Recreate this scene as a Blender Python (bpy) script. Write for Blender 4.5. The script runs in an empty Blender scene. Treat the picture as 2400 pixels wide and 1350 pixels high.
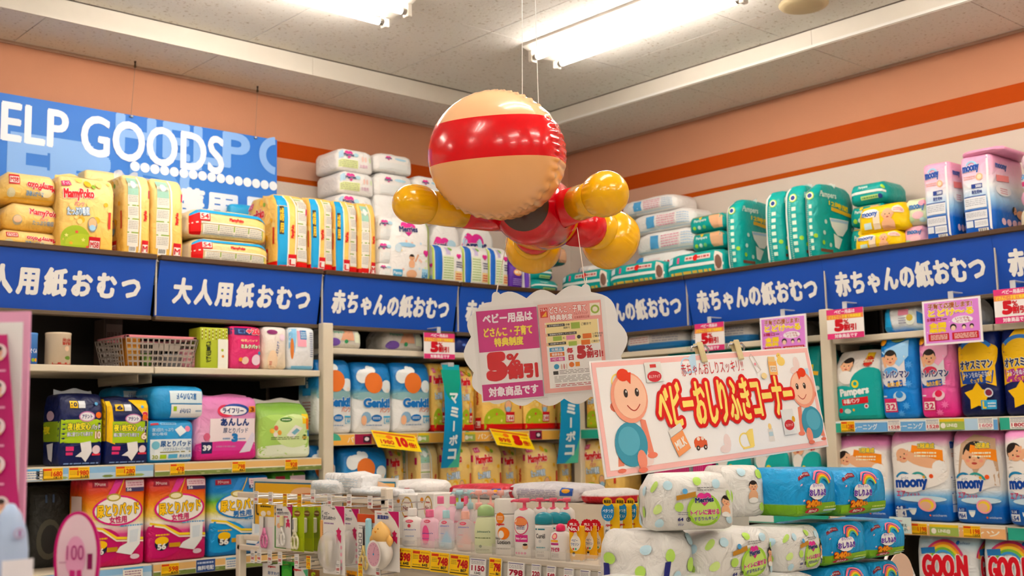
import bpy, math, random
from mathutils import Vector, Matrix, noise
from mathutils.geometry import tessellate_polygon

S = bpy.context.scene
COL = S.collection
random.seed(7)
PI = math.pi
H = 1.45                      # eye height of the photographer
F = 2726.26                   # focal length in pixels of the 2400 px wide frame

# ---------------------------------------------------------------- camera
def cam_axes(yaw, pitch, roll):
    cy, sy, cp, sp = math.cos(yaw), math.sin(yaw), math.cos(pitch), math.sin(pitch)
    f = Vector((cy*cp, sy*cp, sp)); r = Vector((sy, -cy, 0)); u = r.cross(f)
    c, s = math.cos(roll), math.sin(roll)
    return (c*r + s*u, -s*r + c*u, f)
AX = cam_axes(math.radians(47.9324), math.radians(7.1070), math.radians(-1.2765))
cd = bpy.data.cameras.new('camera'); cam = bpy.data.objects.new('camera', cd); COL.objects.link(cam)
mw = Matrix(((AX[0].x, AX[1].x, -AX[2].x, 0), (AX[0].y, AX[1].y, -AX[2].y, 0), (AX[0].z, AX[1].z, -AX[2].z, H), (0, 0, 0, 1)))
cam.matrix_world = mw
cd.sensor_fit = 'HORIZONTAL'; cd.sensor_width = 36; cd.lens = F/2400*36
cd.dof.use_dof = True; cd.dof.focus_distance = 3.35; cd.dof.aperture_fstop = 5.0
cd.clip_start = .05
S.camera = cam
# ---------------------------------------------------------------- world, exposure
w = bpy.data.worlds.new('store_air'); S.world = w; w.use_nodes = True
w.node_tree.nodes['Background'].inputs[0].default_value = (1, .95, .88, 1)
w.node_tree.nodes['Background'].inputs[1].default_value = .05
S.view_settings.view_transform = 'Standard'; S.view_settings.look = 'None'
S.view_settings.gamma = 1; S.view_settings.use_curve_mapping = False
S.view_settings.exposure = 0.8
S.cycles.max_bounces = 4; S.cycles.diffuse_bounces = 3; S.cycles.glossy_bounces = 1; S.cycles.transmission_bounces = 2; S.cycles.adaptive_threshold = .03; S.cycles.transparent_max_bounces = 8
TUBE = 26.0                   # emission of the fluorescent tubes

# ---------------------------------------------------------------- photograph rays -> places in the room
def ray(px, py):
    a, b = (px-1200)/F, -(py-675)/F
    return AX[0]*a + AX[1]*b + AX[2]
def pY(px, py, Y): r = ray(px, py); r = r*(Y/r.y); return Vector((r.x, r.y, r.z+H))
def pX(px, py, X): r = ray(px, py); r = r*(X/r.x); return Vector((r.x, r.y, r.z+H))
def pZ(px, py, Z): r = ray(px, py); r = r*((Z-H)/r.z); return Vector((r.x, r.y, r.z+H))
def pD(px, py, D): r = ray(px, py)*D; return Vector((r.x, r.y, r.z+H))
def xat(px, Y, z):            # x on the plane y=Y, height z, seen at column px
    t = (px-1200)/F; q = AX[0] - AX[2]*t; return -(q.y*Y + q.z*(z-H))/q.x
def yat(px, X, z):
    t = (px-1200)/F; q = AX[0] - AX[2]*t; return -(q.x*X + q.z*(z-H))/q.y

# ---------------------------------------------------------------- materials
def lin(h):
    h = h.lstrip('#'); o = []
    for i in (0, 2, 4):
        c = int(h[i:i+2], 16)/255; o.append(c/12.92 if c <= .04045 else ((c+.055)/1.055)**2.4)
    m = sum(o)/3; o = [max(0, min(1, m+(c-m)*1.06)) for c in o]   # pigments a little purer than their screen value
    return (*[c**1.04 for c in o], 1)
MATS = {}
def _new(n):
    m = bpy.data.materials.new(n); m.use_nodes = True
    return m, m.node_tree.nodes, m.node_tree.links, m.node_tree.nodes['Principled BSDF']
def ink(h, rough=.45):
    k = ('ink', h, rough)
    if k in MATS: return MATS[k]
    m, N, L, B = _new('ink_'+h.strip('#'))
    B.inputs['Base Color'].default_value = lin(h); B.inputs['Roughness'].default_value = rough; B.inputs['Specular IOR Level'].default_value = .3
    MATS[k] = m; return m
def solid(h, rough=.5, var=.06, scale=20, bump=0, metal=0, spec=.5, bscale=None):
    k = ('solid', h, rough, var, scale, bump, metal)
    if k in MATS: return MATS[k]
    m, N, L, B = _new('solid_'+h.strip('#'))
    tc = N.new('ShaderNodeTexCoord'); nz = N.new('ShaderNodeTexNoise'); nz.inputs['Scale'].default_value = scale
    nz.inputs['Detail'].default_value = 4
    L.new(tc.outputs['Object'], nz.inputs['Vector'])
    mx = N.new('ShaderNodeMix'); mx.data_type = 'RGBA'; c = lin(h)
    mx.inputs[6].default_value = tuple(max(0, x*(1-var)) for x in c[:3])+(1,)
    mx.inputs[7].default_value = tuple(min(1, x*(1+var)) for x in c[:3])+(1,)
    L.new(nz.outputs['Fac'], mx.inputs[0]); L.new(mx.outputs[2], B.inputs['Base Color'])
    B.inputs['Roughness'].default_value = rough; B.inputs['Metallic'].default_value = metal
    B.inputs['Specular IOR Level'].default_value = spec
    if bump:
        n2 = N.new('ShaderNodeTexNoise'); n2.inputs['Scale'].default_value = bscale or scale*3
        L.new(tc.outputs['Object'], n2.inputs['Vector'])
        b = N.new('ShaderNodeBump'); b.inputs['Strength'].default_value = bump; b.inputs['Distance'].default_value = .01
        L.new(n2.outputs['Fac'], b.inputs['Height']); L.new(b.outputs[0], B.inputs['Normal'])
    MATS[k] = m; return m
def film(stops, axis='Z', rough=.34, wrinkle=.35, hard=False):
    """printed plastic film: colour bands along one axis of the pack, fine creases as relief"""
    if isinstance(stops, str): stops = [(0, stops)]
    k = ('film', tuple(stops), axis, rough, wrinkle, hard)
    if k in MATS: return MATS[k]
    m, N, L, B = _new('film')
    tc = N.new('ShaderNodeTexCoord')
    if len(stops) > 1:
        sp = N.new('ShaderNodeSeparateXYZ'); L.new(tc.outputs['Generated'], sp.inputs[0])
        cr = N.new('ShaderNodeValToRGB'); cr.color_ramp.interpolation = 'CONSTANT' if hard else 'LINEAR'
        e = cr.color_ramp.elements
        while len(e) < len(stops): e.new(.5)
        for i, (p, h) in enumerate(stops): e[i].position = p; e[i].color = lin(h)
        L.new(sp.outputs[axis], cr.inputs[0]); L.new(cr.outputs[0], B.inputs['Base Color'])
    else: B.inputs['Base Color'].default_value = lin(stops[0][1])
    B.inputs['Roughness'].default_value = rough; B.inputs['Specular IOR Level'].default_value = .35
    nz = N.new('ShaderNodeTexNoise'); nz.inputs['Scale'].default_value = 16; nz.inputs['Detail'].default_value = 5; nz.inputs['Distortion'].default_value = 1.2
    L.new(tc.outputs['Object'], nz.inputs['Vector'])
    b = N.new('ShaderNodeBump'); b.inputs['Strength'].default_value = wrinkle; b.inputs['Distance'].default_value = .03
    L.new(nz.outputs['Fac'], b.inputs['Height']); L.new(b.outputs[0], B.inputs['Normal'])
    MATS[k] = m; return m
def clear(h='#ffffff', alpha=.2, rough=.12):
    k = ('clear', h, alpha, rough)
    if k in MATS: return MATS[k]
    m, N, L, B = _new('clear_plastic')
    B.inputs['Base Color'].default_value = lin(h); B.inputs['Roughness'].default_value = rough; B.inputs['Alpha'].default_value = alpha
    nz = N.new('ShaderNodeTexNoise'); nz.inputs['Scale'].default_value = 25
    b = N.new('ShaderNodeBump'); b.inputs['Strength'].default_value = .2; b.inputs['Distance'].default_value = .01
    L.new(nz.outputs['Fac'], b.inputs['Height']); L.new(b.outputs[0], B.inputs['Normal'])
    MATS[k] = m; return m
def glow(h, s):
    m, N, L, B = _new('lamp_glow')
    B.inputs['Base Color'].default_value = (1, 1, 1, 1); B.inputs['Emission Color'].default_value = lin(h); B.inputs['Emission Strength'].default_value = s
    return m

# ---------------------------------------------------------------- objects
def props(o, label=None, cat=None, group=None, kind=None):
    if label: o['label'] = label
    if cat: o['category'] = cat
    if group: o['group'] = group
    if kind: o['kind'] = kind
    return o
def thing(name, label, cat, loc=(0, 0, 0), rz=0, group=None):
    o = bpy.data.objects.new(name, None); COL.objects.link(o); o.empty_display_size = .05
    o.location = loc; o.rotation_euler = (0, 0, rz)
    return props(o, label, cat, group)
def mesh_obj(name, me, parent=None, loc=None, rz=0):
    o = bpy.data.objects.new(name, me); COL.objects.link(o)
    if parent: o.parent = parent
    if loc is not None: o.location = loc
    if rz: o.rotation_euler = (0, 0, rz)
    return o
class MB:
    """collects shapes, then builds one mesh object"""
    def __init__(s): s.v, s.f, s.mi, s.mats = [], [], [], []
    def m(s, mat):
        if mat not in s.mats: s.mats.append(mat)
        return s.mats.index(mat)
    def add(s, vs, fs, mat):
        b = len(s.v); s.v += [tuple(x) for x in vs]; i = s.m(mat)
        for f in fs: s.f.append(tuple(b+k for k in f)); s.mi.append(i)
        return s
    def box(s, x0, y0, z0, x1, y1, z1, mat, bev=0):
        if not bev:
            return s.add([(x, y, z) for x in (x0, x1) for y in (y0, y1) for z in (z0, z1)],
                [(0, 1, 3, 2), (4, 6, 7, 5), (0, 4, 5, 1), (2, 3, 7, 6), (0, 2, 6, 4), (1, 5, 7, 3)], mat)
        r = bev; vs = []; 
        for z, e in ((z0, r), (z0+r, 0), (z1-r, 0), (z1, r)):
            for (cx, cy) in ((x0+e+r*(e == 0), y0+e), (x1-e-r*(e == 0), y0+e), (x1-e, y0+e+r*(e == 0)), (x1-e, y1-e-r*(e == 0)), (x1-e-r*(e == 0), y1-e), (x0+e+r*(e == 0), y1-e), (x0+e, y1-e-r*(e == 0)), (x0+e, y0+e+r*(e == 0))):
                vs.append((cx, cy, z))
        fs = [tuple(range(7, -1, -1)), tuple(range(24, 32))]
        for k in range(3):
            for i in range(8): j = (i+1) % 8; fs.append((k*8+i, k*8+j, k*8+8+j, k*8+8+i))
        return s.add(vs, fs, mat)
    def lathe(s, prof, mat, n=20, c=(0, 0, 0), sx=1, sy=1, M=None):
        vs = []; fs = []
        for r, z in prof:
            for i in range(n):
                a = 2*PI*i/n; p = Vector((r*math.cos(a)*sx, r*math.sin(a)*sy, z))
                if M: p = M @ p
                vs.append(p + Vector(c))
        for k in range(len(prof)-1):
            for i in range(n): j = (i+1) % n; fs.append((k*n+i, k*n+j, k*n+n+j, k*n+n+i))
        fs.append(tuple(range(n-1, -1, -1))); fs.append(tuple((len(prof)-1)*n+i for i in range(n)))
        return s.add(vs, fs, mat)
    def tube(s, pts, r, mat, n=8):
        pts = [Vector(p) for p in pts]; vs = []; fs = []
        up = Vector((.13, .31, .94))
        for i, p in enumerate(pts):
            t = (pts[min(i+1, len(pts)-1)] - pts[max(i-1, 0)]).normalized()
            a = t.cross(up)
            if a.length < 1e-3: a = t.cross(Vector((1, 0, 0)))
            a.normalize(); b = t.cross(a)
            rr = r[i] if isinstance(r, (list, tuple)) else r
            for k in range(n):
                g = 2*PI*k/n; vs.append(p + a*math.cos(g)*rr + b*math.sin(g)*rr)
        for i in range(len(pts)-1):
            for k in range(n): j = (k+1) % n; fs.append((i*n+k, i*n+j, i*n+n+j, i*n+n+k))
        fs.append(tuple(range(n-1, -1, -1))); fs.append(tuple((len(pts)-1)*n+k for k in range(n)))
        return s.add(vs, fs, mat)
    def prism(s, pts, z0, z1, mat, fn=None):
        """closed outline (2D) extruded between two depths; fn maps (a,b,depth) to space"""
        fn = fn or (lambda a, b, c: (a, c, b)); n = len(pts)
        tris = [tuple(t) for t in tessellate_polygon([[Vector((a, b, 0)) for a, b in pts]])]
        vs = [fn(a, b, z0) for a, b in pts] + [fn(a, b, z1) for a, b in pts]
        fs = tris + [tuple(n+k for k in reversed(t)) for t in tris]
        for i in range(n): j = (i+1) % n; fs.append((i, j, n+j, n+i))
        return s.add(vs, fs, mat)
    def build(s, name, parent=None, smooth=False, loc=None, rz=0, **kw):
        me = bpy.data.meshes.new(name); me.from_pydata(s.v, [], s.f)
        for m in s.mats: me.materials.append(m)
        me.polygons.foreach_set('material_index', s.mi)
        if smooth: me.polygons.foreach_set('use_smooth', [True]*len(s.f))
        me.validate(); me.update()
        o = mesh_obj(name, me, parent, loc, rz)
        if kw: props(o, **kw)
        return o

# ---------------------------------------------------------------- lettering and flat print
TXT = {}
def glyphs(t, off):
    k = (t, off)
    if k in TXT: return TXT[k]
    c = bpy.data.curves.new('lettering', 'FONT'); c.body = t; c.resolution_u = 4 if t.isascii() and len(t) < 7 else 2; c.offset = off
    o = bpy.data.objects.new('lettering', c)
    me = o.to_mesh()
    vs = [(v.co.x, v.co.y) for v in me.vertices]; fs = [tuple(p.vertices) for p in me.polygons]
    o.to_mesh_clear(); bpy.data.objects.remove(o); bpy.data.curves.remove(c)
    if not vs: vs = [(0, 0)]
    bb = (min(v[0] for v in vs), min(v[1] for v in vs), max(v[0] for v in vs), max(v[1] for v in vs))
    TXT[k] = (vs, fs, bb); return TXT[k]
class Art(MB):
    """flat print on a face: fractions of the face (0..1 left to right, 0..1 bottom to top)"""
    def __init__(s, W, Hh, fn, step=.0004, base=.0010):
        super().__init__(); s.boxes = []; s.L = None; s.W, s.H, s.fn, s.n, s.step, s.base = W, Hh, fn, 0, step, base
    def _level(s, pts, thick=0):
        """print is laid only as high as what it overlaps"""
        xs_, ys_ = [p[0] for p in pts], [p[1] for p in pts]; b = (min(xs_), min(ys_), max(xs_), max(ys_))
        s.n = 1+max([q[4] for q in s.boxes if q[0] < b[2] and b[0] < q[2] and q[1] < b[3] and b[1] < q[3]], default=0)
        s.boxes.append((*b, s.n+int(thick/s.step)))
    def _refine(s, pts, fs):
        """cut large pieces of print small enough to follow a bulging face"""
        pts = list(pts); tri = [(f[0], f[i], f[i+1]) for f in fs for i in range(1, len(f)-1)]
        d = lambda a, b: math.hypot((pts[a][0]-pts[b][0])*s.W, (pts[a][1]-pts[b][1])*s.H)
        for _ in range(4):
            mid = {}; out = []; cut = False
            def M_(a, b):
                k = (min(a, b), max(a, b))
                if k not in mid: mid[k] = len(pts); pts.append(((pts[a][0]+pts[b][0])/2, (pts[a][1]+pts[b][1])/2))
                return mid[k]
            for a, b, c in tri:
                la, lb, lc = d(b, c) > s.L, d(c, a) > s.L, d(a, b) > s.L; k = la+lb+lc
                if not k: out.append((a, b, c)); continue
                cut = True
                while not ((k == 1 and lc) or (k == 2 and not la) or k == 3): a, b, c, la, lb, lc = b, c, a, lb, lc, la
                if k == 1: m = M_(a, b); out += [(a, m, c), (m, b, c)]
                elif k == 2: m, n = M_(a, b), M_(c, a); out += [(a, m, n), (m, b, c), (m, c, n)]
                else: m, n, o = M_(a, b), M_(b, c), M_(c, a); out += [(a, m, o), (m, b, n), (o, n, c), (m, n, o)]
            tri = out
            if not cut: break
        return pts, tri
    def _put(s, pts, fs, c, up=True):
        s._level(pts)
        off = s.base + s.step*s.n
        if s.L: pts, fs = s._refine(pts, fs)
        s.add([s.fn(a*s.W, b*s.H, off) for a, b in pts], fs, ink(c) if isinstance(c, str) else c); return s
    def r(s, x0, y0, x1, y1, c, n=5, tilt=0):
        pts = []; nx = max(1, n); ny = max(1, n); cx, cy = (x0+x1)/2, (y0+y1)/2
        for j in range(ny+1):
            for i in range(nx+1):
                x, y = x0+(x1-x0)*i/nx, y0+(y1-y0)*j/ny
                if tilt: x, y = s._rot(x, y, cx, cy, tilt)
                pts.append((x, y))
        fs = [(j*(nx+1)+i, j*(nx+1)+i+1, (j+1)*(nx+1)+i+1, (j+1)*(nx+1)+i) for j in range(ny) for i in range(nx)]
        return s._put(pts, fs, c)
    def _rot(s, x, y, cx, cy, deg):
        a = math.radians(deg); dx, dy = (x-cx)*s.W, (y-cy)*s.H
        return cx+(dx*math.cos(a)-dy*math.sin(a))/s.W, cy+(dx*math.sin(a)+dy*math.cos(a))/s.H
    def e(s, cx, cy, rx, ry, c, n=20, rot=0, a0=0, a1=360, rings=2):
        pts = [(cx, cy)]; fs = []; full = abs(a1-a0) >= 360; m = n if full else n+1
        for k in range(1, rings+1):
            for i in range(m):
                a = math.radians(a0+(a1-a0)*i/n); x, y = cx+rx*k/rings*math.cos(a), cy+ry*k/rings*math.sin(a)
                if rot: x, y = s._rot(x, y, cx, cy, rot)
                pts.append((x, y))
        for i in range(n):
            j = (i+1) % m if full else i+1
            fs.append((0, 1+i, 1+j))
            for k in range(1, rings): fs.append((1+(k-1)*m+i, 1+k*m+i, 1+k*m+j, 1+(k-1)*m+j))
        return s._put(pts, fs, c)
    def c(s, cx, cy, ry, c, n=20, **k): return s.e(cx, cy, ry*s.H/s.W, ry, c, n, **k)
    def arc(s, cx, cy, r0, r1, a0, a1, c, n=16):
        """ring segment; radii as fractions of the height"""
        k = s.H/s.W; pts = []
        for i in range(n+1):
            a = math.radians(a0+(a1-a0)*i/n)
            pts += [(cx+r0*k*math.cos(a), cy+r0*math.sin(a)), (cx+r1*k*math.cos(a), cy+r1*math.sin(a))]
        return s._put(pts, [(2*i, 2*i+1, 2*i+3, 2*i+2) for i in range(n)], c)
    def p(s, pts, c):
        tr = [tuple(t) for t in tessellate_polygon([[Vector((a*s.W, b*s.H, 0)) for a, b in pts]])]
        return s._put(pts, tr, c)
    def t(s, t, x0, y0, x1, y1, c, b=.03, o=None, ow=.07, rot=0, q=None):
        """lettering fitted into a box; b = weight added to the strokes, o = outline colour"""
        vs, fs, bb = glyphs(t, 0); e = b+(ow if o else 0)
        bb = (bb[0]-b*.7, bb[1]-b*.7, bb[2]+b*.7, bb[3]+b*.7)
        sx, sy = (x1-x0)/max(1e-6, bb[2]-bb[0]), (y1-y0)/max(1e-6, bb[3]-bb[1]); cx, cy = (x0+x1)/2, (y0+y1)/2
        gm_ = math.sqrt(sx*s.W*sy*s.H); kx, ky = gm_/(sx*s.W), gm_/(sy*s.H)   # strokes thicken evenly however the letters are stretched
        def mp(v, dx, dy):
            dx *= kx; dy *= ky; x, y = x0+(v[0]+dx-bb[0])*sx, y0+(v[1]+dy-bb[1])*sy
            return s._rot(x, y, cx, cy, rot) if rot else (x, y)
        for col, R, n in ((o, e, 8), (c, b, q or (4 if b < .028 else 8 if b < .055 else 16))):
            if not col: continue
            rings = [(R, n)] + ([(R*.5, 6)] if R > .06 else []) if R < .13 else [(R, 28), (R*.72, 16), (R*.4, 8)]; pts = []; ff = []
            sh = [(0, 0)] if R < .008 else [(r_*math.cos(2*PI*i/m+.4), r_*math.sin(2*PI*i/m+.4)) for r_, m in rings for i in range(m)]
            mat_ = ink(col) if isinstance(col, str) else col; DL = 1.5e-5
            s._level([mp(v, dx, dy) for v in vs for dx, dy in ((-R, -R), (R, R))], DL*len(sh))
            for i, (dx, dy) in enumerate(sh):   # each pass of the stroke lies a hair above the last
                off = s.base+s.step*s.n+i*DL
                pp, ff = [mp(v, dx, dy) for v in vs], fs
                if s.L: pp, ff = s._refine(pp, ff)
                s.add([s.fn(a*s.W, b_*s.H, off) for a, b_ in pp], ff, mat_)
        return s
    def small(s, x0, y0, x1, y1, n, c, fill=.5):
        """rows of print too small to read"""
        rr = random.Random(int(x0*1000+y0*77+n)); pts = []; fs = []; h = (y1-y0)/n
        for j in range(n):
            x = x0; yb = y1-(j+1)*h+h*(1-fill)/2
            while x < x1-.01*(x1-x0):
                L = min(x1-x, (x1-x0)*rr.uniform(.05, .22)); k = len(pts)
                pts += [(x, yb), (x+L, yb), (x+L, yb+h*fill), (x, yb+h*fill)]; fs.append((k, k+1, k+2, k+3)); x += L+(x1-x0)*.03
        return s._put(pts, fs, c)
    def line(s, pts, wd, c):
        """polyline, width as fraction of the height"""
        k = s.H/s.W; out = []
        for i, p in enumerate(pts):
            a, b = pts[max(i-1, 0)], pts[min(i+1, len(pts)-1)]
            dx, dy = (b[0]-a[0])/k, b[1]-a[1]; l = math.hypot(dx, dy) or 1; nx, ny = -dy/l*wd/2, dx/l*wd/2
            out += [(p[0]+nx*k, p[1]+ny), (p[0]-nx*k, p[1]-ny)]
        return s._put(out, [(2*i, 2*i+1, 2*i+3, 2*i+2) for i in range(len(pts)-1)], c)
    def barcode(s, x0, y0, x1, y1):
        s.r(x0, y0, x1, y1, '#f4f1ea', 1); n = 11
        for i in range(n):
            a = x0+(x1-x0)*(.12+.76*i/n); s.r(a, y0+(y1-y0)*.25, a+(x1-x0)*(.02+.03*(i % 3 == 0)), y0+(y1-y0)*.9, '#222222', 1)
        return s
def flat(W, Hh, y=0, x0=None):
    """mapping for an upright plate facing local -y, centred on x, base at z=0"""
    x0 = -W/2 if x0 is None else x0
    return lambda a, b, off: (x0+a, y-off, b)

# ---------------------------------------------------------------- soft packs
def smooth01(a, b, x): t = min(1, max(0, (x-a)/(b-a))); return t*t*(3-2*t)
def bag_deform(w, d, h, r, bulge, style, seed, amp):
    r = min(r, w*.45, d*.45, h*.45); hf = (w/2-r, d/2-r, h/2-r); sd = Vector((seed*3.1, seed*1.7, seed*.9))
    def fn(x, y, z):
        q = (x, y, z-h/2); inn = [max(-k, min(k, c)) for c, k in zip(q, hf)]
        dv = Vector([a-b for a, b in zip(q, inn)]); l = dv.length
        if l > 1e-9: dv *= r/l
        X, Y, Z = 2*x/w, 2*y/d, 2*z/h-1
        p = Vector((inn[0]+dv.x, inn[1]+dv.y, inn[2]+dv.z+h/2))
        p.y += Y*bulge*max(0, 1-X*X)*max(0, 1-Z*Z)*(1 if abs(Y) > .99 else abs(Y))
        p.x += X*bulge*.1*max(0, 1-Y*Y)*max(0, 1-Z*Z)
        if Z > 0 and style != 'lying': p.z += Z*bulge*.5*max(0, 1-X*X)*max(0, 1-Y*Y)
        if style == 'bag': p.y *= 1-.72*smooth01(.74, 1, z/h); p.x *= 1-.04*smooth01(.8, 1, z/h)
        if style == 'lying':
            k = smooth01(.72, 1, abs(X)); p.z = p.z*(1-.16*k); p.y *= 1-.06*k
        if style == 'fold': p.y *= 1-.3*smooth01(.85, 1, z/h)
        nv = noise.noise_vector(Vector((p.x*9, p.y*9, p.z*9))+sd)*amp + noise.noise_vector(Vector((p.x*22, p.y*22, p.z*22))+sd)*amp*.3
        nv.z *= .6 if z > h*.08 else 0
        return p+nv
    return fn
def _cuts(L, r, n):
    return [-L/2, -L/2+r*.35, -L/2+r] + [-L/2+r+(L-2*r)*i/n for i in range(1, n)] + [L/2-r, L/2-r*.35, L/2]
def bag_mesh(mb, w, d, h, r, fn, mat, n=7):
    r = min(r, w*.4, d*.4, h*.4)
    cx, cy, cz = _cuts(w, r, n), _cuts(d, r, 3), [c+h/2 for c in _cuts(h, r, n)]
    idx = {}; vs = []; fs = []
    def V(i, j, k):
        if (i, j, k) not in idx: idx[(i, j, k)] = len(vs); vs.append(fn(cx[i], cy[j], cz[k]))
        return idx[(i, j, k)]
    nx, ny, nz = len(cx)-1, len(cy)-1, len(cz)-1
    for i in range(nx):
        for k in range(nz):
            fs.append((V(i, 0, k), V(i+1, 0, k), V(i+1, 0, k+1), V(i, 0, k+1)))
            fs.append((V(i, ny, k), V(i, ny, k+1), V(i+1, ny, k+1), V(i+1, ny, k)))
    for j in range(ny):
        for k in range(nz):
            fs.append((V(0, j, k), V(0, j, k+1), V(0, j+1, k+1), V(0, j+1, k)))
            fs.append((V(nx, j, k), V(nx, j+1, k), V(nx, j+1, k+1), V(nx, j, k+1)))
    for i in range(nx):
        for j in range(ny):
            fs.append((V(i, j, 0), V(i, j+1, 0), V(i+1, j+1, 0), V(i+1, j, 0)))
            fs.append((V(i, j, nz), V(i+1, j, nz), V(i+1, j+1, nz), V(i, j+1, nz)))
    mb.add(vs, fs, mat)
SEED = [0]
def pack(name, label, cat, loc, rz, w, d, h, body, front=None, left=None, right=None, top=None, style='box', bulge=.014, r=.017, amp=.003, group=None, handle=None, fin=None):
    """one soft pack; its origin is the middle of its base. Faces get print as children."""
    SEED[0] += 1; fn = bag_deform(w, d, h, r, bulge, style, SEED[0], amp)
    mb = MB(); bag_mesh(mb, w, d, h, r, fn, body)
    o = mb.build(name, None, True, loc, rz); props(o, label, cat, group)
    maps = dict(front=(w, h, lambda a, b, off: fn(a-w/2, -d/2, b)+Vector((0, -off, 0))),
        left=(d, h, lambda a, b, off: fn(-w/2, d/2-a, b)+Vector((-off, 0, 0))),
        right=(d, h, lambda a, b, off: fn(w/2, a-d/2, b)+Vector((off, 0, 0))),
        top=(w, d, lambda a, b, off: fn(a-w/2, b-d/2, h)+Vector((0, 0, off))))
    for k, f in (('front', front), ('left', left), ('right', right), ('top', top)):
        if f:
            A = Art(*maps[k], base=.0022); A.L = .04; f(A)
            if A.v: A.build('printed_'+('side' if k in ('left', 'right') else k), o)
    if fin:   # crimped seal standing up along the top
        m2 = MB(); n = 10; vs = []; fs = []
        for i in range(n+1):
            x = -w*.46+w*.92*i/n; wob = .006*math.sin(i*1.7+SEED[0]); 
            for dy in (-.0015, .0015): vs += [(x, wob*.3+dy, h*.975), (x*.97, wob+.01+dy, h+fin*(.75+.25*math.sin(i*.9+SEED[0])))]
        for i in range(n):
            b = 4*i; fs += [(b, b+4, b+5, b+1), (b+2, b+3, b+7, b+6), (b+1, b+5, b+7, b+3)]
        m2.add(vs, fs, body if handle is None else handle); m2.build('top_seal', o, True)
    return o
def onL(x0, x1, yt, zb, Y, yref=None):
    """spot on a shelf of the left wall: columns x0..x1, top row yt, base height zb, front plane Y -> loc, w, h"""
    zt = pY((x0+x1)/2, yt, Y).z; zm = (zb+zt)/2
    a, b = xat(x0, Y, zm), xat(x1, Y, zm); return (a+b)/2, (b-a)*.985, zt-zb
def onR(x0, x1, yt, zb, X):
    zt = pX((x0+x1)/2, yt, X).z; zm = (zb+zt)/2
    a, b = yat(x0, X, zm), yat(x1, X, zm); return (a+b)/2, (a-b)*.985, zt-zb
def packL(name, label, cat, x0, x1, yt, zb, Y, d, body, **k):
    cx, w_, h_ = onL(x0, x1, yt, zb, Y); return pack(name, label, cat, (cx, Y+d/2, zb), k.pop('yaw', 0), w_, d, h_, body, **k)
def packR(name, label, cat, x0, x1, yt, zb, X, d, body, **k):
    cy, w_, h_ = onR(x0, x1, yt, zb, X); return pack(name, label, cat, (X+d/2, cy, zb), -PI/2+k.pop('yaw', 0), w_, d, h_, body, **k)
# ================================================================ the room
WL, WR = 5.64, 5.64           # wall planes y=WL (left) and x=WR (right)
ZS, ZC = 3.384, 3.484         # perimeter soffit and main ceiling
SL, SR = 5.20, 5.06           # faces of the soffit step
BK = -7.0                     # far side of the store, behind the photographer
def wall_mat():
    m, N, L, B = _new('striped_wallpaper')
    tc = N.new('ShaderNodeTexCoord'); sp = N.new('ShaderNodeSeparateXYZ'); L.new(tc.outputs['Object'], sp.inputs[0])
    mp = N.new('ShaderNodeMapRange'); mp.inputs[1].default_value = 2.5; mp.inputs[2].default_value = 3.5; L.new(sp.outputs['Z'], mp.inputs[0])
    cr = N.new('ShaderNodeValToRGB'); cr.color_ramp.interpolation = 'CONSTANT'; e = cr.color_ramp.elements
    st = [(0, '#d6c8bc'), (.386, '#b0500f'), (.416, '#c79c86'), (.523, '#b04a0a'), (.615, '#c18b6f')]
    while len(e) < len(st): e.new(.5)
    for i, (p, h) in enumerate(st): e[i].position = p; e[i].color = lin(h)
    L.new(mp.outputs[0], cr.inputs[0]); L.new(cr.outputs[0], B.inputs['Base Color'])
    nz = N.new('ShaderNodeTexNoise'); nz.inputs['Scale'].default_value = 160; L.new(tc.outputs['Object'], nz.inputs['Vector'])
    b = N.new('ShaderNodeBump'); b.inputs['Strength'].default_value = .25; b.inputs['Distance'].default_value = .004
    L.new(nz.outputs['Fac'], b.inputs['Height']); L.new(b.outputs[0], B.inputs['Normal']); B.inputs['Roughness'].default_value = .75; B.inputs['Specular IOR Level'].default_value = .15
    return m
def tile_mat():
    m, N, L, B = _new('fissured_ceiling_board')
    tc = N.new('ShaderNodeTexCoord'); nz = N.new('ShaderNodeTexNoise'); nz.inputs['Scale'].default_value = 55; nz.inputs['Detail'].default_value = 3
    L.new(tc.outputs['Object'], nz.inputs['Vector'])
    cr = N.new('ShaderNodeValToRGB'); cr.color_ramp.elements[0].position = .28; cr.color_ramp.elements[0].color = lin('#c4b8a8')
    cr.color_ramp.elements[1].position = .4; cr.color_ramp.elements[1].color = lin('#ece8e1')
    L.new(nz.outputs['Fac'], cr.inputs[0]); L.new(cr.outputs[0], B.inputs['Base Color']); B.inputs['Roughness'].default_value = .85
    b = N.new('ShaderNodeBump'); b.inputs['Strength'].default_value = .3; b.inputs['Distance'].default_value = .005
    L.new(nz.outputs['Fac'], b.inputs['Height']); L.new(b.outputs[0], B.inputs['Normal'])
    return m
WALLM, TILE = wall_mat(), tile_mat()
PLASTER = solid('#ded5c8', .7, .03); JOINT = ink('#8d8172', .9)
IVORY = solid('#d8cdb8', .45, .04, 9); WHITE = ink('#efece6'); DARKB = solid('#1c150d', .8, .15, 6)  # DARKB: dark brown back panels, with the shelf interiors' shade painted into the colour
MB().box(BK, WL, 0, WR+.1, WL+.1, 3.6, WALLM).build('wall_left', kind='structure')
MB().box(WR, BK, 0, WR+.1, WL, 3.6, WALLM).build('wall_right', kind='structure')
MB().box(BK-.1, BK, 0, BK, WL, 3.6, PLASTER).build('wall_back', kind='structure')
MB().box(BK-.1, BK-.1, 0, WR+.1, BK, 3.6, PLASTER).build('wall_front', kind='structure')
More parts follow.
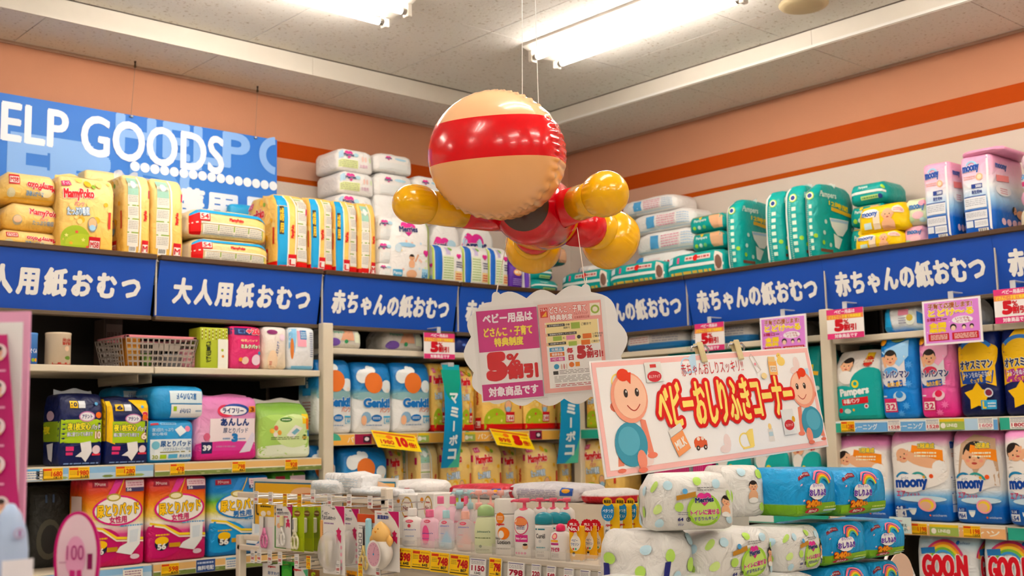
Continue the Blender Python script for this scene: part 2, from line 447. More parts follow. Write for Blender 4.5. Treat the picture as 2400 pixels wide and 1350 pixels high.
# floor of square vinyl tiles: the near camera never shows it, the material carries the joints
def floor_mat():
    m, N, L, B = _new('vinyl_floor')
    tc = N.new('ShaderNodeTexCoord'); bk = N.new('ShaderNodeTexBrick'); bk.offset = 0
    bk.inputs['Color1'].default_value = lin('#d0cabf'); bk.inputs['Color2'].default_value = lin('#c8c1b5'); bk.inputs['Mortar'].default_value = lin('#a89f90')
    bk.inputs['Scale'].default_value = 1; bk.inputs['Brick Width'].default_value = .45; bk.inputs['Row Height'].default_value = .45; bk.inputs['Mortar Size'].default_value = .003
    L.new(tc.outputs['Object'], bk.inputs['Vector']); L.new(bk.outputs['Color'], B.inputs['Base Color']); B.inputs['Roughness'].default_value = .3
    return m
MB().box(BK, BK, -.1, WR, WL, 0, floor_mat()).build('floor', kind='structure')
ceil = MB().box(BK, BK, ZC+.012, WR, WL, ZC+.1, JOINT).build('ceiling', kind='structure')
def panel(x0, y0, x1, y1, z, par):
    g = .0022; MB().box(x0+g, y0+g, z, x1-g, y1-g, z+.012, TILE).build('ceiling_panel', par)
xs = [1.085, 1.985, 2.885, 3.785, 4.685, SR]; ys = [.75, 1.635, 2.52, 3.42, 4.305, SL]
for i in range(5):
    for j in range(5): panel(xs[i], ys[j], xs[i+1], ys[j+1], ZC, ceil)
bx = MB(); [bx.box(a, b, ZC, c, d, ZC+.012, TILE) for a, b, c, d in ((BK, BK, 1.08, SL), (1.08, BK, SR, .745))]
bx.build('far_ceiling_boards', ceil)
sof = MB().box(BK, SL+.01, ZS+.012, WR, WL, ZC+.01, JOINT).box(SR+.01, BK, ZS+.012, WR, SL+.012, ZC+.01, JOINT).build('soffit', kind='structure')
sx = [BK, .14, 1.005, 1.87, 2.737, 3.604, 4.47, WR]
for i in range(7): panel(sx[i], SL, sx[i+1], WL, ZS, sof)
sy = [SL, 4.1, 3.255, 2.406, 1.56, .7, BK]
for i in range(6): panel(SR, sy[i+1], WR, sy[i], ZS, sof)
FACE = solid('#e6dfd3', .6, .03)
for a, b in ((BK, 1.2), (1.2, 3.28), (3.28, SR)): MB().box(a+.001, SL-.008, ZS-.004, b-.001, SL, ZC+.012, FACE).build('fascia_board', sof)
for a, b in ((SL-.008, 3.25), (3.25, 1.2), (1.2, BK)): MB().box(SR-.008, b+.001, ZS-.004, SR, a-.001, ZC+.012, FACE).build('fascia_board', sof)
MB().box(SR-.02, BK, ZS-.002, SR-.008, SL-.02, ZS+.012, WHITE).build('trim_1', kind='structure')
MB().box(BK, WL-.012, ZS-.014, WR, WL, ZS, solid('#c9a893', .6)).build('trim_2', kind='structure')
MB().box(WR-.012, BK, ZS-.014, WR, WL-.012, ZS, solid('#c9a893', .6)).build('trim_3', kind='structure')
MB().box(BK, SL-.014, ZC-.004, SR, SL-.008, ZC+.01, ink('#5b5147')).box(SR-.014, BK, ZC-.004, SR-.008, SL-.008, ZC+.01, ink('#5b5147')).build('trim_4', kind='structure')

# ---------------------------------------------------------------- fluorescent fixtures
GLOW = glow('#fff7ee', TUBE); SOCK = solid('#e8e2d8', .4, .02)
def fixture(label, cx, cy, along, z=ZC, L=1.26, group='ceiling light fixtures', n=12):
    t = thing('fluorescent_light', label, 'ceiling light', (cx, cy, z), 0 if along == 'x' else PI/2, group)
    b = MB(); h = L/2
    prof = [(-.16, 0), (.16, 0), (.155, -.012), (.055, -.05), (-.055, -.05), (-.155, -.012)]
    b.prism(prof, -h, h, SOCK, lambda a, c, d: (d, a, c)); b.build('reflector', t)
    for sy_ in (-.09, .09):
        q = MB()
        q.tube([(-h+.02, sy_, -.065), (h-.02, sy_, -.065)], .0165, GLOW, n); q.build('tube', t, True)
        for e in (-1, 1):
            MB().box(e*(h-.012)-.014, sy_-.02, -.09, e*(h-.012)+.014, sy_+.02, -.012, SOCK, .004).build('socket', t)
            MB().tube([(e*(h-.026), sy_, -.065), (e*(h-.05), sy_, -.065)], .0175, solid('#b9b5ae', .3, .02, metal=1), 12).build('end_cap', t)
    return t
fixture('twin-tube ceiling light running along the left wall', 2.56, 4.30, 'x')
fixture('twin-tube ceiling light running along the right wall', 4.19, 3.72, 'y')
# the same fixtures continue over the rest of the shop floor
k = 0
spots = [(xx, yy, 'x') for yy in (4.3, 1.9, -.5, -2.9) for xx in (-2.9, -.4, 2.1) if not (yy == 4.3 and xx > 1)] + [(4.19, yy, 'y') for yy in (1.9, -.5, -2.9)]
for xx, yy, al in spots: fixture('twin-tube ceiling light over the shop floor outside the view', xx, yy, al, group='lights over the shop floor', n=6)
v = MB().lathe([(.001, 0), (.115, 0), (.12, -.008), (.112, -.018), (.09, -.024), (.03, -.025), (.001, -.025)][::-1], solid('#c7b692', .6), 24)
p = pZ(1884, 16, ZC-.02)
v.build('ceiling_vent', None, True, (p.x, p.y, ZC), label='round beige cover plate on the ceiling near the right wall', cat='ceiling vent')

# ---------------------------------------------------------------- shelving along both walls
ZD = 2.30                     # top deck
YS = XS = 5.05                # shelf fronts
def rail_art(A, kind):
    if kind == 'grass':
        A.r(0, 0, 1, .42, '#7f8f4c'); A.r(0, .42, 1, 1, '#e3b97b'); A.r(0, .36, 1, .46, '#e9e2cf')
        rr = random.Random(3)
        for i in range(26): x = rr.random()*.97; A.e(x+.015, rr.random()*.3+.04, .012, .05, rr.choice(['#6a7d38', '#97a35c', '#b4b886']), 6)
    if kind == 'blue':
        A.r(0, 0, 1, .5, '#b9cfe0'); A.r(0, .5, 1, 1, '#8db9dc')
        rr = random.Random(5)
        for i in range(16): A.e(rr.random()*.96+.02, .2, .03, .12, rr.choice(['#7f8f4c', '#dfe7ea', '#9db26a']), 6)
    if kind == 'pants':
        A.r(0, 0, 1, 1, '#ecb458')
        A.e(.03, .45, .055, .7, '#4fae90', a0=0, a1=90); A.t('パンツ', .13, .22, .27, .8, '#f5efdf', .02); A.t('パンツ', .56, .22, .68, .8, '#f5efdf', .02); A.t('パンツ', .86, .22, .98, .8, '#f5efdf', .02)
    if kind == 'training':
        A.r(0, 0, 1, 1, '#6faadb'); A.r(0, 0, .1, 1, '#39a98f'); A.r(0, .86, 1, 1, '#d8e6ee')
        A.t('トレーニング', .12, .2, .3, .75, '#eef3f5', .02); A.t('トレーニング', .40, .2, .58, .75, '#eef3f5', .02); A.r(.8, 0, .97, 1, '#b8d4ea')
    if kind == 'teal': A.r(0, 0, 1, 1, '#35a78f'); A.r(.3, .1, .62, .9, '#eef0ea')
    if kind == 'peach': A.r(0, 0, 1, 1, '#e7b27d'); A.r(0, .85, 1, 1, '#e9dccb'); A.t('パンツ', .72, .2, .97, .7, '#f5efdf', .02)
def unit(label, axis, a, b, shelves, posts=(True, True), back=DARKB, deck=True, depth=.56):
    """gondola bay; local x to the viewer's right, y into the wall. shelves: list of (z, rail kind, boards, tags)"""
    W = abs(b-a); loc = (a, YS, 0) if axis == 'L' else (XS, a, 0)
    t = thing('shelf_unit', label, 'shelf unit', loc, 0 if axis == 'L' else -PI/2, 'wall shelving')
    MB().box(0, depth-.02, .1, W, depth, 2.24, back).build('back_panel', t)
    MB().box(0, .02, 0, W, depth-.02, .12, IVORY).build('base_plinth', t)
    if deck: MB().box(.002, .04, ZD-.02, W-.002, depth, ZD, IVORY).build('top_deck', t)
    for on, x in zip(posts, (-.03, W-.03)):
        if on:
            q = MB().box(x, -.02, 0, x+.06, .03, 2.03, IVORY, .004); q.build('upright', t)
    for z, kind, n, tags in shelves:
        bw = W/n
        for i in range(n):
            sh = MB().box(i*bw+.002, 0, z-.03, (i+1)*bw-.002, depth-.02, z, IVORY, .003).build('shelf_board', t)
            for xx in (i*bw+.02, (i+1)*bw-.045): MB().prism([(xx, z-.03), (xx+.004, z-.03), (xx+.004, z-.07), (xx, z-.05)], .08, depth-.03, IVORY, lambda p_, q_, d_: (p_, d_, q_)).build('bracket', sh)
            if kind:
                A = Art(bw-.008, .052, lambda u, v_, off, i=i, z=z: (i*bw+.004+u, -.012-off, z-.058+v_), .0004)
                A.box(i*bw+.004, -.012, z-.06, (i+1)*bw-.004, 0, z-.002, IVORY); rail_art(A, kind); A.build('price_rail', sh)
                for (x, wd, hh, f) in [q for q in tags if i*bw <= q[0] < (i+1)*bw]:
                    T = Art(wd, hh, lambda u, v_, off, x=x, z=z, hh=hh: (x+u, -.016-off, z-.03-hh/2+v_), .0004); T.box(x, -.0165, z-.03-hh/2, x+wd, -.0125, z-.03+hh/2, WHITE); f(T); T.build('price_tag', sh)
    return t
def tag_y(price, big=False):
    def f(A):
        A.r(0, 0, 1, 1, '#f2c230', 2); A.r(.03, .78, .45, .95, '#d9482a', 1); A.small(.5, .8, .95, .93, 1, '#c98a2a'); A.small(.05, .35, .4, .7, 3, '#a98428', .35)
        A.t(price, .42, .3, .96, .72, '#c8201c', .03); A.r(.03, .06, .97, .12, '#4a3a1c', 1); A.t('%d' % (int(price)*108//100), .55, .14, .95, .27, '#2a2016')
    return f
def tag_w(price, col='#c2223a'):
    def f(A):
        A.r(0, 0, 1, 1, '#f3f1ec', 2); A.r(.05, .9, .95, .95, '#4a4a78', 1); A.small(.06, .55, .94, .86, 3, '#77757a', .4)
        A.t(price, .1, .2, .95, .5, col, .03); A.small(.1, .06, .9, .16, 1, '#555555')
    return f
def tag_p(words):
    def f(A): A.r(0, 0, 1, 1, '#f0ebe0', 2); A.r(0, .82, 1, 1, '#5aa5d6', 1); A.small(.08, .1, .92, .75, 3, words, .45)
    return f
def tag_pay(A): A.r(0, 0, 1, 1, '#9c1f45', 2); A.r(.5, .15, .92, .8, '#3a2030', 1); A.e(.71, .5, .14, .2, '#e9e1e1', 10)
def tag_line(A): A.r(0, 0, 1, 1, '#9db35a', 2); A.r(0, .75, 1, 1, '#e2c437', 1); A.c(.15, .4, .25, '#efe9dc'); A.t('LINE@', .3, .22, .72, .58, '#f3f1e6', .03)
def tag_navy(A): A.r(0, 0, 1, 1, '#33508c', 2); A.small(.06, .6, .9, .9, 1, '#c9d4ea'); A.t('無料宅配', .08, .15, .92, .52, '#e8edf5', .03)
def tag_lb(A): A.r(0, 0, 1, 1, '#e9e4d6', 2); A.small(.1, .5, .9, .92, 2, '#555555'); A.small(.1, .1, .9, .4, 1, '#888888')
Z1, Z2, Z3, Z4 = 1.787, 1.35, .905, .45
ux = lambda px, z, x0: xat(px, YS, z)-x0
A0 = 1.44
shA1 = [(Z1, None, 1, []), (Z2, 'blue', 1, [(ux(97, Z2, A0), .085, .05, tag_y('1680')), (ux(158, Z2, A0), .09, .05, tag_y('1980')), (ux(268, Z2, A0), .09, .045, tag_y('1280')), (ux(50, Z2, A0), .07, .045, tag_p('#7a93b5')), (ux(82, Z2, A0), .03, .04, tag_lb)]),
    (Z3, 'blue', 1, [(ux(285, Z3, A0), .09, .05, tag_p('#9a6f86'))]), (Z4, 'grass', 1, [])]
unit('ivory shelf bay with pad packs and baskets at the far left', 'L', A0, 2.345, shA1, (True, False))
A1 = 2.345
shA2 = [(Z1, None, 1, []), (Z2, 'grass', 1, [(ux(350, Z2, A1), .085, .05, tag_lb), (ux(395, Z2, A1), .07, .05, tag_y('478')), (ux(540, Z2, A1), .07, .05, tag_y('798')), (ux(664, Z2, A1), .07, .05, tag_y('928'))]),
    (Z3, 'grass', 1, [(ux(345, Z3, A1), .06, .05, tag_lb), (ux(374, Z3, A1), .085, .05, tag_y('598')), (ux(456, Z3, A1), .095, .055, tag_navy), (ux(525, Z3, A1), .07, .05, tag_p('#7a93b5'))]), (Z4, 'grass', 1, [])]
unit('ivory shelf bay with pink and blue pad packs beside the upright', 'L', A1, 3.235, shA2, (False, False))
B0 = 3.27; ZB1, ZB2, ZB3 = 1.905, 1.466, 1.02
shB = [(ZB1, None, 1, []), (ZB2, 'pants', 2, [(ux(827, ZB2, B0), .105, .052, tag_pay), (ux(975, ZB2, B0), .075, .05, tag_line), (ux(1085, ZB2, B0), .075, .05, tag_line), (ux(1236, ZB2, B0), .1, .052, tag_pay)]), (ZB3, 'pants', 2, []), (.55, 'pants', 2, [])]
unit('ivory shelf bay of diaper packs left of the corner post', 'L', B0, 5.02, shB, (True, False))
C0 = 5.02
uy = lambda px, z, y0: y0-yat(px, XS, z)
shC = [(ZB1, None, 2, []), (ZB2, 'teal', 2, []), (ZB3, 'teal', 2, []), (.55, 'teal', 2, [])]
unit('ivory shelf bay behind the wipes corner sign', 'R', C0, 3.29, shC, (True, False))
D0 = 3.255; ZR1, ZR2 = 1.475, 1.0
def tg(px, z, wd, f, hh=.05): return (uy(px, z, D0), wd, hh, f)
shD = [(1.885, None, 1, []), (ZR1, 'training', 1, [tg(1975, ZR1, .075, tag_y('1280')), tg(2084, ZR1, .065, tag_w('1528')), tg(2173, ZR1, .068, tag_w('1528')), tg(2205, ZR1, .12, tag_line), tg(2295, ZR1, .07, tag_w('1600', '#d58a95'))]),
    (ZR2, 'peach', 1, [tg(2139, ZR2, .08, tag_y('1198')), tg(2182, ZR2, .14, tag_line), tg(2261, ZR2, .08, tag_y('1198'))]), (.5, 'peach', 1, [])]
unit('ivory shelf bay with a blue price strip right of the upright', 'R', D0, 2.405, shD, (True, False))
shE = [(1.885, None, 1, []), (ZR1, 'teal', 1, [(.05, .07, .05, tag_w('1800'))]), (ZR2, 'teal', 1, []), (.5, 'peach', 1, [])]
unit('ivory shelf bay at the right edge of the picture', 'R', 2.403, 1.5, shE, (False, True))
# ---------------------------------------------------------------- blue header boards, leaning forward
BLUE = solid('#0450b2', .5, .03, 8); BROWN = solid('#4a2f14', .4, .1, 30); GREY = solid('#b9b2a8', .35, .05)
def header(label, axis, a, text, x0, x1, last=False):
    W = .885; loc = (a, 5.04, 2.025) if axis == 'L' else (5.04, a, 2.025)
    t = thing('header_sign', label, 'sign', loc, 0 if axis == 'L' else -PI/2, 'blue header signs')
    lean = lambda z: .055*(1-z/.255)
    q = MB(); q.prism([(lean(0), 0), (lean(.255), .255), (lean(.255)+.014, .255), (lean(0)+.014, 0)], .006, W, BLUE, lambda p_, q_, d_: (d_, p_, q_)); q.build('board', t)
    A = Art(W-.006, .255, lambda u, v_, off: (.006+u, lean(v_)-off, v_)); nch = len(text); pit = (x1-x0)/nch; cw = pit*(.92 if nch < 8 else 1.03)
    for i, ch in enumerate(text):
        bb = glyphs(ch, 0)[2]; lo, hi, le, ri = (bb[1]+.1)/.97, (bb[3]+.1)/.97, bb[0]/1.0, bb[2]/1.0; xx = x0+pit*i
        A.t(ch, xx+cw*le, .235+.5*lo, xx+cw*ri, .235+.5*hi, '#f4f2ee', .055)
    A.build('lettering', t)
    MB().box(.004, -.012, .255, W+.002, .03, .28, BROWN, .004).build('top_rail', t)
    MB().box(.004, .04, -.02, W+.002, .085, 0, solid('#5d4d38', .45, .1, 30), .004).build('bottom_rail', t)
    MB().box(W+.004, .012, .0, W+.011, .02, .27, GREY).build('joint_strip', t)
AD, BB = '大人用紙おむつ', '赤ちゃんの紙おむつ'
header('blue header sign for adult diapers cut by the left edge', 'L', 1.455, AD, .04, .95)
header('blue header sign for adult diapers, the second from the left', 'L', 2.355, AD, .085, .955)
header('blue header sign for baby diapers above the row of blue and white packs', 'L', 3.255, BB, .06, .95)
header('blue header sign for baby diapers mostly behind the cloud board, left wall', 'L', 4.155, BB, .06, .95)
header('blue header sign for baby diapers mostly behind the cloud board, right wall', 'R', 5.035, BB, .06, .95)
header('blue header sign for baby diapers, second on the right wall', 'R', 4.145, BB, .06, .95)
header('blue header sign for baby diapers, third on the right wall under pale blue packs', 'R', 3.265, BB, .06, .95)
header('blue header sign for baby diapers cut by the right edge', 'R', 2.385, BB, .06, .95)
# ================================================================ printed designs of the packs
SKIN, HAIR = '#e8b48e', '#241812'
def baby(A, cx, cy, r, hair=True, body=None, tilt=0, skin=SKIN):
    """round baby photo: head of radius r (fraction of the height)"""
    k = A.H/A.W; T = lambda x, y: A._rot(cx+x*r*k, cy+y*r, cx, cy, tilt)
    if body:
        x, y = T(0, -1.9); A.e(x, y, r*1.15*k, r*1.2, skin, 14, rot=tilt)
        x, y = T(0, -2.7); A.e(x, y, r*1.1*k, r*.55, body, 14, rot=tilt)
    if hair: x, y = T(0, .22); A.e(x, y, r*.98*k, r*.95, HAIR, 16, rot=tilt)
    for s_ in (-1, 1): x, y = T(s_*.93, -.1); A.e(x, y, r*.16*k, r*.22, skin, 8)
    x, y = T(0, -.1); A.e(x, y, r*.92*k, r*.95, skin, 18, rot=tilt)
    if hair: x, y = T(0, .62); A.e(x, y, r*.72*k, r*.33, HAIR, 12, rot=tilt)
    for s_ in (-1, 1):
        x, y = T(s_*.36, -.1); A.e(x, y, r*.1*k, r*.1, '#2a1a14', 8)
        x, y = T(s_*.55, -.38); A.e(x, y, r*.18*k, r*.13, '#eba088', 8)
    x, y = T(0, -.32); A.e(x, y, r*.1*k, r*.07, '#d2926f', 6)
    x, y = T(0, -.58); A.e(x, y, r*.24*k, r*.1, '#b5473e', 10)
def nappy(A, cx, cy, w_, h_, c='#f4f6f4', band='#bcd8ec'):
    A.p([(cx-w_/2, cy+h_/2), (cx+w_/2, cy+h_/2), (cx+w_*.42, cy), (cx+w_*.14, cy-h_/2), (cx-w_*.14, cy-h_/2), (cx-w_*.42, cy)], c); A.r(cx-w_*.45, cy+h_*.3, cx+w_*.45, cy+h_*.45, band, 1)
def star(A, cx, cy, r, c, n=5, inner=.45):
    k = A.H/A.W; A.p([(cx+(r if i % 2 == 0 else r*inner)*k*math.sin(PI*i/n), cy+(r if i % 2 == 0 else r*inner)*math.cos(PI*i/n)) for i in range(2*n)], c)
def size_box(A, x0, y0, x1, y1, t, c='#d3202c', bg='#f5efe6'):
    A.r(x0, y0, x1, y1, c, 2); A.r(x0+(x1-x0)*.08, y0+(y1-y0)*.12, x1-(x1-x0)*.08, y0+(y1-y0)*.7, bg, 2); A.t(t, x0+(x1-x0)*.14, y0+(y1-y0)*.18, x1-(x1-x0)*.14, y0+(y1-y0)*.62, c)
YEL, YEL2 = '#f6d180', '#f3bd4a'
def mamy_front(A, red=False, size='M58'):
    rr = random.Random(2)
    for i in range(14): A.c(rr.uniform(.05, .95), rr.uniform(.3, .98), rr.uniform(.02, .05), rr.choice(['#f8d77a', '#f4bd3e', '#f9dd8f']), 10)
    A.e(.28, .14, .27, .2, '#a9bf2f', 24); A.e(.4, .1, .3, .13, '#b9c93a', 20); A.r(.02, .0, .6, .08, '#a9bf2f', 3)
    for x, y, c in ((.12, .2, '#f2e58a'), (.3, .25, '#e9574d'), (.42, .15, '#f2e58a'), (.2, .1, '#eda23a'), (.5, .06, '#e9574d')): star(A, x, y, .03, c)
    if red: A.r(.0, .0, 1, .1, '#d81f1f')
    A.r(.02, .86, .2, .93, '#e0417f', 2, tilt=8); A.t('ずっと', .04, .87, .18, .92, '#fff6f2', .02, rot=8)
    A.t('MamyPoko', .06, .66, .6, .83, '#d7202c', .05, o='#fbeee0', ow=.06, rot=4)
    A.t('パンツ', .24, .59, .42, .65, '#e36a8f', .03)
    A.t('たっぷり吸収', .12, .47, .52, .58, '#f2f7fa', .03, o='#3f8fc4', ow=.07, rot=4)
    A.e(.58, .36, .09, .1, '#8d8f8a', 16); A.e(.58, .38, .075, .07, '#f2b98f', 14); A.e(.58, .32, .06, .04, '#a9cfe6', 12)
    A.c(.6, .88, .03, '#8fb63a', 10); size_box(A, .52, .03 if not red else .12, .74, .2 if not red else .28, size)
    A.t('MamyPoko', .86, .32, .94, .56, '#d7202c', .03, rot=90) if False else A.r(.88, .33, .93, .55, '#d7453a', 2)
def mamy_top(A): A.r(.1, .2, .9, .8, '#f8d98a', 3); A.t('MamyPoko', .3, .35, .7, .6, '#d7202c', .04)
def mamy_lie(A, size='M58'):   # the front turned on its head, seen on lying packs
    A.e(.75, .45, .12, .25, '#f3e0b0', 14); A.t('MamyPoko', .42, .42, .93, .72, '#d7202c', .05, o='#fbeee0', ow=.05, rot=178)
    A.t('たっぷり吸収', .4, .2, .7, .38, '#6f9cc4', .03, rot=178); size_box(A, .12, .55, .3, .92, size); A.e(.16, .25, .07, .18, '#d9cfa8', 14); A.r(.02, .02, .98, .1, YEL2)
def mamy_lie_up(A):
    A.t('MamyPoko', .4, .5, .95, .8, '#d7202c', .05, o='#fbeee0', ow=.05, rot=-2); A.t('パンツ', .58, .38, .74, .5, '#e36a8f', .03); A.t('たっぷり吸収', .45, .2, .85, .38, '#8fa3b8', .03); A.e(.2, .32, .08, .2, '#b9b39a', 14); A.e(.2, .36, .07, .13, '#f3c49c', 14)
def mamy_side(A, size='M58', blue=False, red=False):
    """narrow face: yellow with a white information column"""
    if blue: A.r(0, .0, .33, 1, '#2fa3d8'); A.r(.31, 0, .36, 1, '#f1efe4', 2); A.r(.07, .45, .2, .82, '#3a2f1f', 3); A.t('お得', .08, .62, .19, .8, '#f2c53a', .03); A.t('用', .09, .47, .19, .6, '#f2c53a', .03)
    x0 = .62 if blue else .12; x1 = .95 if blue else .5
    A.r(x0, .12, x1, .96, '#efe9dc'); rows = 5
    for i in range(rows):
        y = .14+.82*i/rows; A.small(x0+.03, y+.02, x1-.03, y+.12, 5, '#a5a29a', .4); A.r(x0, y+.135, x1, y+.15, '#8fae3f', 2)
    if not blue: A.r(x0, .74, x1, .96, '#9cc7b4', 3); A.e((x0+x1)/2, .87, .1, .05, '#e6f0ea', 10); A.barcode(.18, .04, .44, .12)
    xc = .47 if blue else .78
    A.r(.55 if blue else .54, 0, .6 if blue else .6, 1, '#f3efe4', 3)
    A.t('MamyPoko', xc-.19, .47, xc+.19, .53, '#d7202c', .05, rot=90)
    size_box(A, xc-.13, .03, xc+.13, .2, size[0]); A.r(.9, .72, .99, .82, '#d8326a', 1)
    if red or blue: A.r(x0, 0, x1, .11, '#d81f1f', 2)
def mamy_edge(A):     # long narrow face of a lying pack
    A.r(0, .82, 1, 1, '#2fa3d8'); A.r(0, 0, .14, .82, '#d81f1f'); A.r(0, .47, 1, .52, '#f3efe4'); A.r(.16, .08, .92, .44, '#eee7d6')
    for i in range(4): A.small(.18+.19*i, .1, .34+.19*i, .42, 5, '#a5a29a', .4); A.r(.345+.19*i, .08, .36+.19*i, .44, '#8fae3f', 1)
    A.t('MamyPoko', .48, .58, .66, .74, '#d7202c', .05); size_box(A, .12, .55, .25, .93, '54')
def merries_heart(A, cx, cy, r, txt=True):
    k = A.H/A.W
    A.e(cx-r*.45*k, cy+r*.25, r*.62*k, r*.62, '#e23f95', 16); A.e(cx+r*.45*k, cy+r*.25, r*.62*k, r*.62, '#d93a96', 16); A.p([(cx-r*.98*k, cy), (cx+r*.98*k, cy), (cx, cy-r*.95)], '#cf2f8c')
    if txt: A.t('Merries', cx-r*1.35*k, cy-r*.42, cx+r*1.35*k, cy+r*.3, '#1f2c68', .05, o='#f4f0ee', ow=.04, rot=3)
def merries_front(A):
    rr = random.Random(9)
    for i in range(12): A.c(rr.uniform(.06, .9), rr.uniform(.1, .65), .022, rr.choice(['#f1c9b8', '#dbe8b9', '#f0d9a0', '#cfe3ee']), 10)
    merries_heart(A, .4, .82, .13); A.e(.35, .56, .22, .035, '#9cc9e4', 14); A.e(.15, .5, .08, .07, '#d5e6ee', 14)
    baby(A, .47, .36, .05, body='#e8b48e'); A.line([(.55, .3), (.63, .42)], .03, SKIN); A.e(.48, .1, .14, .07, SKIN, 12)
    A.r(.02, .02, .25, .16, '#5aa9cf', 2); A.t('Pants', .04, .08, .23, .13, '#eef5f8'); merries_heart(A, .86, .45, .06, False); A.r(.74, .02, .9, .2, '#a9d4ea', 2); A.t('L54', .76, .05, .88, .15, '#2f7fb5'); A.r(.92, 0, 1, .98, '#c3d66a', 5)
def merries_side(A):
    A.r(0, 0, .22, 1, '#1a66c0'); A.r(.24, .1, .62, .7, '#e4ebd0', 3); A.small(.27, .12, .6, .68, 9, '#9cb86a', .4); A.r(.36, .74, .5, .94, '#cfc2e0', 2); A.e(.52, .9, .06, .05, '#7fc04a', 8)
    merries_heart(A, .8, .72, .075, False); A.small(.7, .42, .92, .6, 3, '#333a66', .5); A.r(.66, .1, .94, .34, '#f2d9a0', 2); A.small(.69, .12, .9, .3, 3, '#d2443a', .5)
def merries_wipes_small(A):
    A.r(.03, .15, .55, .5, '#d9e3a2', 3); A.small(.05, .17, .53, .48, 4, '#a9ab90', .4); A.r(.04, .58, .16, .9, '#b6d6ea', 2); merries_heart(A, .3, .73, .2); A.e(.5, .74, .07, .09, '#b4dbe8', 12)
    for x, c in ((.68, '#f2cfc4'), (.76, '#f2cfc4'), (.88, '#d9e9c4')): A.e(x, .6, .03, .13, c, 8)
    A.t('お徳用', .6, .2, .8, .36, '#d8b0c4', .02)
def merries_wipes_end(A): merries_heart(A, .3, .68, .14); A.e(.62, .7, .16, .07, '#b9dbea', 12); A.r(.1, .05, .95, .45, '#eef0ee', 3)
def goon_lie(A):
    A.r(.28, .2, .42, .8, '#5fa8d8', 2); A.small(.46, .2, .75, .8, 5, '#e3a3b4', .45); A.small(.78, .2, .95, .8, 5, '#b9cfe4', .45); A.r(.0, .0, 1, .07, '#cfe2ee')
def goon_lie2(A): A.r(.3, .15, .5, .85, '#f2e4e4', 2); A.small(.32, .2, .48, .8, 4, '#d0508a', .45); A.t('GOON', .55, .3, .8, .75, '#d2304a', .05); A.e(.85, .5, .05, .3, '#e9b63a', 8); A.r(.0, .0, .2, .95, '#3f8fd0', 3)
TEAL = '#10a8a2'
def pamp_side(A):
    A.r(.14, 0, .27, 1, '#eef2ec'); A.small(.36, .04, .46, .8, 30, '#bfe3d6', .4)
    for i in range(7): A.r(.52, .12+.09*i, .72, .17+.09*i, '#d5ecd9', 1)
    A.c(.58, .83, .055, '#b9d94a', 14); A.c(.58, .83, .043, '#f2f5ec', 14); A.c(.58, .83, .03, '#22428a', 12); A.c(.05, .76, .03, '#a9d94a', 8); A.e(.06, .55, .04, .2, '#8fd08f', 8); A.c(.9, .3, .03, '#a9d94a', 8)
def pamp_main(A):
    A.t('Pampers', .08, .8, .5, .9, '#d9efe6', .04); A.t('12時間', .3, .7, .8, .77, '#f0d23a', .04, rot=-6); A.r(.35, .63, .95, .68, '#e8b83a', 2, tilt=-6)
    nappy(A, .55, .45, .5, .22); A.p([(.38, .36), (.6, .3), (.5, .16), (.4, .18)], '#eef4f0')
    for x, y in ((.2, .5), (.15, .35), (.9, .45), (.3, .2)): A.c(x, y, .03, '#cfe8e0', 8)
    A.c(.12, .22, .03, '#9fd03a', 8); A.e(.7, .06, .4, .07, '#e9d36a', 16); A.e(.7, .04, .3, .05, '#e8f0e4', 12); A.r(.05, .1, .35, .14, '#7a4a3a', 2)
def pamp_lie(A):
    A.r(0, .4, 1, .52, '#eef2ec'); A.r(.06, .62, .14, .88, '#e3eef6', 1); A.r(.22, .6, .26, .85, '#d85a8a', 1); A.r(.36, .66, .8, .86, '#e6d6cf', 2); A.small(.38, .69, .78, .83, 1, '#c05a5a', .6); A.e(.55, .76, .04, .14, '#d22c28', 12)
    A.small(.1, .1, .8, .28, 1, '#e0c35a', .6); A.r(.86, .0, .98, .95, '#d9cabf', 2); A.e(.92, .5, .05, .3, '#7a5a4c', 10)
def pamp_wipe(A): A.p([(.7, .05), (.95, .05), (.95, .9), (.6, .9)], SKIN); A.t('Pampers', .2, .55, .55, .75, '#dff0ea', .04); A.c(.38, .82, .1, '#e8c83a', 10); [A.c(.2+.14*i, .25, .12, c, 10) for i, c in enumerate(['#a9d94a', '#d9efe6', '#7fc87a'])]; A.r(0, .92, 1, 1, '#e0a83a', 3)
def pamp_roll(A): A.r(0, .48, 1, .6, '#eef2ec'); A.t('Pampers', .3, .68, .55, .88, '#d9efe6', .04); A.r(.35, .18, .8, .36, '#b9d98a', 2); A.c(.85, .25, .12, '#22428a', 10); A.c(.92, .75, .1, '#a9d94a', 10); A.small(.38, .2, .78, .33, 1, '#6a9a5a', .6)
def moony_word(A, x0, y0, x1, y1, rot=3): A.t('moony', x0, y0, x1, y1, '#12479e', .06, o='#f6f4f4', ow=.05, rot=rot)
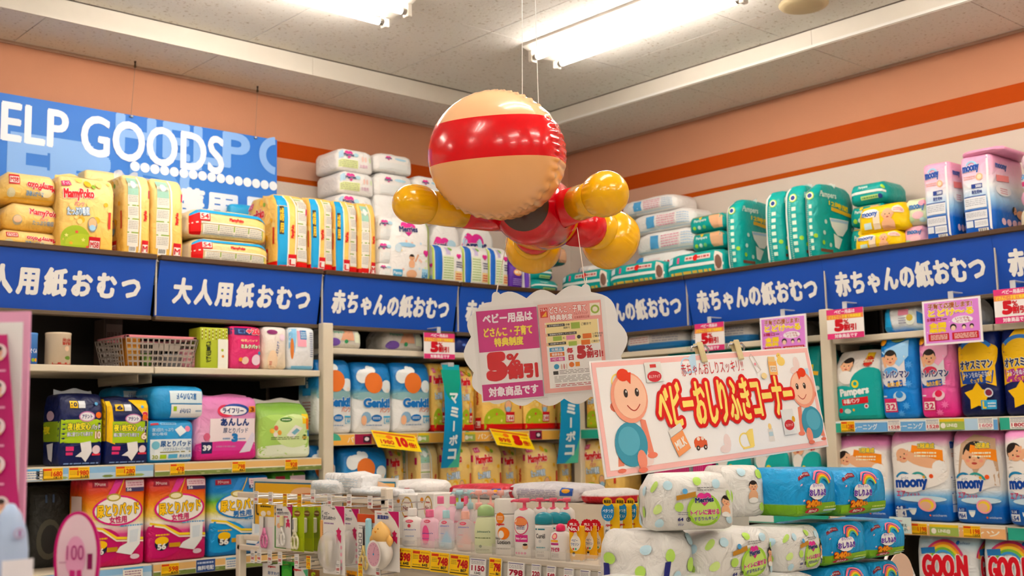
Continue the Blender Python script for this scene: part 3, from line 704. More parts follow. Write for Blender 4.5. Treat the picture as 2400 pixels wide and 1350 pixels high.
def moony_side(A):
    moony_word(A, .1, .77, .62, .88, 4); A.arc(.38, .86, .05, .075, 20, 160, '#9cc7e0'); A.small(.12, .7, .5, .75, 2, '#e8a08f', .4); A.e(.62, .72, .11, .045, '#f0b98f', 12); A.e(.62, .72, .07, .03, '#f5dcc0', 10)
    A.r(.36, .58, .7, .635, '#22408f', 2); A.t('5000', .5, .588, .68, .625, '#f0f2f6', .03); A.t('新生児90', .36, .51, .68, .56, '#22408f', .03)
    for y0, y1 in ((.34, .49), (.2, .32)): A.r(.08, y0, .78, y1, '#e9ebee', 3); A.r(.08, y1-.012, .78, y1, '#2a55a0', 2); A.small(.12, y0+.03, .74, y1-.03, 4, '#aab0bb', .35)
    A.r(.08, .11, .32, .19, '#dfe5ec', 2); A.r(.36, .1, .78, .19, '#e9ebee', 2); A.small(.38, .12, .75, .17, 3, '#aab0bb', .35); A.barcode(.46, .02, .78, .085); A.r(.83, 0, .9, 1, '#f4f2f4', 5)
def moony_main(A):
    A.t('moony', .1, .8, .45, .88, '#3a62ae', .05); A.r(.1, .66, .5, .74, '#ef8f8f', 3, tilt=3); A.e(.3, .55, .24, .07, '#f1f3f6', 14); A.small(.2, .5, .42, .58, 3, '#d98a9a', .4)
    baby(A, .6, .32, .05, tilt=60); A.e(.8, .28, .16, .06, SKIN, 12); [A.e(.25+.16*i, .16, .07, .045, '#f0c9d8', 10) for i in range(4)]
def moony_yellow(A):
    baby(A, .66, .62, .22, hair=False, body='#e8b48e'); A.r(.36, .1, .5, .75, '#f0dcc0', 3); A.e(.3, .72, .18, .16, '#f7f3ea', 16); A.t('moony', .12, .55, .46, .75, '#2f5fae', .05); A.r(.16, .15, .32, .38, '#cfe6e4', 2); A.e(.86, .75, .12, .14, '#f5d9c9', 12); A.small(.78, .68, .95, .8, 2, '#e08a9a', .5)
def moony_small(A): A.t('moony', .3, .5, .85, .75, '#3f74ae', .05); A.e(.6, .35, .2, .14, '#f3c9cf', 14); A.e(.78, .8, .15, .12, '#f3a7b8', 12); A.e(.3, .2, .15, .12, '#bfe0b8', 12); A.e(.75, .15, .12, .1, '#bfe3e0', 12)
def airfit(A, size='S84', kg='4-8', tilt=35, head=True, badge=True):
    A.e(.5, .62, .6, .26, '#f4efe9', 24)
    if head:
        if tilt > 20: A.e(.62, .68, .34, .085, SKIN, 18, rot=-12); A.e(.86, .6, .12, .075, '#f4f2ee', 12); baby(A, .24, .73, .085, hair=(kg != '4-8'), tilt=tilt)
        else: A.p([(.1, .4), (.22, .85), (.45, .95), (.9, .9), (.95, .4)], '#c9a98c'); A.p([(.1, .4), (.3, .8), (.5, .5), (.8, .8), (.95, .4)], '#e9e2dc'); baby(A, .5, .72, .135)
    if badge: A.p([(.42, .84), (.92, .78), (.92, .66), (.4, .76)], '#ef8f2c'); A.t('2冠達成', .52, .8, .8, .86, '#f4d23a', .04, o='#2a7f8a', ow=.08); A.small(.46, .7, .82, .77, 2, '#f7eecf', .5)
    A.arc(.24, .43, .09, .115, 20, 150, '#2a88b8'); A.arc(.5, .43, .09, .115, 20, 150, '#3a9f98'); A.e(.36, .42, .28, .1, '#f6f5f3', 20)
    A.t('ムーニー', .2, .46, .33, .49, '#1d3c80', .02); moony_word(A, .1, .34, .66, .46, 3); A.c(.72, .5, .025, '#e25a2a', 10); A.c(.6, .49, .016, '#eda83a', 8)
    A.t('エア', .1, .27, .26, .335, '#d4306a', .03); A.t('フィット', .28, .275, .52, .32, '#d4306a', .03); A.e(.55, .25, .4, .035, '#cfe6f2', 16)
    A.e(.62, .19, .15, .075, '#f0a3b4', 18); A.e(.62, .19, .115, .058, '#f2d24a', 16); A.e(.6, .18, .09, .045, '#e8b79c', 12)
    A.r(.05, .05, .24, .17, '#f2f4f6', 2); A.r(.05, .125, .24, .17, '#1f4a98', 1); A.t(kg, .08, .132, .19, .162, '#eef2f6', .02); A.t(size, .07, .06, .22, .11, '#1f4a98', .03)
    nappy(A, .36, .11, .14, .07); A.c(.65, .075, .012, '#e8682a', 8); A.t('unicharm', .69, .065, .92, .09, '#cfe0f0', .01)
def goon_front(A):
    for i, c in enumerate(['#d8457a', '#ef8f3a', '#f0d03a', '#7fc04a', '#4a9fd8']): A.arc(.48, .72, .2-.025*i, .225-.025*i, 20, 165, c)
    A.r(.1, .8, .34, .86, '#2f7fc0', 2, tilt=6)
    A.t('GOO.N', .12, .56, .86, .8, '#d42030', .07, o='#f4f2f0', ow=.05, rot=2); A.e(.5, .52, .3, .02, '#2a55a0', 12)
    A.c(.7, .92, .02, '#2a6fc0', 8); A.t('elleair', .74, .905, .9, .93, '#6f8fb8', .01); A.small(.35, .46, .65, .5, 1, '#e8a0b0', .5)
    A.t('まっさら', .18, .3, .7, .43, '#f2f6fa', .04, o='#2f7fc0', ow=.09); A.t('さら', .72, .3, .95, .43, '#2f7fc0', .04); A.e(.5, .1, .3, .06, '#cfe6f2', 16)
def pampers_pants(A):
    baby(A, .3, .8, .1); A.e(.3, .62, .18, .1, '#f2eee8', 14); A.r(.66, .86, .84, .98, '#e6c03a', 2); star(A, .75, .84, .085, '#d23a2a', 12, .8); A.t('超品質', .66, .82, .84, .865, '#f4e6c0', .03)
    A.e(.8, .5, .42, .25, TEAL, 24); A.e(.2, .4, .3, .1, TEAL, 20); A.r(0, .0, 1, .42, TEAL, 6)
    A.e(.5, .52, .08, .06, '#e6d23a', 12); A.e(.5, .525, .04, .03, TEAL, 10); A.t('Pampers', .14, .33, .78, .47, '#f4f6f2', .06, rot=5); A.r(.18, .23, .76, .32, '#d2242e', 3, tilt=5); A.t('卒業パンツ', .22, .24, .58, .31, '#f8f2ee', .04, rot=5)
    A.c(.14, .14, .035, '#d2242e', 12); A.e(.3, .13, .08, .035, '#cfeae2', 12); A.c(.72, .2, .035, '#e9eef2', 12); A.c(.72, .2, .02, '#d2242e', 8); A.c(.44, .15, .02, '#eeb03a', 8)
def torepan(A, boy=True):
    c1, c2 = ('#2a86d8', '#9fcdf0') if boy else ('#ea3f97', '#f7b3d2')
    A.r(.02, .38, .75, .72, '#e9e6ea', 4); A.p([(.05, .78), (.85, .9), (.85, .72), (.6, .6)], c2)
    baby(A, .36, .7, .085); A.e(.36, .55, .2, .05, '#5aa5e0' if boy else '#d23a5a', 14); A.line([(.22, .6), (.14, .72)], .035, SKIN); A.c(.12, .9, .05, '#e09a2a', 12); A.e(.55, .92, .2, .04, '#7a8f5a', 12)
    A.t('トレパンマン', .1, .47, .84, .56, '#1f2f7a', .05, o='#f4f4f4', ow=.06); A.r(.08, .36, .66, .44, '#1f5fb8', 3, tilt=4); A.t('ぬれた感じ', .24, .37, .64, .43, '#f4c34a', .04, rot=4); A.e(.55, .26, .17, .06, '#cfe4f6' if boy else '#f4d0dc', 16); A.e(.55, .28, .1, .04, '#3a8fd8' if boy else '#e0305a', 12)
    size_box(A, .1, .08, .46, .24, '32', '#d0356a'); A.small(.06, .25, .2, .28, 1, '#f4f4f4')
    for x, y in ((.8, .4), (.7, .15), (.55, .06), (.85, .62)): star(A, x, y, .05, '#5aaaf0' if boy else '#f47fbb', 8, .5)
def oyasumi(A, c2='#1f4fa8'):
    star(A, .5, .62, .36, '#f4c41f', 5, .62); A.p([(.08, .5), (.92, .5), (.86, .36), (.14, .36)], c2)
    A.arc(.5, .62, .2, .24, 40, 140, '#3a7fd0'); A.t('オヤスミマン', .1, .52, .9, .62, '#1a2360', .05, o='#e9efe6', ow=.06, rot=2); A.t('フトンをぬらさない', .16, .43, .86, .49, '#e8eef6', .02, rot=2); A.t('ぐっすり', .34, .37, .66, .42, '#f0c53a', .03, rot=2)
    star(A, .5, .22, .16, '#f0c020', 5, .6); A.e(.76, .26, .1, .05, '#d9dde6', 14); A.e(.76, .26, .075, .035, '#8a2f4a', 12); A.r(.56, .08, .92, .18, '#3fa6d8', 2); A.t('L', .6, .09, .68, .17, '#f0d23a', .06); A.small(.72, .1, .9, .16, 2, '#eaf2f6')
def genki_front(A):
    A.e(.5, .52, .7, .06, '#8fb5b8', 20); A.c(.2, .8, .1, '#e9eeee', 14); A.c(.82, .66, .09, '#e9eeee', 14); A.c(.4, .9, .06, '#eef2f2', 12); A.c(.48, .9, .05, '#eef2f2', 12); A.e(.3, .86, .14, .05, '#eef2f2', 14)
    A.c(.48, .71, .15, '#e07a3a', 24); A.c(.86, .6, .03, '#e9e1d8', 10)
    A.t('Genki!', .22, .36, .92, .49, '#2576be', .07, o='#f3f5f4', ow=.04); A.t('パンツ', .64, .29, .92, .36, '#d8703a', .03); A.e(.3, .22, .12, .08, '#8fb4cf', 14); A.e(.24, .18, .07, .07, SKIN, 10); A.e(.56, .21, .14, .05, '#2576be', 16); A.small(.46, .19, .66, .23, 2, '#dfeaf4', .5)
    A.r(.74, .215, .94, .24, '#4fb0d8', 1); A.t('L44', .76, .13, .92, .21, '#6fb8d8', .02); A.small(.3, .1, .72, .12, 1, '#7f9fc0', .6)
def genki_side(A): A.t('Genki!', .1, .66, .9, .74, '#dfe9f2', .04, rot=90); A.r(.3, .52, .7, .62, '#3f9fd8', 2); A.small(.3, .12, .7, .45, 8, '#c98f8a', .4)
def attento(A, n='10', yellow=False):
    if yellow: A.p([(0, .95), (.12, .95), (.2, .3), (0, .35)], '#f2c21f'); A.p([(.55, .97), (1, .97), (1, .6), (.85, .72)], '#f2c21f'); A.t('2', .82, .66, .97, .78, '#e0355a', .06, o='#f4d9c9', ow=.04)
    A.r(0 if not yellow else .14, .32, 1, .64, '#a9c92c'); A.r(.2, .8, .38, .9, '#f0c42a', 2); A.t(n, .23, .82, .36, .88, '#1a2350', .04); A.r(.4, .8, .56, .9, '#e9ecf2', 2); A.c(.82, .86, .025, '#5fa8d8', 8)
    A.e(.6, .68, .19, .075, '#c77fb0', 16); A.e(.6, .68, .165, .06, '#f1edf0', 16); A.t('アテント', .48, .65, .72, .71, '#1f2f7a', .04); A.c(.88, .7, .045, '#e8742a', 12)
    A.t('夜1枚安心', .16, .49, .68, .6, '#f2e53a', .05, o='#1a2350', ow=.07); A.t('パッド', .7, .49, .92, .57, '#f2f2f4', .04, o='#1a2350', ow=.06); A.t('横に寝ていても朝まで', .16, .41, .74, .47, '#f4f4f4', .02, o='#2a3f8a', ow=.06); A.t(n, .8, .37, .94, .47, '#f4e9d8', .04, o='#a85a2a', ow=.06)
    A.r(.14, .21, .32, .27, '#e0407a', 2); A.r(.14, .15, .3, .19, '#e0407a', 1); A.p([(.46, .32), (.7, .34), (.74, .2), (.6, .05), (.5, .12), (.36, .13), (.5, .2)], '#f2f0f0'); A.c(.84, .22, .06, '#e9d3dc', 14); A.r(.74, .14, .94, .17, '#d83a50', 1); A.small(.1, .01, .9, .05, 1, '#7f9fd8', .6)
def attento_side(A): A.r(0, .34, 1, .62, '#7f9a26', 3); A.e(.5, .7, .2, .07, '#b9a0b8', 12); A.t('夜', .1, .45, .5, .56, '#e0d53a', .05); A.p([(.3, .3), (.7, .32), (.6, .06), (.4, .1)], '#cfcfd8')
def lifree(A):
    A.r(.2, .22, .96, .66, '#f2e4e6'); A.e(.5, .22, .62, .09, '#d8489a', 24); A.r(0, 0, 1, .16, '#d6348a', 3)
    A.e(.46, .78, .14, .1, '#d83a5a', 18); A.e(.62, .8, .22, .1, '#2a4f9a', 18); A.e(.58, .785, .22, .075, '#f4f0f2', 18); A.t('ライフリー', .4, .74, .74, .83, '#1f2a6a', .05); A.r(.84, .76, .96, .86, '#ef9a2a', 2); A.t('3', .87, .77, .93, .84, '#7a2a1a', .05)
    A.t('あんしん', .36, .54, .84, .66, '#1f3a7a', .06); A.t('尿とりパッド', .4, .43, .82, .51, '#2f4a7a', .02); A.t('3', .54, .3, .65, .42, '#2f7fc0', .07); A.small(.4, .32, .52, .37, 1, '#6f8fb8'); A.small(.66, .32, .78, .36, 1, '#6f8fb8')
    A.p([(.9, .44), (.98, .4), (.86, .14), (.68, .12)], '#e4dcea'); A.r(.08, .12, .24, .3, '#232a5a', 2); A.t('39', .1, .17, .22, .25, '#f2f2f4', .05); A.e(.16, .38, .05, .06, '#d86a8a', 10); A.small(.3, .2, .62, .25, 1, '#c77fa8')
def powerpad(A):
    A.r(.04, .9, .22, .97, '#b02a3a', 2); A.r(.26, .9, .6, .97, '#8fc4e6', 2); A.small(.28, .91, .58, .96, 1, '#2f6fa0'); A.t('尿3回たっぷり', .08, .74, .52, .82, '#d8eaf4', .01); A.t('安心吸収', .08, .65, .38, .72, '#d8eaf4', .01); A.p([(.55, .78), (.7, .88), (.82, .74), (.66, .62)], '#e9f0f4'); A.c(.84, .8, .07, '#e88aa8', 14)
    A.r(.04, .06, .95, .56, '#e9f1f4'); A.t('尿とりパッド', .24, .38, .92, .52, '#2a5f9a', .05); A.t('パワフルスーパー吸収', .3, .28, .92, .36, '#3f7fb0', .01); A.r(.24, .24, .92, .265, '#8f8a4a', 1); A.e(.15, .42, .08, .1, '#7fc4d8', 12); A.t('30', .08, .1, .2, .19, '#9fae2a', .03); A.r(.24, .1, .38, .2, '#a9c92c', 1); A.r(.42, .1, .62, .2, '#5fb8e0', 1); A.t('男女共用', .66, .11, .92, .19, '#3f8fc8', .02)
def powerpad_lie(A):
    A.r(.3, .5, .95, .88, '#dfeef4'); A.t('尿とりパッド', .42, .6, .8, .8, '#2a6fae', .05, rot=180); A.r(.32, .02, .95, .46, '#f1f2f0'); A.t('とりパッド', .48, .2, .68, .34, '#2a5f9a', .05, rot=180); A.small(.78, .22, .92, .32, 1, '#8fa8c0'); A.r(.36, .26, .42, .4, '#a9c92c', 1)
def greenpad(A):
    A.e(.35, .35, .6, .45, '#a9cf6a', 24); A.e(.5, .12, .7, .14, '#e6eed6', 22); A.e(.65, .5, .4, .3, '#d3e6a6', 20)
    A.e(.5, .7, .12, .045, '#3f7a2f', 14); A.small(.42, .68, .58, .72, 1, '#e6eed6'); A.p([(.5, .42), (.68, .6), (.82, .54), (.64, .36)], '#f4f2ea'); A.p([(.6, .46), (.7, .54), (.76, .5), (.66, .42)], '#7fb8c8')
    for x, y, c in ((.22, .5, '#e8b84a'), (.3, .55, '#d86a5a'), (.36, .47, '#e9a24a'), (.28, .44, '#f0e6d6')): A.c(x, y, .045, c, 10)
    A.small(.2, .34, .75, .4, 2, '#6a7a4a', .4); A.c(.86, .38, .05, '#3f6a2a', 12); A.t('20', .81, .35, .91, .4, '#e8c060', .04); A.r(.9, .52, .98, .72, '#e2722a', 2); A.r(.92, .4, .99, .5, '#2f7fc0', 2); A.r(.82, .62, .96, .8, '#f2d03a', 2)
def urinepad(A, man=False):
    m1, m2 = ('#1f84c8', '#2a9ad8') if man else ('#d8287f', '#c4206a')
    A.p([(.48, .99), (.62, .99), (.36, .72), (.28, .72)], '#3a8fd8' if man else '#e0429a'); A.line([(.62, .99), (.5, .78)], .012, '#f0c020')
    A.r(.08, .9, .34, .97, '#a81f3a', 2); A.t('M×one', .12, .915, .3, .955, '#e6cfcf', .01); A.r(.64, .84, .97, .97, '#f3d9df', 2); A.small(.67, .9, .94, .95, 2, '#c77f95', .5); A.r(.64, .84, .97, .885, '#4a3f6a', 1); A.t('56', .66, .848, .74, .88, '#f2f2f4', .03)
    A.e(.52, .63, .43, .17, m1, 26); A.e(.52, .63, .395, .15, '#f3efe8', 26); A.e(.44, .78, .12, .045, '#b09a3a', 14); A.e(.44, .78, .09, .03, '#e9e0b8', 12)
    A.t('尿とりパッド', .16, .57, .88, .71, '#f4c41f', .05, o='#3f3418', ow=.05, rot=3); A.t('男性用' if man else '女性用', .36, .49, .66, .57, '#2a74b8' if man else '#c8286a', .04, rot=2)
    A.e(.18, .25, .42, .2, m2, 24); A.line([(.02, .46), (.25, .43), (.5, .32), (.98, .3)], .03, '#f2d23a'); A.line([(.02, .44), (.25, .41), (.5, .29), (.98, .27)], .018, '#f5ecd6')
    A.p([(.68, .45), (.92, .46), (.9, .24), (.76, .12), (.5, .16), (.56, .22), (.68, .26)], '#f1f3f4'); A.p([(.72, .4), (.87, .41), (.85, .27), (.72, .26)], '#dce6ee'); A.small(.55, .44, .95, .47, 1, '#5fa8d8')
    A.c(.22, .22, .085, '#1c2440', 18); A.e(.22, .255, .085*A.H/A.W, .05, '#f2c21f', 16); A.t('56', .15, .15, .29, .22, '#f4f2ec', .05); A.r(.34, .17, .52, .22, '#c9992a', 2); A.e(.82, .1, .08, .03, '#e6d0dc', 12)
    A.t('おいしい', .14, .3, .34, .34, '#f0c020', .03) if False else A.small(.12, .31, .34, .34, 1, '#f0c020', .6)
def cotton(A):
    for i in range(8):
        for j in range(6): A.c(.06+.125*i, .72+.045*j, .018, '#e6e9b0' if (i+j) % 2 else '#8f6a2a', 8)
    A.r(.62, 0, 1, .72, '#f0efe2', 3); A.c(.78, .45, .035, '#a9b83a', 10); A.c(.8, .3, .035, '#d88a3a', 10)
    for i, ch in enumerate('ベビーコットン'): A.t(ch if ch != 'ー' else '|', .2, .6-.075*i, .38, .66-.075*i, '#2a3318', .05)
def milkpad(A): A.r(0, .8, 1, 1, '#232a66'); A.t('+20', .5, .82, .96, .97, '#e83a5a', .06, o='#f4d9d2', ow=.05); A.r(.25, .84, .45, .93, '#4f7fc0', 1); A.t('母乳パッド', .3, .64, .85, .7, '#f4c9a0', .03); A.t('ミルクパット', .3, .48, .95, .58, '#f2f6e6', .05, o='#7f9f2a', ow=.06); A.c(.45, .2, .09, '#f4d3c0', 14); A.e(.8, .22, .15, .13, '#f4dce6', 14); A.c(.3, .22, .05, '#ef9a3a', 10); A.c(.9, .38, .045, '#3fa0c8', 10)
def premium(A): A.e(.35, .88, .22, .06, '#8a2a6a', 12); A.c(.75, .76, .08, '#f2d9e6', 14); A.t('プレミアムケア', .2, .42, .84, .49, '#2a4fa0', .03, rot=80); A.e(.35, .2, .2, .25, '#f3d6b4', 16); A.small(.22, .1, .32, .2, 3, '#d03a3a')
def whitepad(A): A.p([(0, .98), (.3, .98), (.2, .4), (0, .5)], '#8cc4e8'); A.r(.3, .55, .62, .92, '#f0a8b8', 2); A.r(.4, .72, .64, .93, '#3a86c0', 2); A.small(.42, .74, .62, .9, 4, '#dcecf4'); A.small(.78, .3, .9, .9, 12, '#6f7fa8', .4); A.r(.1, .0, .9, .1, '#7fc0e0', 2); A.e(.12, .5, .06, .25, '#d8803a', 12)
def wipe_pampers_w(A): A.t('Pampers', .12, .7, .45, .85, '#7fb8a0', .04); A.e(.18, .3, .16, .2, '#7a5ab0', 16); A.p([(.35, .4), (.45, .9), (.7, .9), (.72, .4)], '#e0a98a'); A.c(.5, .35, .1, '#3f9f6a', 10); A.r(.75, .3, .95, .8, '#e8efd8', 2)
def wipe_blue(A): A.r(0, 0, 1, .3, '#2f7fc0'); A.r(.1, .35, .45, .75, '#efe9e6', 2); A.small(.12, .4, .43, .7, 3, '#d09a9a', .4); A.small(.5, .4, .9, .75, 3, '#a5a5b0', .4)
def wipe_softan(A): A.p([(0, 0), (.3, 0), (.22, .95), (0, .95)], '#2fa0d8'); A.e(.7, .5, .12, .25, '#e9efe2', 14); A.c(.7, .5, .12, '#c9b04a', 8); A.r(.45, .6, .68, .8, '#e88fa8', 2); A.r(.85, .3, 1, .7, '#2a7fc8', 2); A.small(.45, .3, .62, .55, 3, '#8a8aa0', .4)
def merries_big(A):
    rr = random.Random(4)
    for x, y, c in ((.07, .85, '#bfe07a'), (.22, .8, '#c5e4f0'), (.55, .88, '#b7de6a'), (.78, .82, '#c5e4f0'), (.95, .68, '#b7de6a'), (.33, .42, '#b7de6a'), (.1, .4, '#d4ec9a'), (.12, .14, '#c5e4f0'), (.93, .2, '#c5e4f0')): A.e(x, y, .05, .085, c, 16)
    A.e(.62, .36, .2, .3, '#a6d648', 26); A.e(.62, .36, .16, .25, '#c7e67a', 24); merries_heart(A, .62, .56, .13)
    A.t('トイレに流せる', .46, .28, .8, .38, '#d4307f', .04, o='#f4f6ec', ow=.05, rot=3); A.t('するりんキレイ', .5, .18, .78, .25, '#2a2f7a', .02, o='#f4f6ec', ow=.05, rot=3)
    baby(A, .89, .52, .085, body='#f4f2ee'); A.p([(.3, .62), (.52, .7), (.52, .61), (.3, .54)], '#b8862f'); A.e(.4, .7, .03, .05, '#5fa8d8', 10); A.small(.54, .7, .74, .78, 2, '#777777', .35); A.t('64', .32, .17, .38, .23, '#2a2f7a', .05); A.t('③', .41, .16, .46, .24, '#222222', .03); A.small(.32, .27, .44, .34, 2, '#8a8a9a', .35); A.t('eco', .33, .08, .39, .12, '#6f74a8', .01)
def merries_end(A):
    for x, y, c in ((.2, .6, '#b7de6a'), (.75, .4, '#b7de6a'), (.4, .2, '#c5e4f0'), (.8, .85, '#c5e4f0')): A.e(x, y, .1, .12, c, 12)
    A.r(.1, .25, .2, .5, '#2a2f7a', 2)
def rainbow_wipes(A):
    A.r(0, 0, 1, .27, '#7fb52a'); A.r(.05, .84, .24, .95, '#8a1f34', 2); A.t('M×one', .08, .87, .21, .92, '#e6cfcf', .01)
    for i, c in enumerate(['#e35a8a', '#ef8f3a', '#f3d03a', '#8fc83a', '#3fb0c8']): A.arc(.52, .6, .28-.03*i, .31-.03*i, 15, 165, c)
    A.arc(.5, .6, .34, .39, 25, 155, '#ef7f9a'); A.e(.34, .5, .16, .16, '#f6f6f6', 20); A.e(.28, .56, .1, .12, '#f6f6f6', 14); A.e(.42, .56, .09, .12, '#f6f6f6', 14)
    A.t('赤ちゃんの', .24, .6, .46, .68, '#a88fd0', .02); A.t('おしりふき', .17, .42, .52, .56, '#6a3fae', .06, o='#f7f2f6', ow=.05)
    for x, y in ((.08, .7), (.72, .75), (.9, .5), (.1, .35)): star(A, x, y, .03, '#f2c3d2', 5)
    A.t('240', .12, .2, .34, .33, '#f0a01f', .07, o='#b5271f', ow=.07); A.t('枚入', .36, .21, .46, .3, '#f0a01f', .05, o='#b5271f', ow=.07); A.e(.28, .1, .16, .07, '#c22030', 14); A.t('80×3', .19, .07, .37, .14, '#f6e9e6', .03); A.small(.56, .14, .86, .2, 1, '#cfe07a'); A.r(.56, .07, .88, .12, '#bfe0ea', 2)
# ================================================================ packs on the top deck, left wall
fY = film([(0, '#f2c25c'), (.5, '#f6d180'), (1, '#f9dea0')]); fYr = film([(0, '#d81f1f'), (.09, '#d81f1f'), (.1, '#f5cb70'), (1, '#f8da94')], hard=True)
fW = film([(0, '#f3f0ec'), (1, '#f6f4f1')], wrinkle=.45); fT = film('#10a8a2'); fT2 = film('#0f9f9a')
DY = 5.115; g1 = 'diaper packs on the top deck'
zl = lambda px, py, Y=DY: pY(px, py, Y).z
zr = lambda px, py, X=DY: pX(px, py, X).z
def stackL(name, cat, rows, Y, d, body, **k):
    """packs lying on one another; rows bottom to top: (label, x0, x1, ytop, front art)"""
    z = k.pop('z0', ZD)
    for lab, x0, x1, yt, art in rows:
        o = packL(name, lab, cat, x0, x1, yt, z, Y, d, body, front=art, style='lying', **k); z = zl((x0+x1)/2, yt, Y)+.001
def stackR(name, cat, rows, X, d, body, **k):
    z = k.pop('z0', ZD)
    for lab, x0, x1, yt, art in rows:
        packR(name, lab, cat, x0, x1, yt, z, X, d, body, front=art, style='lying', **k); z = zr((x0+x1)/2, yt, X)+.001
stackL('diaper_pack', 'diaper pack', [('yellow diaper pack lying flat, lowest of three left of the standing yellow pack', -6, 146, 541, mamy_lie),
    ('yellow diaper pack lying flat, middle of three left of the standing yellow pack', 12, 146, 477, mamy_lie_up),
    ('yellow diaper pack lying flat, top of three left of the standing yellow pack', 2, 141, 405, mamy_lie)], 5.16, .3, fY, bulge=.012, r=.04, group=g1)
packL('diaper_pack', 'yellow diaper pack cut by the left edge above the header sign', 'diaper pack', -90, -8, 455, ZD, 5.16, .3, fY, front=mamy_lie, style='lying', r=.05, group=g1)
packL('diaper_pack', 'standing yellow diaper pack with its big red name facing out', 'diaper pack', 139, 268, 415, ZD, DY, .2, fY, front=mamy_front, top=mamy_top, style='fold', group=g1, fin=.03)
packL('diaper_pack', 'yellow diaper pack seen edge-on, nearest the big red-named pack', 'diaper pack', 290, 353, 409, ZD, DY, .26, fY, front=mamy_side, left=mamy_front, style='fold', group=g1, fin=.045, handle=clear('#f2f2f2', .45))
packL('diaper_pack', 'yellow diaper pack seen edge-on beside the blue-topped lying packs', 'diaper pack', 356, 430, 418, ZD, DY, .26, fY, front=mamy_side, left=mamy_front, style='fold', group=g1, fin=.02, handle=clear('#f2f2f2', .45))
packL('diaper_pack', 'yellow diaper pack lying with its creased top behind the standing packs', 'diaper pack', 195, 290, 402, ZD, 5.4, .1, fY, front=mamy_lie_up, style='box', group=g1)
stackL('diaper_pack', 'diaper pack', [('blue and yellow diaper pack with a red end, lower of two lying packs', 446, 634, 562, mamy_edge),
    ('blue and yellow diaper pack with a red end, upper of two lying packs', 441, 630, 494, mamy_edge)], DY, .34, film([(0, '#e9e2da'), (.02, '#f0dcae'), (1, '#f4d27e')], 'X'), bulge=.012, r=.03, group=g1)
packL('diaper_pack', 'yellow diaper pack with a blue corner lying behind the two lying packs', 'diaper pack', 538, 625, 482, ZD, 5.46, .05, film([(0, YEL), (.7, YEL), (.72, '#3aa4d8')], hard=True), style='box', group=g1)
mb_ = lambda A: mamy_side(A, 'L54', True); mf = lambda A: mamy_front(A, True, 'L54')
for x0, x1, yt, lab in ((648, 722, 455, 'first of three blue and yellow edge-on packs, its red-named face showing'), (727, 781, 464, 'middle of three blue and yellow edge-on diaper packs'), (785, 838, 471, 'third of three blue and yellow edge-on packs, beside the plain yellow one')):
    packL('diaper_pack', lab, 'diaper pack', x0, x1, yt, ZD, DY, .3 if x0 < 700 else .17, fYr, front=mb_, left=mf, style='fold', group=g1, fin=.012)
packL('diaper_pack', 'yellow and red edge-on pack without blue, left of the white wipes stack', 'diaper pack', 841, 882, 476, ZD, DY, .17, fYr, front=lambda A: mamy_side(A, 'M58', False, True), left=mf, style='fold', group=g1)
# white wipes bundles piled up behind
wl = ['lowest', 'second', 'third', 'fourth', 'topmost']
yy = [575, 520, 456, 404, 351]
stackL('wipes_bundle', 'wipes', [('white wipes bundle, %s of the tall stack against the wall stripes' % wl[i], 790+(4 if i % 2 else 0), 876+(i % 2)*3, yy[i], merries_wipes_small) for i in range(5)], 5.3, .24, fW, bulge=.008, r=.02, group='white wipes bundles on the deck')
for i, (yt, x0, x1) in enumerate(((615, 884, 922), (560, 884, 922), (505, 886, 926))):
    packL('wipes_bundle', 'white wipes bundle end-on, %s of three left of the standing white pack' % ('bottom', 'middle', 'top')[i], 'wipes', x0, x1, yt, (ZD, zl(900, 617), zl(900, 562))[i], 5.14, .2, fW, front=merries_wipes_end, style='lying', r=.02, group='white wipes bundles on the deck')
packL('wipes_bundle', 'white wipes bundle with a loose flap, right end of the stack top', 'wipes', 880, 968, 362, zl(920, 404, 5.3), 5.3, .24, fW, front=merries_wipes_end, style='lying', r=.02, amp=.008, group='white wipes bundles on the deck')
packL('wipes_bundle', 'white wipes bundle second from the top, right half of the stack', 'wipes', 880, 968, 408, zl(920, 460, 5.3), 5.3, .24, fW, front=merries_wipes_end, style='lying', r=.02, group='white wipes bundles on the deck')
packL('wipes_bundle', 'white wipes bundle half hidden behind the yellow balloon arm', 'wipes', 970, 1050, 415, zl(1010, 465, 5.3), 5.3, .24, fW, front=merries_wipes_end, style='lying', r=.02, group='white wipes bundles on the deck')
packL('wipes_bundle', 'tall white wipes carton supporting the upper bundles behind the balloon arm', 'wipes', 880, 1004, 462, ZD, 5.3, .24, fW, style='box', r=.02, group='white wipes bundles on the deck')
packL('diaper_pack', 'white diaper pack with a pink heart logo standing left of the balloon', 'diaper pack', 917, 1010, 512, ZD, DY, .14, fW, front=merries_front, style='fold', r=.03, group=g1, fin=.015)
packL('wipes_bundle', 'white wipes bundle lying behind the edge-on white packs', 'wipes', 1012, 1082, 528, ZD, 5.34, .2, fW, front=merries_wipes_end, style='lying', amp=.006, group='white wipes bundles on the deck')
packL('wipes_bundle', 'white wipes bundle with a yellow spot left of the balloon string', 'wipes', 1082, 1160, 535, ZD, 5.36, .2, fW, front=merries_wipes_small, style='lying', group='white wipes bundles on the deck')
for x0, x1, yt, lab in ((1018, 1087, 574, 'white and blue edge-on diaper pack next to the pink-heart pack'), (1089, 1146, 576, 'white and blue edge-on diaper pack in the middle of three'), (1148, 1192, 580, 'white and blue edge-on diaper pack behind the thin string')):
    packL('diaper_pack', lab, 'diaper pack', x0, x1, yt, ZD, DY, .2, fW, front=merries_side, left=merries_front, style='fold', group=g1)
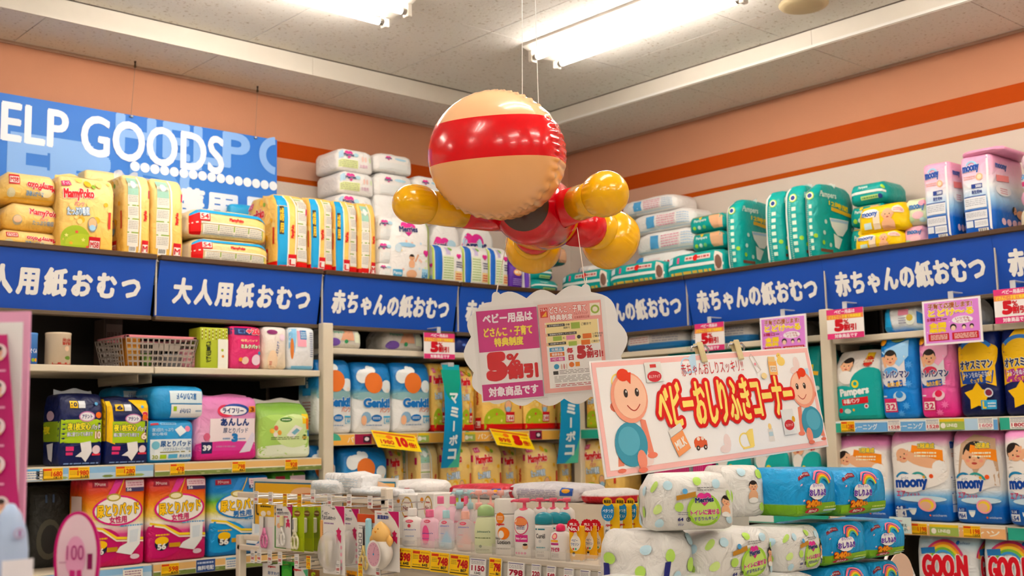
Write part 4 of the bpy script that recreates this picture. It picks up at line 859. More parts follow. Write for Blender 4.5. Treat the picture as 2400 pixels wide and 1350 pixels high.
packL('diaper_pack', 'purple diaper pack near the corner of the shelves', 'diaper pack', 1194, 1226, 612, ZD, DY, .2, film('#5a2a9a'), front=lambda A: (A.e(.5, .6, .3, .12, '#e8a05a', 14), A.t('夜用', .25, .55, .75, .66, '#f4e9d0', .05), A.small(.2, .15, .8, .4, 4, '#b9a0e0', .4)), style='fold', group=g1)
packL('diaper_pack', 'white and purple narrow pack right of the purple one', 'diaper pack', 1228, 1244, 616, ZD, DY, .2, fW, front=lambda A: (A.r(0, 0, .5, 1, '#6a3fae', 3), A.small(.55, .1, .95, .9, 10, '#c9a0b0')), style='fold', group=g1)

# ================================================================ top deck, right wall
g2 = 'teal packs on the top deck'
packL('diaper_pack', 'teal pack with a dark picture lying under the balloon feet', 'diaper pack', 1246, 1312, 655, ZD, 5.12, .3, fT2, front=pamp_roll, style='lying', r=.04, group=g2)
packL('diaper_pack', 'teal pack lying second in the pile deep in the corner', 'diaper pack', 1240, 1300, 618, zl(1275, 655, 5.12), 5.2, .3, fT2, front=pamp_roll, style='lying', r=.04, group=g2)
packL('diaper_pack', 'dark teal pack topping the pile deep in the corner', 'diaper pack', 1250, 1335, 574, zl(1275, 618, 5.2)+.01, 5.22, .3, fT2, front=pamp_wipe, style='lying', r=.04, group=g2)
packR('diaper_pack', 'white and purple pack lying between the balloon feet', 'diaper pack', 1352, 1390, 622, ZD+.06, 5.3, .22, fW, front=goon_lie2, style='lying', r=.03, group=g2)
packR('diaper_pack', 'teal pack lying flat over the cloud board, nearest the corner', 'diaper pack', 1312, 1425, 634, ZD, DY, .2, fT, front=pamp_lie, style='lying', r=.03, group=g2)
packR('diaper_pack', 'teal pack lying flat, middle of the three along the right header', 'diaper pack', 1425, 1558, 615, ZD, DY, .2, fT, front=pamp_lie, style='lying', r=.03, group=g2)
packR('diaper_pack', 'teal pack lying flat with a red seal, left of the standing teal packs', 'diaper pack', 1560, 1697, 590, ZD, DY, .2, fT, front=pamp_lie, style='lying', r=.03, group=g2)
wl = ['bottom', 'second', 'third', 'top']
for i, (x0, x1, yt, yb) in enumerate(((1480, 1625, 590, 640), (1488, 1632, 538, 590), (1478, 1622, 494, 540), (1452, 1582, 462, 500))):
    packR('diaper_pack', 'white pack lying flat, %s of the white pile right of the balloon' % wl[i], 'diaper pack', x0, x1, yt, ZD if i == 0 else zr((x0+x1)/2, yb, 5.34), 5.34, .24, fW, front=goon_lie2 if i == 0 else goon_lie, style='lying', amp=.006, r=.035, group='white packs on the top deck')
for i, (x0, x1, yt, yb) in enumerate(((1614, 1700, 586, 640), (1618, 1698, 542, 585), (1612, 1698, 502, 542))):
    packR('wipes_bundle', 'small teal wipes pack, %s of three left of the standing teal packs' % ('lowest', 'middle', 'top')[i], 'wipes', x0, x1, yt, ZD if i == 0 else zr((x0+x1)/2, yb, 5.32), 5.32, .2, fT, front=pamp_wipe, style='lying', r=.03, group='teal wipes packs')
for x0, x1, yt, lab, dd in ((1702, 1735, 466, 'first standing teal pack with its broad side turned out', .34), (1792, 1836, 448, 'second standing teal pack from the left', .2), (1839, 1884, 434, 'third standing teal pack from the left', .2), (1887, 1916, 428, 'fourth standing teal pack with its broad side turned out', .36)):
    packR('diaper_pack', lab, 'diaper pack', x0, x1, yt, ZD, DY, dd, fT, front=pamp_side, right=pamp_main, style='fold', bulge=.02, r=.028, group='standing teal packs', fin=.02, handle=clear('#dfeee8', .5))
packR('diaper_pack', 'teal pack lying on top behind the standing teal packs', 'diaper pack', 1988, 2078, 428, zr(2020, 480, 5.36), 5.36, .22, fT, front=pamp_roll, style='lying', r=.03, group=g2)
packR('diaper_pack', 'teal pack below the top one beside the yellow wipes', 'diaper pack', 1988, 2078, 478, zr(2020, 530, 5.36), 5.36, .22, fT, front=pamp_wipe, style='lying', r=.03, group=g2)
packR('diaper_pack', 'lowest teal pack beside the yellow wipes', 'diaper pack', 1988, 2078, 530, ZD, 5.36, .22, fT, front=pamp_wipe, style='lying', r=.03, group=g2)
fMY = film('#f6cf12')
packR('wipes_bundle', 'lower yellow wipes pack with a baby photo', 'wipes', 1999, 2114, 541, ZD, DY, .16, fMY, front=moony_yellow, style='lying', r=.03, group='yellow wipes packs')
packR('wipes_bundle', 'upper yellow wipes pack with a baby photo', 'wipes', 2008, 2124, 478, zr(2060, 545), DY, .16, fMY, front=moony_yellow, top=lambda A: A.e(.6, .5, .3, .3, '#f6e3e0', 14), style='lying', r=.03, group='yellow wipes packs')
packR('wipes_bundle', 'pink wipes pack squeezed beside the tall pale blue pack', 'wipes', 2112, 2172, 528, ZD, 5.16, .16, film('#f2b9cc'), front=moony_small, style='lying', r=.03)
packR('wipes_bundle', 'pale green wipes pack with pink flowers on the pink one', 'wipes', 2114, 2180, 464, zr(2145, 529, 5.16), 5.16, .16, film('#dfe9c0'), front=moony_small, style='lying', r=.03)
fMS = film([(0, '#1259b8'), (.28, '#1f6cc8'), (.42, '#9cc9ea'), (.6, '#eef0f4'), (.78, '#f3c3d9'), (1, '#f0a5c8')])
for x0, x1, yt, dd, lab in ((2166, 2232, 380, .2, 'pink-to-blue diaper pack standing nearer the yellow wipes'), (2254, 2329, 362, .32, 'pink-to-blue diaper pack standing at the right, pink pack on top')):
    packR('diaper_pack', lab, 'diaper pack', x0, x1, yt, ZD, DY, dd, fMS, front=moony_side, right=moony_main, style='box', bulge=.008, r=.02, group='pink-to-blue standing packs')
packR('diaper_pack', 'flat pink pack laid across the tall pale blue pack', 'diaper pack', 2250, 2352, 347, zr(2290, 363), DY, .34, film('#f0aacb'), top=lambda A: A.r(.4, .2, .9, .7, '#f6eff2', 3), style='lying', r=.02)
for i, (yt, yb, c) in enumerate(((480, 540, '#e9d9b8'), (438, 480, '#f2b9cc'), (395, 440, '#eef2f4'), (350, 395, '#f3d9e2'))):
    packR('wipes_bundle', 'pastel wipes pack at the right edge, %s in the pile' % ('lowest', 'second', 'third', 'topmost')[i], 'wipes', 2386, 2470, yt, ZD if i == 0 else zr(2420, yb, 5.2), 5.2, .2, film(c), front=[moony_small, moony_small, lambda A: (A.t('S84', .08, .5, .4, .8, '#4f9fd8', .03), A.r(.02, .1, .2, .4, '#e0508a', 2)), moony_small][i], style='lying', r=.03, group='pastel packs at the right edge')

# ================================================================ left bay, upper shelf
YF = 5.07
def can(label, x0, x1, yt, zb, Y, cols, art):
    cx, w_, h_ = onL(x0, x1, yt, zb, Y); r_ = w_/2
    o = MB().lathe([(r_*.9, 0), (r_, .006), (r_, h_-.012), (r_*1.02, h_-.01), (r_*1.02, h_-.002), (r_*.95, h_), (r_*.9, h_-.006), (.001, h_-.006)], film(cols, rough=.25, wrinkle=.02), 28).build('milk_tin', None, True, (cx, Y+r_, zb)); props(o, label, 'tin', 'milk powder tins')
    fn = lambda a, b, off: (r_*1.0*math.sin((a-w_/2)/r_*1.0)+0, -(r_+off)*math.cos((a-w_/2)/r_), b)
    A = Art(w_, h_, fn); art(A); A.build('printed_label', o)
can('blue milk powder tin behind the pink display board', 55, 94, 779, Z1, YF, [(0, '#2f5fa8'), (1, '#5a8fd0')], lambda A: (A.t('はぐくみ', .2, .35, .9, .5, '#e8eef8', .04), A.e(.3, .15, .12, .07, '#d85a8a', 12), A.e(.6, .14, .12, .06, '#8fae3a', 12), A.e(.8, .14, .1, .06, '#e09a2a', 12)))
can('beige milk powder tin with red lettering on the upper left shelf', 117, 176, 778, Z1, YF, [(0, '#cbb9a0'), (1, '#d8c8b0')], lambda A: (A.t('はいはい', .5, .6, .98, .82, '#b03a2a', .04), A.c(.7, .5, .08, '#e3c4a4'), A.e(.75, .22, .15, .06, '#6a8a3a', 12), A.r(.1, .02, .95, .08, '#b03a2a', 3)))
cx, w_, h_ = onL(243, 288, 748, Z1, 5.44)
q = MB().box(-w_/2, 0, 0, w_/2, .12, h_, solid('#4a3a32', .6, .1), .003).build('carton', None, False, (cx, 5.44, Z1)); props(q, 'dark brown carton behind the pink-rimmed basket', 'carton')
A = Art(w_, h_, flat(w_, h_)); A.r(.1, .55, .95, .9, '#8a7a74', 2); A.t('ほほえみ', .15, .62, .9, .75, '#5a3a34', .03); A.r(.05, .05, .95, .3, '#5f4c42', 2); A.build('printed_front', q)
# basket
cx, w_, h_ = onL(292, 462, 787, Z1, YF); d_ = .3
bk = thing('plastic_basket', 'clear plastic basket with a pink rim on the upper left shelf', 'basket', (cx, YF+d_/2+.01, Z1))
PL = solid('#a89d93', .3, .04); 
def lattice(par, ax, s_, L, hh):
    m = MB(); nc, nr = (13, 5) if ax == 'x' else (9, 5); rim = .02; cw = L/nc
    hole = set() if ax != 'x' else {(i, j) for i in range(5, 10) for j in (3,)}
    def pt(u, v, o_):
        fl = 1+.16*v/hh; a = (u-L/2)*fl; b = s_*(d_/2 if ax == 'x' else w_/2)*fl*.93+o_
        return (a, b, v) if ax == 'x' else (b, a, v)
    def bar(u0, u1, v0, v1):
        vs = [pt(u, v, o_) for o_ in (-.0012, .0012) for u, v in ((u0, v0), (u1, v0), (u1, v1), (u0, v1))]
        m.add(vs, [(0, 1, 2, 3), (7, 6, 5, 4), (0, 4, 5, 1), (1, 5, 6, 2), (2, 6, 7, 3), (3, 7, 4, 0)], PL)
    for j in range(nr+1): v = hh*j/nr; bar(0, L, max(0, v-.004), min(hh, v+.004))
    for i in range(nc+1): u = L*i/nc; bar(max(0, u-.003), min(L, u+.003), 0, hh)
    for i, j in hole: bar(L*i/nc, L*(i+1)/nc, hh*j/nr, hh*(j+1)/nr)
    m.build('lattice_wall', par)
lattice(bk, 'x', -1, w_*.86, h_-.012); lattice(bk, 'x', 1, w_*.86, h_-.012); lattice(bk, 'y', -1, d_*.86, h_-.012); lattice(bk, 'y', 1, d_*.86, h_-.012)
MB().box(-w_*.4, -d_*.43, .002, w_*.4, d_*.43, .006, PL).build('basket_floor', bk)
PK = solid('#d98a92', .35, .03); m = MB(); W2, D2 = w_/2, d_*.54
for a in ((-W2, -D2, W2, -D2+.02), (-W2, D2-.02, W2, D2), (-W2, -D2, -W2+.02, D2), (W2-.02, -D2, W2, D2)): m.box(a[0], a[1], h_-.014, a[2], a[3], h_, PK, .003)
m.build('rim', bk)
def small_in(label, px, w2, d2, h2, col, art, cat, dy=.05):
    o = MB().box(-w2/2, 0, 0, w2/2, d2, h2, film(col, wrinkle=.1), .004).build('carton', None, False, (xat(px, YF+dy, Z1+.05), YF+dy, Z1+.007)); props(o, label, cat)
    A = Art(w2, h2, flat(w2, h2)); art(A); A.build('printed_front', o)
small_in('small pink box standing inside the pink-rimmed basket', 443, .065, .06, .085, '#d58f9c', lambda A: A.small(.1, .1, .9, .9, 5, '#e8bcc4'), 'box')
small_in('small orange box standing inside the pink-rimmed basket', 312, .07, .08, .13, '#b9782a', lambda A: A.small(.1, .1, .9, .7, 6, '#d8a24a'), 'box', .06)
small_in('small green bag standing inside the pink-rimmed basket', 346, .04, .05, .06, '#5f8a3a', lambda A: A.e(.5, .5, .3, .3, '#a9c46a', 10), 'bag')
r_ = .05; o = MB().lathe([(r_*.9, 0), (r_*.95, .045), (r_*1.05, .045), (r_*1.05, .06), (.001, .062)], solid('#c4c7cc', .3, .03), 24).build('round_tub', None, True, (xat(402, YF+.1, Z1), YF+.1, Z1+.007)); props(o, 'small round white tub inside the pink-rimmed basket', 'tub')
gB = 'packs on the upper left shelf'
packL('cotton_box', 'green checkered cotton box beside the basket', 'box', 469, 535, 768, Z1, YF, .12, film([(0, '#a9b83a'), (1, '#b9c23f')], wrinkle=.05), front=cotton, r=.004, bulge=0, amp=.0005)
packL('pad_pack', 'pink nursing pad pack with a navy top and red plus sign', 'pad pack', 538, 613, 766, Z1, YF, .14, film([(0, '#e0447f'), (1, '#d8306a')]), front=milkpad, r=.02, left=lambda A: A.r(0, .8, 1, 1, '#232a66'))
packL('pad_pack', 'cream and white pad pack left of the white and blue one', 'pad pack', 616, 673, 767, Z1, YF, .14, film([(0, '#e6d3b4'), (1, '#eee6e2')]), front=premium, r=.02)
packL('pad_pack', 'white and light blue pad pack next to the upright', 'pad pack', 674, 738, 768, Z1, YF, .14, film([(0, '#8fc4e2'), (.1, '#eceae8'), (1, '#e6ecf0')]), front=whitepad, r=.02)
# ---------------------------------------------------------------- left bay, middle shelf
fN = film([(0, '#0d1a52'), (.5, '#10205e'), (1, '#0c1440')])
packL('pad_pack', 'navy and lime pad pack at the far left of the middle shelf', 'pad pack', 139, 241, 923, Z2, YF, .2, fN, front=attento, left=attento_side, style='fold', group='navy pad packs', fin=.03, handle=clear('#cfd4d8', .6))
packL('pad_pack', 'navy, lime and yellow pad pack beside the sky-blue pack', 'pad pack', 246, 350, 932, Z2, YF, .2, fN, front=lambda A: attento(A, '6', True), left=lambda A: A.r(0, .35, 1, 1, '#e9b81f', 3), style='fold', group='navy pad packs', fin=.012, handle=ink('#1a1f38'))
fB = film([(0, '#2a8fcb'), (1, '#3a9ed6')])
packL('pad_pack', 'sky-blue pad pack standing under the lying blue pack', 'pad pack', 346, 455, 986, Z2, YF, .16, fB, front=powerpad, r=.025)
packL('pad_pack', 'sky-blue pad pack lying upside down on the standing one', 'pad pack', 357, 482, 906, zl(405, 985, YF), YF-.005, .22, fB, front=powerpad_lie, r=.035, left=lambda A: (A.small(.2, .2, .8, .8, 4, '#8fc8e8'), A.r(.1, .1, .3, .4, '#a9c92c', 1)))
packL('pad_pack', 'sky-blue pad pack lying in the dark behind the others', 'pad pack', 262, 345, 908, Z2+.22, 5.36, .18, fB, front=powerpad_lie, r=.03)
MB().box(0, 0, 0, .22, .18, .219, solid('#4a4038', .7)).build('carton', None, False, (xat(262, 5.33, 1.4), 5.33, Z2), label='brown carton in the dark behind the navy packs', cat='carton')
packL('pad_pack', 'pink pad pack with a crumpled top on the middle shelf', 'pad pack', 458, 605, 931, Z2, YF, .16, film([(0, '#d0307f'), (.15, '#d9388c'), (.3, '#eab3d3'), (1, '#d679b5')]), front=lifree, r=.03, fin=.02, amp=.004)
packL('pad_pack', 'light green pad pack with a white seal beside the upright', 'pad pack', 606, 728, 945, Z2, YF, .14, film([(0, '#dfe6d0'), (.3, '#b9d48a'), (1, '#7fb040')]), front=greenpad, style='bag', r=.025, fin=.03, handle=ink('#d9d6d0'), amp=.005)
# ---------------------------------------------------------------- left bay, lower shelf
fP = film([(0, '#c81f5f'), (.18, '#d22a6c'), (.36, '#d9508f'), (.46, '#f3ecdf'), (.54, '#f2d26a'), (.66, '#e8992a'), (.82, '#e0532a'), (1, '#d4265a')])
fPm = film([(0, '#1a78c0'), (.3, '#2a90d4'), (.46, '#eef0ea'), (.56, '#d9d24a'), (.68, '#5aa83a'), (.8, '#1f84c8'), (1, '#1a78c0')])
packL('pad_pack', 'pink and orange pad pack behind the oval 100 sign', 'pad pack', 200, 341, 1120, Z3, YF, .2, fP, front=urinepad, left=lambda A: (A.r(.2, .6, .8, .8, '#f0d9d4', 2), A.small(.2, .2, .8, .5, 5, '#f2e4d8', .4)), r=.02, group='pink and orange pad packs')
packL('pad_pack', 'pink and orange pad pack standing next to the blue one', 'pad pack', 345, 486, 1118, Z3, YF, .2, fP, front=urinepad, r=.02, group='pink and orange pad packs')
packL('pad_pack', 'blue and green pad pack for men right of the pink packs', 'pad pack', 490, 632, 1116, Z3, YF, .2, fPm, front=lambda A: urinepad(A, True), r=.02)
packL('pad_pack', 'green pad pack at the end of the lower left shelf', 'pad pack', 636, 720, 1106, Z3, YF+.04, .2, film([(0, '#3f8f2a'), (1, '#4fa030')]), front=lambda A: (A.r(.1, .88, .36, .95, '#a81f3a', 2), A.r(.5, .88, .95, .95, '#f2d9e6', 2), A.line([(.6, .99), (.5, .8)], .02, '#cfe08a')), r=.02)
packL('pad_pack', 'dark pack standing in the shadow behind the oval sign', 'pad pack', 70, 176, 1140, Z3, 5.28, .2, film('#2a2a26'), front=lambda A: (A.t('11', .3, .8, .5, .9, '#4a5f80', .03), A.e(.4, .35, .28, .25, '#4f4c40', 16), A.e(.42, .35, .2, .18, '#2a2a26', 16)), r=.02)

# ================================================================ bay left of the corner post
fG = film([(0, '#f3f2f0'), (.46, '#eef0ee'), (.54, '#7fb0b8'), (.62, '#2f86c0'), (1, '#1a72b8')])
gg = 'blue and white diaper packs left of the corner'
for x0, x1, yt, lab in ((744, 826, 843, 'blue and white diaper pack half hidden behind the upright'), (829, 919, 850, 'blue and white diaper pack, middle of the upper row of three'), (921, 1011, 851, 'blue and white diaper pack, right end of the upper row of three')):
    packL('diaper_pack', lab, 'diaper pack', x0, x1, yt, ZB2, YF, .2, fG, front=genki_front, left=genki_side, style='fold', group=gg, r=.025)
packL('diaper_pack', 'blue and white diaper pack in the lower row behind the upright', 'diaper pack', 728, 790, 1046, ZB3, YF+.05, .2, fG, front=genki_front, left=genki_side, style='fold', group=gg, r=.025)
packL('diaper_pack', 'blue and white diaper pack in the lower row above the white bags', 'diaper pack', 802, 911, 1050, ZB3, YF, .2, fG, front=genki_front, left=genki_side, style='fold', group=gg, r=.025)
packL('wipes_bundle', 'white wipes pack with a purple swirl lying above the blue and white row', 'wipes', 766, 851, 768, ZB1, 5.1, .2, film('#dad6cc'), front=wipe_pampers_w, style='lying', r=.03, group='white wipes under the header')
packL('wipes_bundle', 'white wipes pack with a purple swirl behind the small discount card', 'wipes', 900, 995, 774, ZB1, 5.16, .2, film('#cfcbc2'), front=wipe_pampers_w, style='lying', r=.03, group='white wipes under the header')
packL('wipes_bundle', 'dark blue pack on the top shelf left of the cloud board', 'wipes', 1066, 1110, 790, ZB1, 5.1, .16, film('#152a6a'), front=lambda A: A.e(.4, .5, .1, .08, '#5f7fc8', 8), style='lying', r=.03)
gm = 'yellow diaper packs left of the corner'
mfr = lambda A: mamy_front(A, True, 'L44')
for x0, x1, yt, lab, Y in ((1013, 1050, 852, 'yellow and red pack squeezed left of the hanging teal strip', YF), (1079, 1112, 860, 'yellow and red pack just right of the hanging teal strip', YF+.05), (1131, 1226, 856, 'yellow and red pack under the cloud board, left of two', YF), (1228, 1304, 858, 'yellow and red pack under the cloud board, right of two', YF), (1308, 1345, 860, 'yellow and red pack beside the corner post', YF+.02)):
    packL('diaper_pack', lab, 'diaper pack', x0, x1, yt, ZB2, Y, .2, fYr, front=mfr, left=lambda A: mamy_side(A, 'L44', False, True), style='fold', group=gm)
for x0, x1, yt, lab, Y in ((912, 948, 1045, 'yellow pack in shadow under the ten-times card', YF+.12), (978, 1030, 1042, 'yellow pack turned sideways beside the shadowed one', YF), (1036, 1108, 1036, 'yellow pack on the lower shelf behind the teal strip', YF), (1110, 1178, 1038, 'yellow pack on the lower shelf under the five-times card', YF), (1180, 1214, 1046, 'yellow pack set back right of the five-times card', YF+.08), (1232, 1310, 1038, 'yellow pack on the lower shelf left of the second teal strip', YF), (1312, 1342, 1040, 'yellow pack on the lower shelf against the corner post', YF+.03)):
    packL('diaper_pack', lab, 'diaper pack', x0, x1, yt, ZB3, Y, .2, fY, front=mamy_front if x0 != 978 else (lambda A: mamy_side(A)), left=lambda A: mamy_side(A), style='fold', group=gm)

# ================================================================ bay behind the wipes sign, right wall
XF = 5.07
for x0, x1, yt, lab in ((1462, 1606, 772, 'clear tub of blue wipes right of the cloud board'), (1611, 1760, 757, 'clear tub of blue wipes behind the small discount card')):
    packR('wipes_bundle', lab, 'wipes', x0, x1, yt, ZB1, 5.14, .2, film([(0, '#2f7fc0'), (.35, '#3a86c4'), (.4, '#d9d5d0'), (1, '#cfcac4')]), front=wipe_blue, style='lying', r=.04, group='blue wipes tubs')
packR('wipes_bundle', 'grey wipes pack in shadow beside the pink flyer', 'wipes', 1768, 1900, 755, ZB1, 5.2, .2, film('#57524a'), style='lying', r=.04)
gt = 'teal packs behind the wipes sign'
for x0, x1, lab in ((1675, 1760, 'teal pants pack peeking below the sign, left'), (1765, 1850, 'teal pants pack peeking below the sign, middle'), (1854, 1925, 'teal pants pack peeking below the sign beside the upright')):
    packR('diaper_pack', lab, 'diaper pack', x0, x1, 1010, ZB3, XF, .2, film([(0, TEAL), (.55, TEAL), (.7, '#e9e1d8'), (1, '#d9ccc0')]), front=pampers_pants, style='fold', group=gt)
for x0, x1, lab in ((1560, 1645, 'teal pack behind the wipes sign, first'), (1650, 1740, 'teal pack behind the wipes sign, second'), (1745, 1850, 'teal pack behind the wipes sign, third'), (1856, 1924, 'teal pack showing right of the wipes sign')):
    packR('diaper_pack', lab, 'diaper pack', x0, x1, 812, ZB2, XF, .2, fT2, front=pamp_main, style='fold', group=gt)
packR('diaper_pack', 'yellow pack showing left of the wipes sign on the lower shelf', 'diaper pack', 1366, 1452, 1032, ZB3, XF, .2, fY, front=mamy_front, style='fold', group=gm)
packR('diaper_pack', 'orange and yellow pack showing left of the wipes sign on the upper shelf', 'diaper pack', 1372, 1440, 880, ZB2, XF, .2, film([(0, '#e8923a'), (.2, '#f0b94a'), (1, '#f0c86a')]), front=mamy_front, style='fold', group=gm)
packR('diaper_pack', 'magenta pack just visible below the wipes sign', 'diaper pack', 1530, 1668, 1050, ZB3, XF, .2, film([(0, '#c4206a'), (1, '#d02a7a')]), front=lambda A: [A.r(.03*i, .6, .03*i+.012, .95, '#e0629a', 2) for i in range(30)], style='fold', group=gm)

# ================================================================ right bay
gd = 'training pants on the right shelf'
packR('diaper_pack', 'white and teal training pants pack with a baby photo', 'diaper pack', 1956, 2064, 822, ZR1, XF, .16, film([(0, TEAL), (.4, TEAL), (.55, '#efe9e2'), (1, '#e9e3dc')]), front=pampers_pants, style='bag', r=.025, amp=.005, group=gd)
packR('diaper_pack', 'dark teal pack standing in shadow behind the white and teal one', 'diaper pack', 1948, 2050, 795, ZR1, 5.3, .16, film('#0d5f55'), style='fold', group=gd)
packR('diaper_pack', 'bright blue training pants pack with a child photo', 'diaper pack', 2062, 2148, 778, ZR1, XF, .2, film([(0, '#1f86de'), (1, '#2a8fe0')]), front=torepan, style='fold', r=.03, group=gd)
packR('diaper_pack', 'bright pink training pants pack with a child photo', 'diaper pack', 2152, 2240, 776, ZR1, XF, .2, film([(0, '#e6258c'), (.4, '#ef6fb0'), (1, '#f2a3cb')]), front=lambda A: torepan(A, False), style='fold', r=.03, group=gd)
packR('diaper_pack', 'navy night pants pack with a yellow star, left one', 'diaper pack', 2243, 2340, 762, ZR1, XF, .2, film([(0, '#0c1848'), (1, '#142a78')]), front=oyasumi, style='fold', r=.03, group=gd)
packR('diaper_pack', 'navy night pants pack with a purple band at the right edge', 'diaper pack', 2346, 2445, 752, ZR1, XF, .2, film([(0, '#141a50'), (1, '#1c2f80')]), front=lambda A: oyasumi(A, '#b03a8a'), style='fold', r=.03, group=gd)
packR('wipes_bundle', 'white and blue wipes pack on the top shelf under the header', 'wipes', 2064, 2166, 712, 1.885, 5.12, .2, film([(0, '#2fa0d8'), (.25, '#dfe6ea'), (1, '#e9e6e2')]), front=wipe_softan, style='lying', r=.04)
packR('wipes_bundle', 'white and blue wipes pack behind the large pink flyer', 'wipes', 2172, 2290, 700, 1.885, 5.12, .2, film([(0, '#2fa0d8'), (.25, '#dfe6ea'), (1, '#e9e6e2')]), front=wipe_softan, style='lying', r=.04)
fA = film([(0, '#1464c0'), (.18, '#1f74cc'), (.28, '#7fbfe8'), (.36, '#eef0f0'), (.8, '#efe6e4'), (.88, '#e79ac9'), (1, '#d86fb0')])
ga = 'pink, white and blue packs on the right'
packR('diaper_pack', 'pink and blue tape diaper pack half hidden by the blue wipes', 'diaper pack', 1956, 2082, 1022, ZR2, XF, .2, fA, front=lambda A: airfit(A, 'NB90', '0-5', 40), style='fold', r=.03, group=ga, fin=.012, handle=ink('#e9e6e2'))
packR('diaper_pack', 'pink and blue tape diaper pack with a lying baby photo', 'diaper pack', 2087, 2226, 1008, ZR2, XF, .2, fA, front=airfit, right=moony_side, style='fold', r=.03, group=ga)
packR('diaper_pack', 'pink and blue tape diaper pack with a smiling dark-haired toddler', 'diaper pack', 2232, 2352, 1006, ZR2, XF, .2, fA, front=lambda A: airfit(A, 'M64', '6-11', 0), style='fold', r=.03, group=ga)
packR('diaper_pack', 'pink and blue tape diaper pack standing forward at the right edge', 'diaper pack', 2352, 2490, 995, ZR2, XF-.05, .22, fA, front=lambda A: airfit(A, 'L54', '9-14', 42, True, False), style='fold', r=.04, group=ga)
fGo = film([(0, '#eceef0'), (.8, '#eef0f2'), (.9, '#bfe0f0'), (1, '#e6ecf0')])
for x0, x1, yt, lab in ((2150, 2296, 1252, 'white diaper pack with a rainbow logo on the lowest right shelf, left'), (2306, 2450, 1254, 'white diaper pack with a rainbow logo cut by the right edge')):
    packR('diaper_pack', lab, 'diaper pack', x0, x1, yt, .5, XF, .2, fGo, front=goon_front, right=goon_front, style='fold', r=.03, group='white rainbow-logo packs', fin=.015)
# ================================================================ HELP GOODS banner on the left wall
Yh = 5.53; zt = pY(649, 328, Yh).z; xr = xat(649, Yh, zt-.1); xl = 1.05; Wd, Hd = xr-xl, .82; zb = zt-Hd
hb = thing('hanging_banner', 'blue banner reading HELP GOODS hung on the left wall', 'banner', (xl, Yh, zb))
MB().box(0, 0, 0, Wd, .012, Hd, film([(0, '#3f83d6'), (1, '#2f74cc')], rough=.5, wrinkle=.05)).build('board', hb)
def uv(px, py): p_ = pY(px, py, Yh); return (p_.x-xl)/Wd, (p_.z-zb)/Hd
A = Art(Wd, Hd, lambda a, b, off: (a, -off, b))
GH, GT = '#86b0e8', '#5f96dc'
def box_uv(x0, y0, x1, y1): a = uv(x0, y0); b = uv(x1, y1); return a[0], b[1], b[0], a[1]
u0, v0 = uv(270, 345); u1, _ = uv(585, 400); A.t('HELP', u0, v0-.02, u1, .995, GH, .03)
u0, v0 = uv(18, 430); u1, v1 = uv(165, 330); A.t('FE', u0, v0-.2, u1+.05, v1, GH, .05)
u0, v0 = uv(120, 400); A.t('F', u0, v0-.25, u0+.13, v0+.12, GH, .06)
for cx_, cy_, r_ in ((.998, uv(640, 365)[1], .13), (.8, uv(520, 440)[1], .16)): A.arc(cx_, cy_, r_*.6, r_, 95, 265, GH, 24)
A.t('D', .62, uv(430, 500)[1], .74, uv(430, 400)[1], GT, .05)
x0, v0 = uv(-95, 298)[0], uv(60, 336)[1]; a = uv(-90, 240); b = uv(160, 346)
A.t('HELP', uv(-82, 300)[0], uv(40, 333)[1], uv(160, 300)[0], uv(40, 242)[1], '#e9eff8', .025)
A.t('GOODS', uv(190, 320)[0], uv(225, 368)[1], uv(524, 360)[0], uv(225, 272)[1], '#e9eff8', .025)
n_ = 16; ua, ub = uv(316, 390), uv(640, 437)
for i in range(n_): A.e(ua[0]+(ub[0]-ua[0])*i/(n_-1), ua[1], .0115, .0115*Wd/Hd, '#eaf0f8', 14)
A.t('介護用品', uv(300, 470)[0], uv(525, 512)[1], uv(640, 470)[0], uv(525, 451)[1], '#e4ecf6', .05)
A.build('lettering', hb)
for pa in ((307, 268), (598, 320)):
    x = pY(*pa, Yh).x-xl
    MB().lathe([(.001, -.006), (.009, -.004), (.009, .004), (.001, .006)], solid('#d8d8d4', .3, .02, metal=1), 10, (x, -.006, Hd-.01)).build('grommet', hb, True)
    MB().tube([(x, 0, Hd-.01), (x+.03, .03, ZS-zb-.03)], .0012, ink('#8a7a6a'), 5).build('hanging_wire', hb)
    MB().lathe([(.006, 0), (.004, -.015), (.007, -.03), (.003, -.035)][::-1], ink('#4a3a2a'), 8, (x+.03, .03, ZS-zb)).build('ceiling_hook', hb)

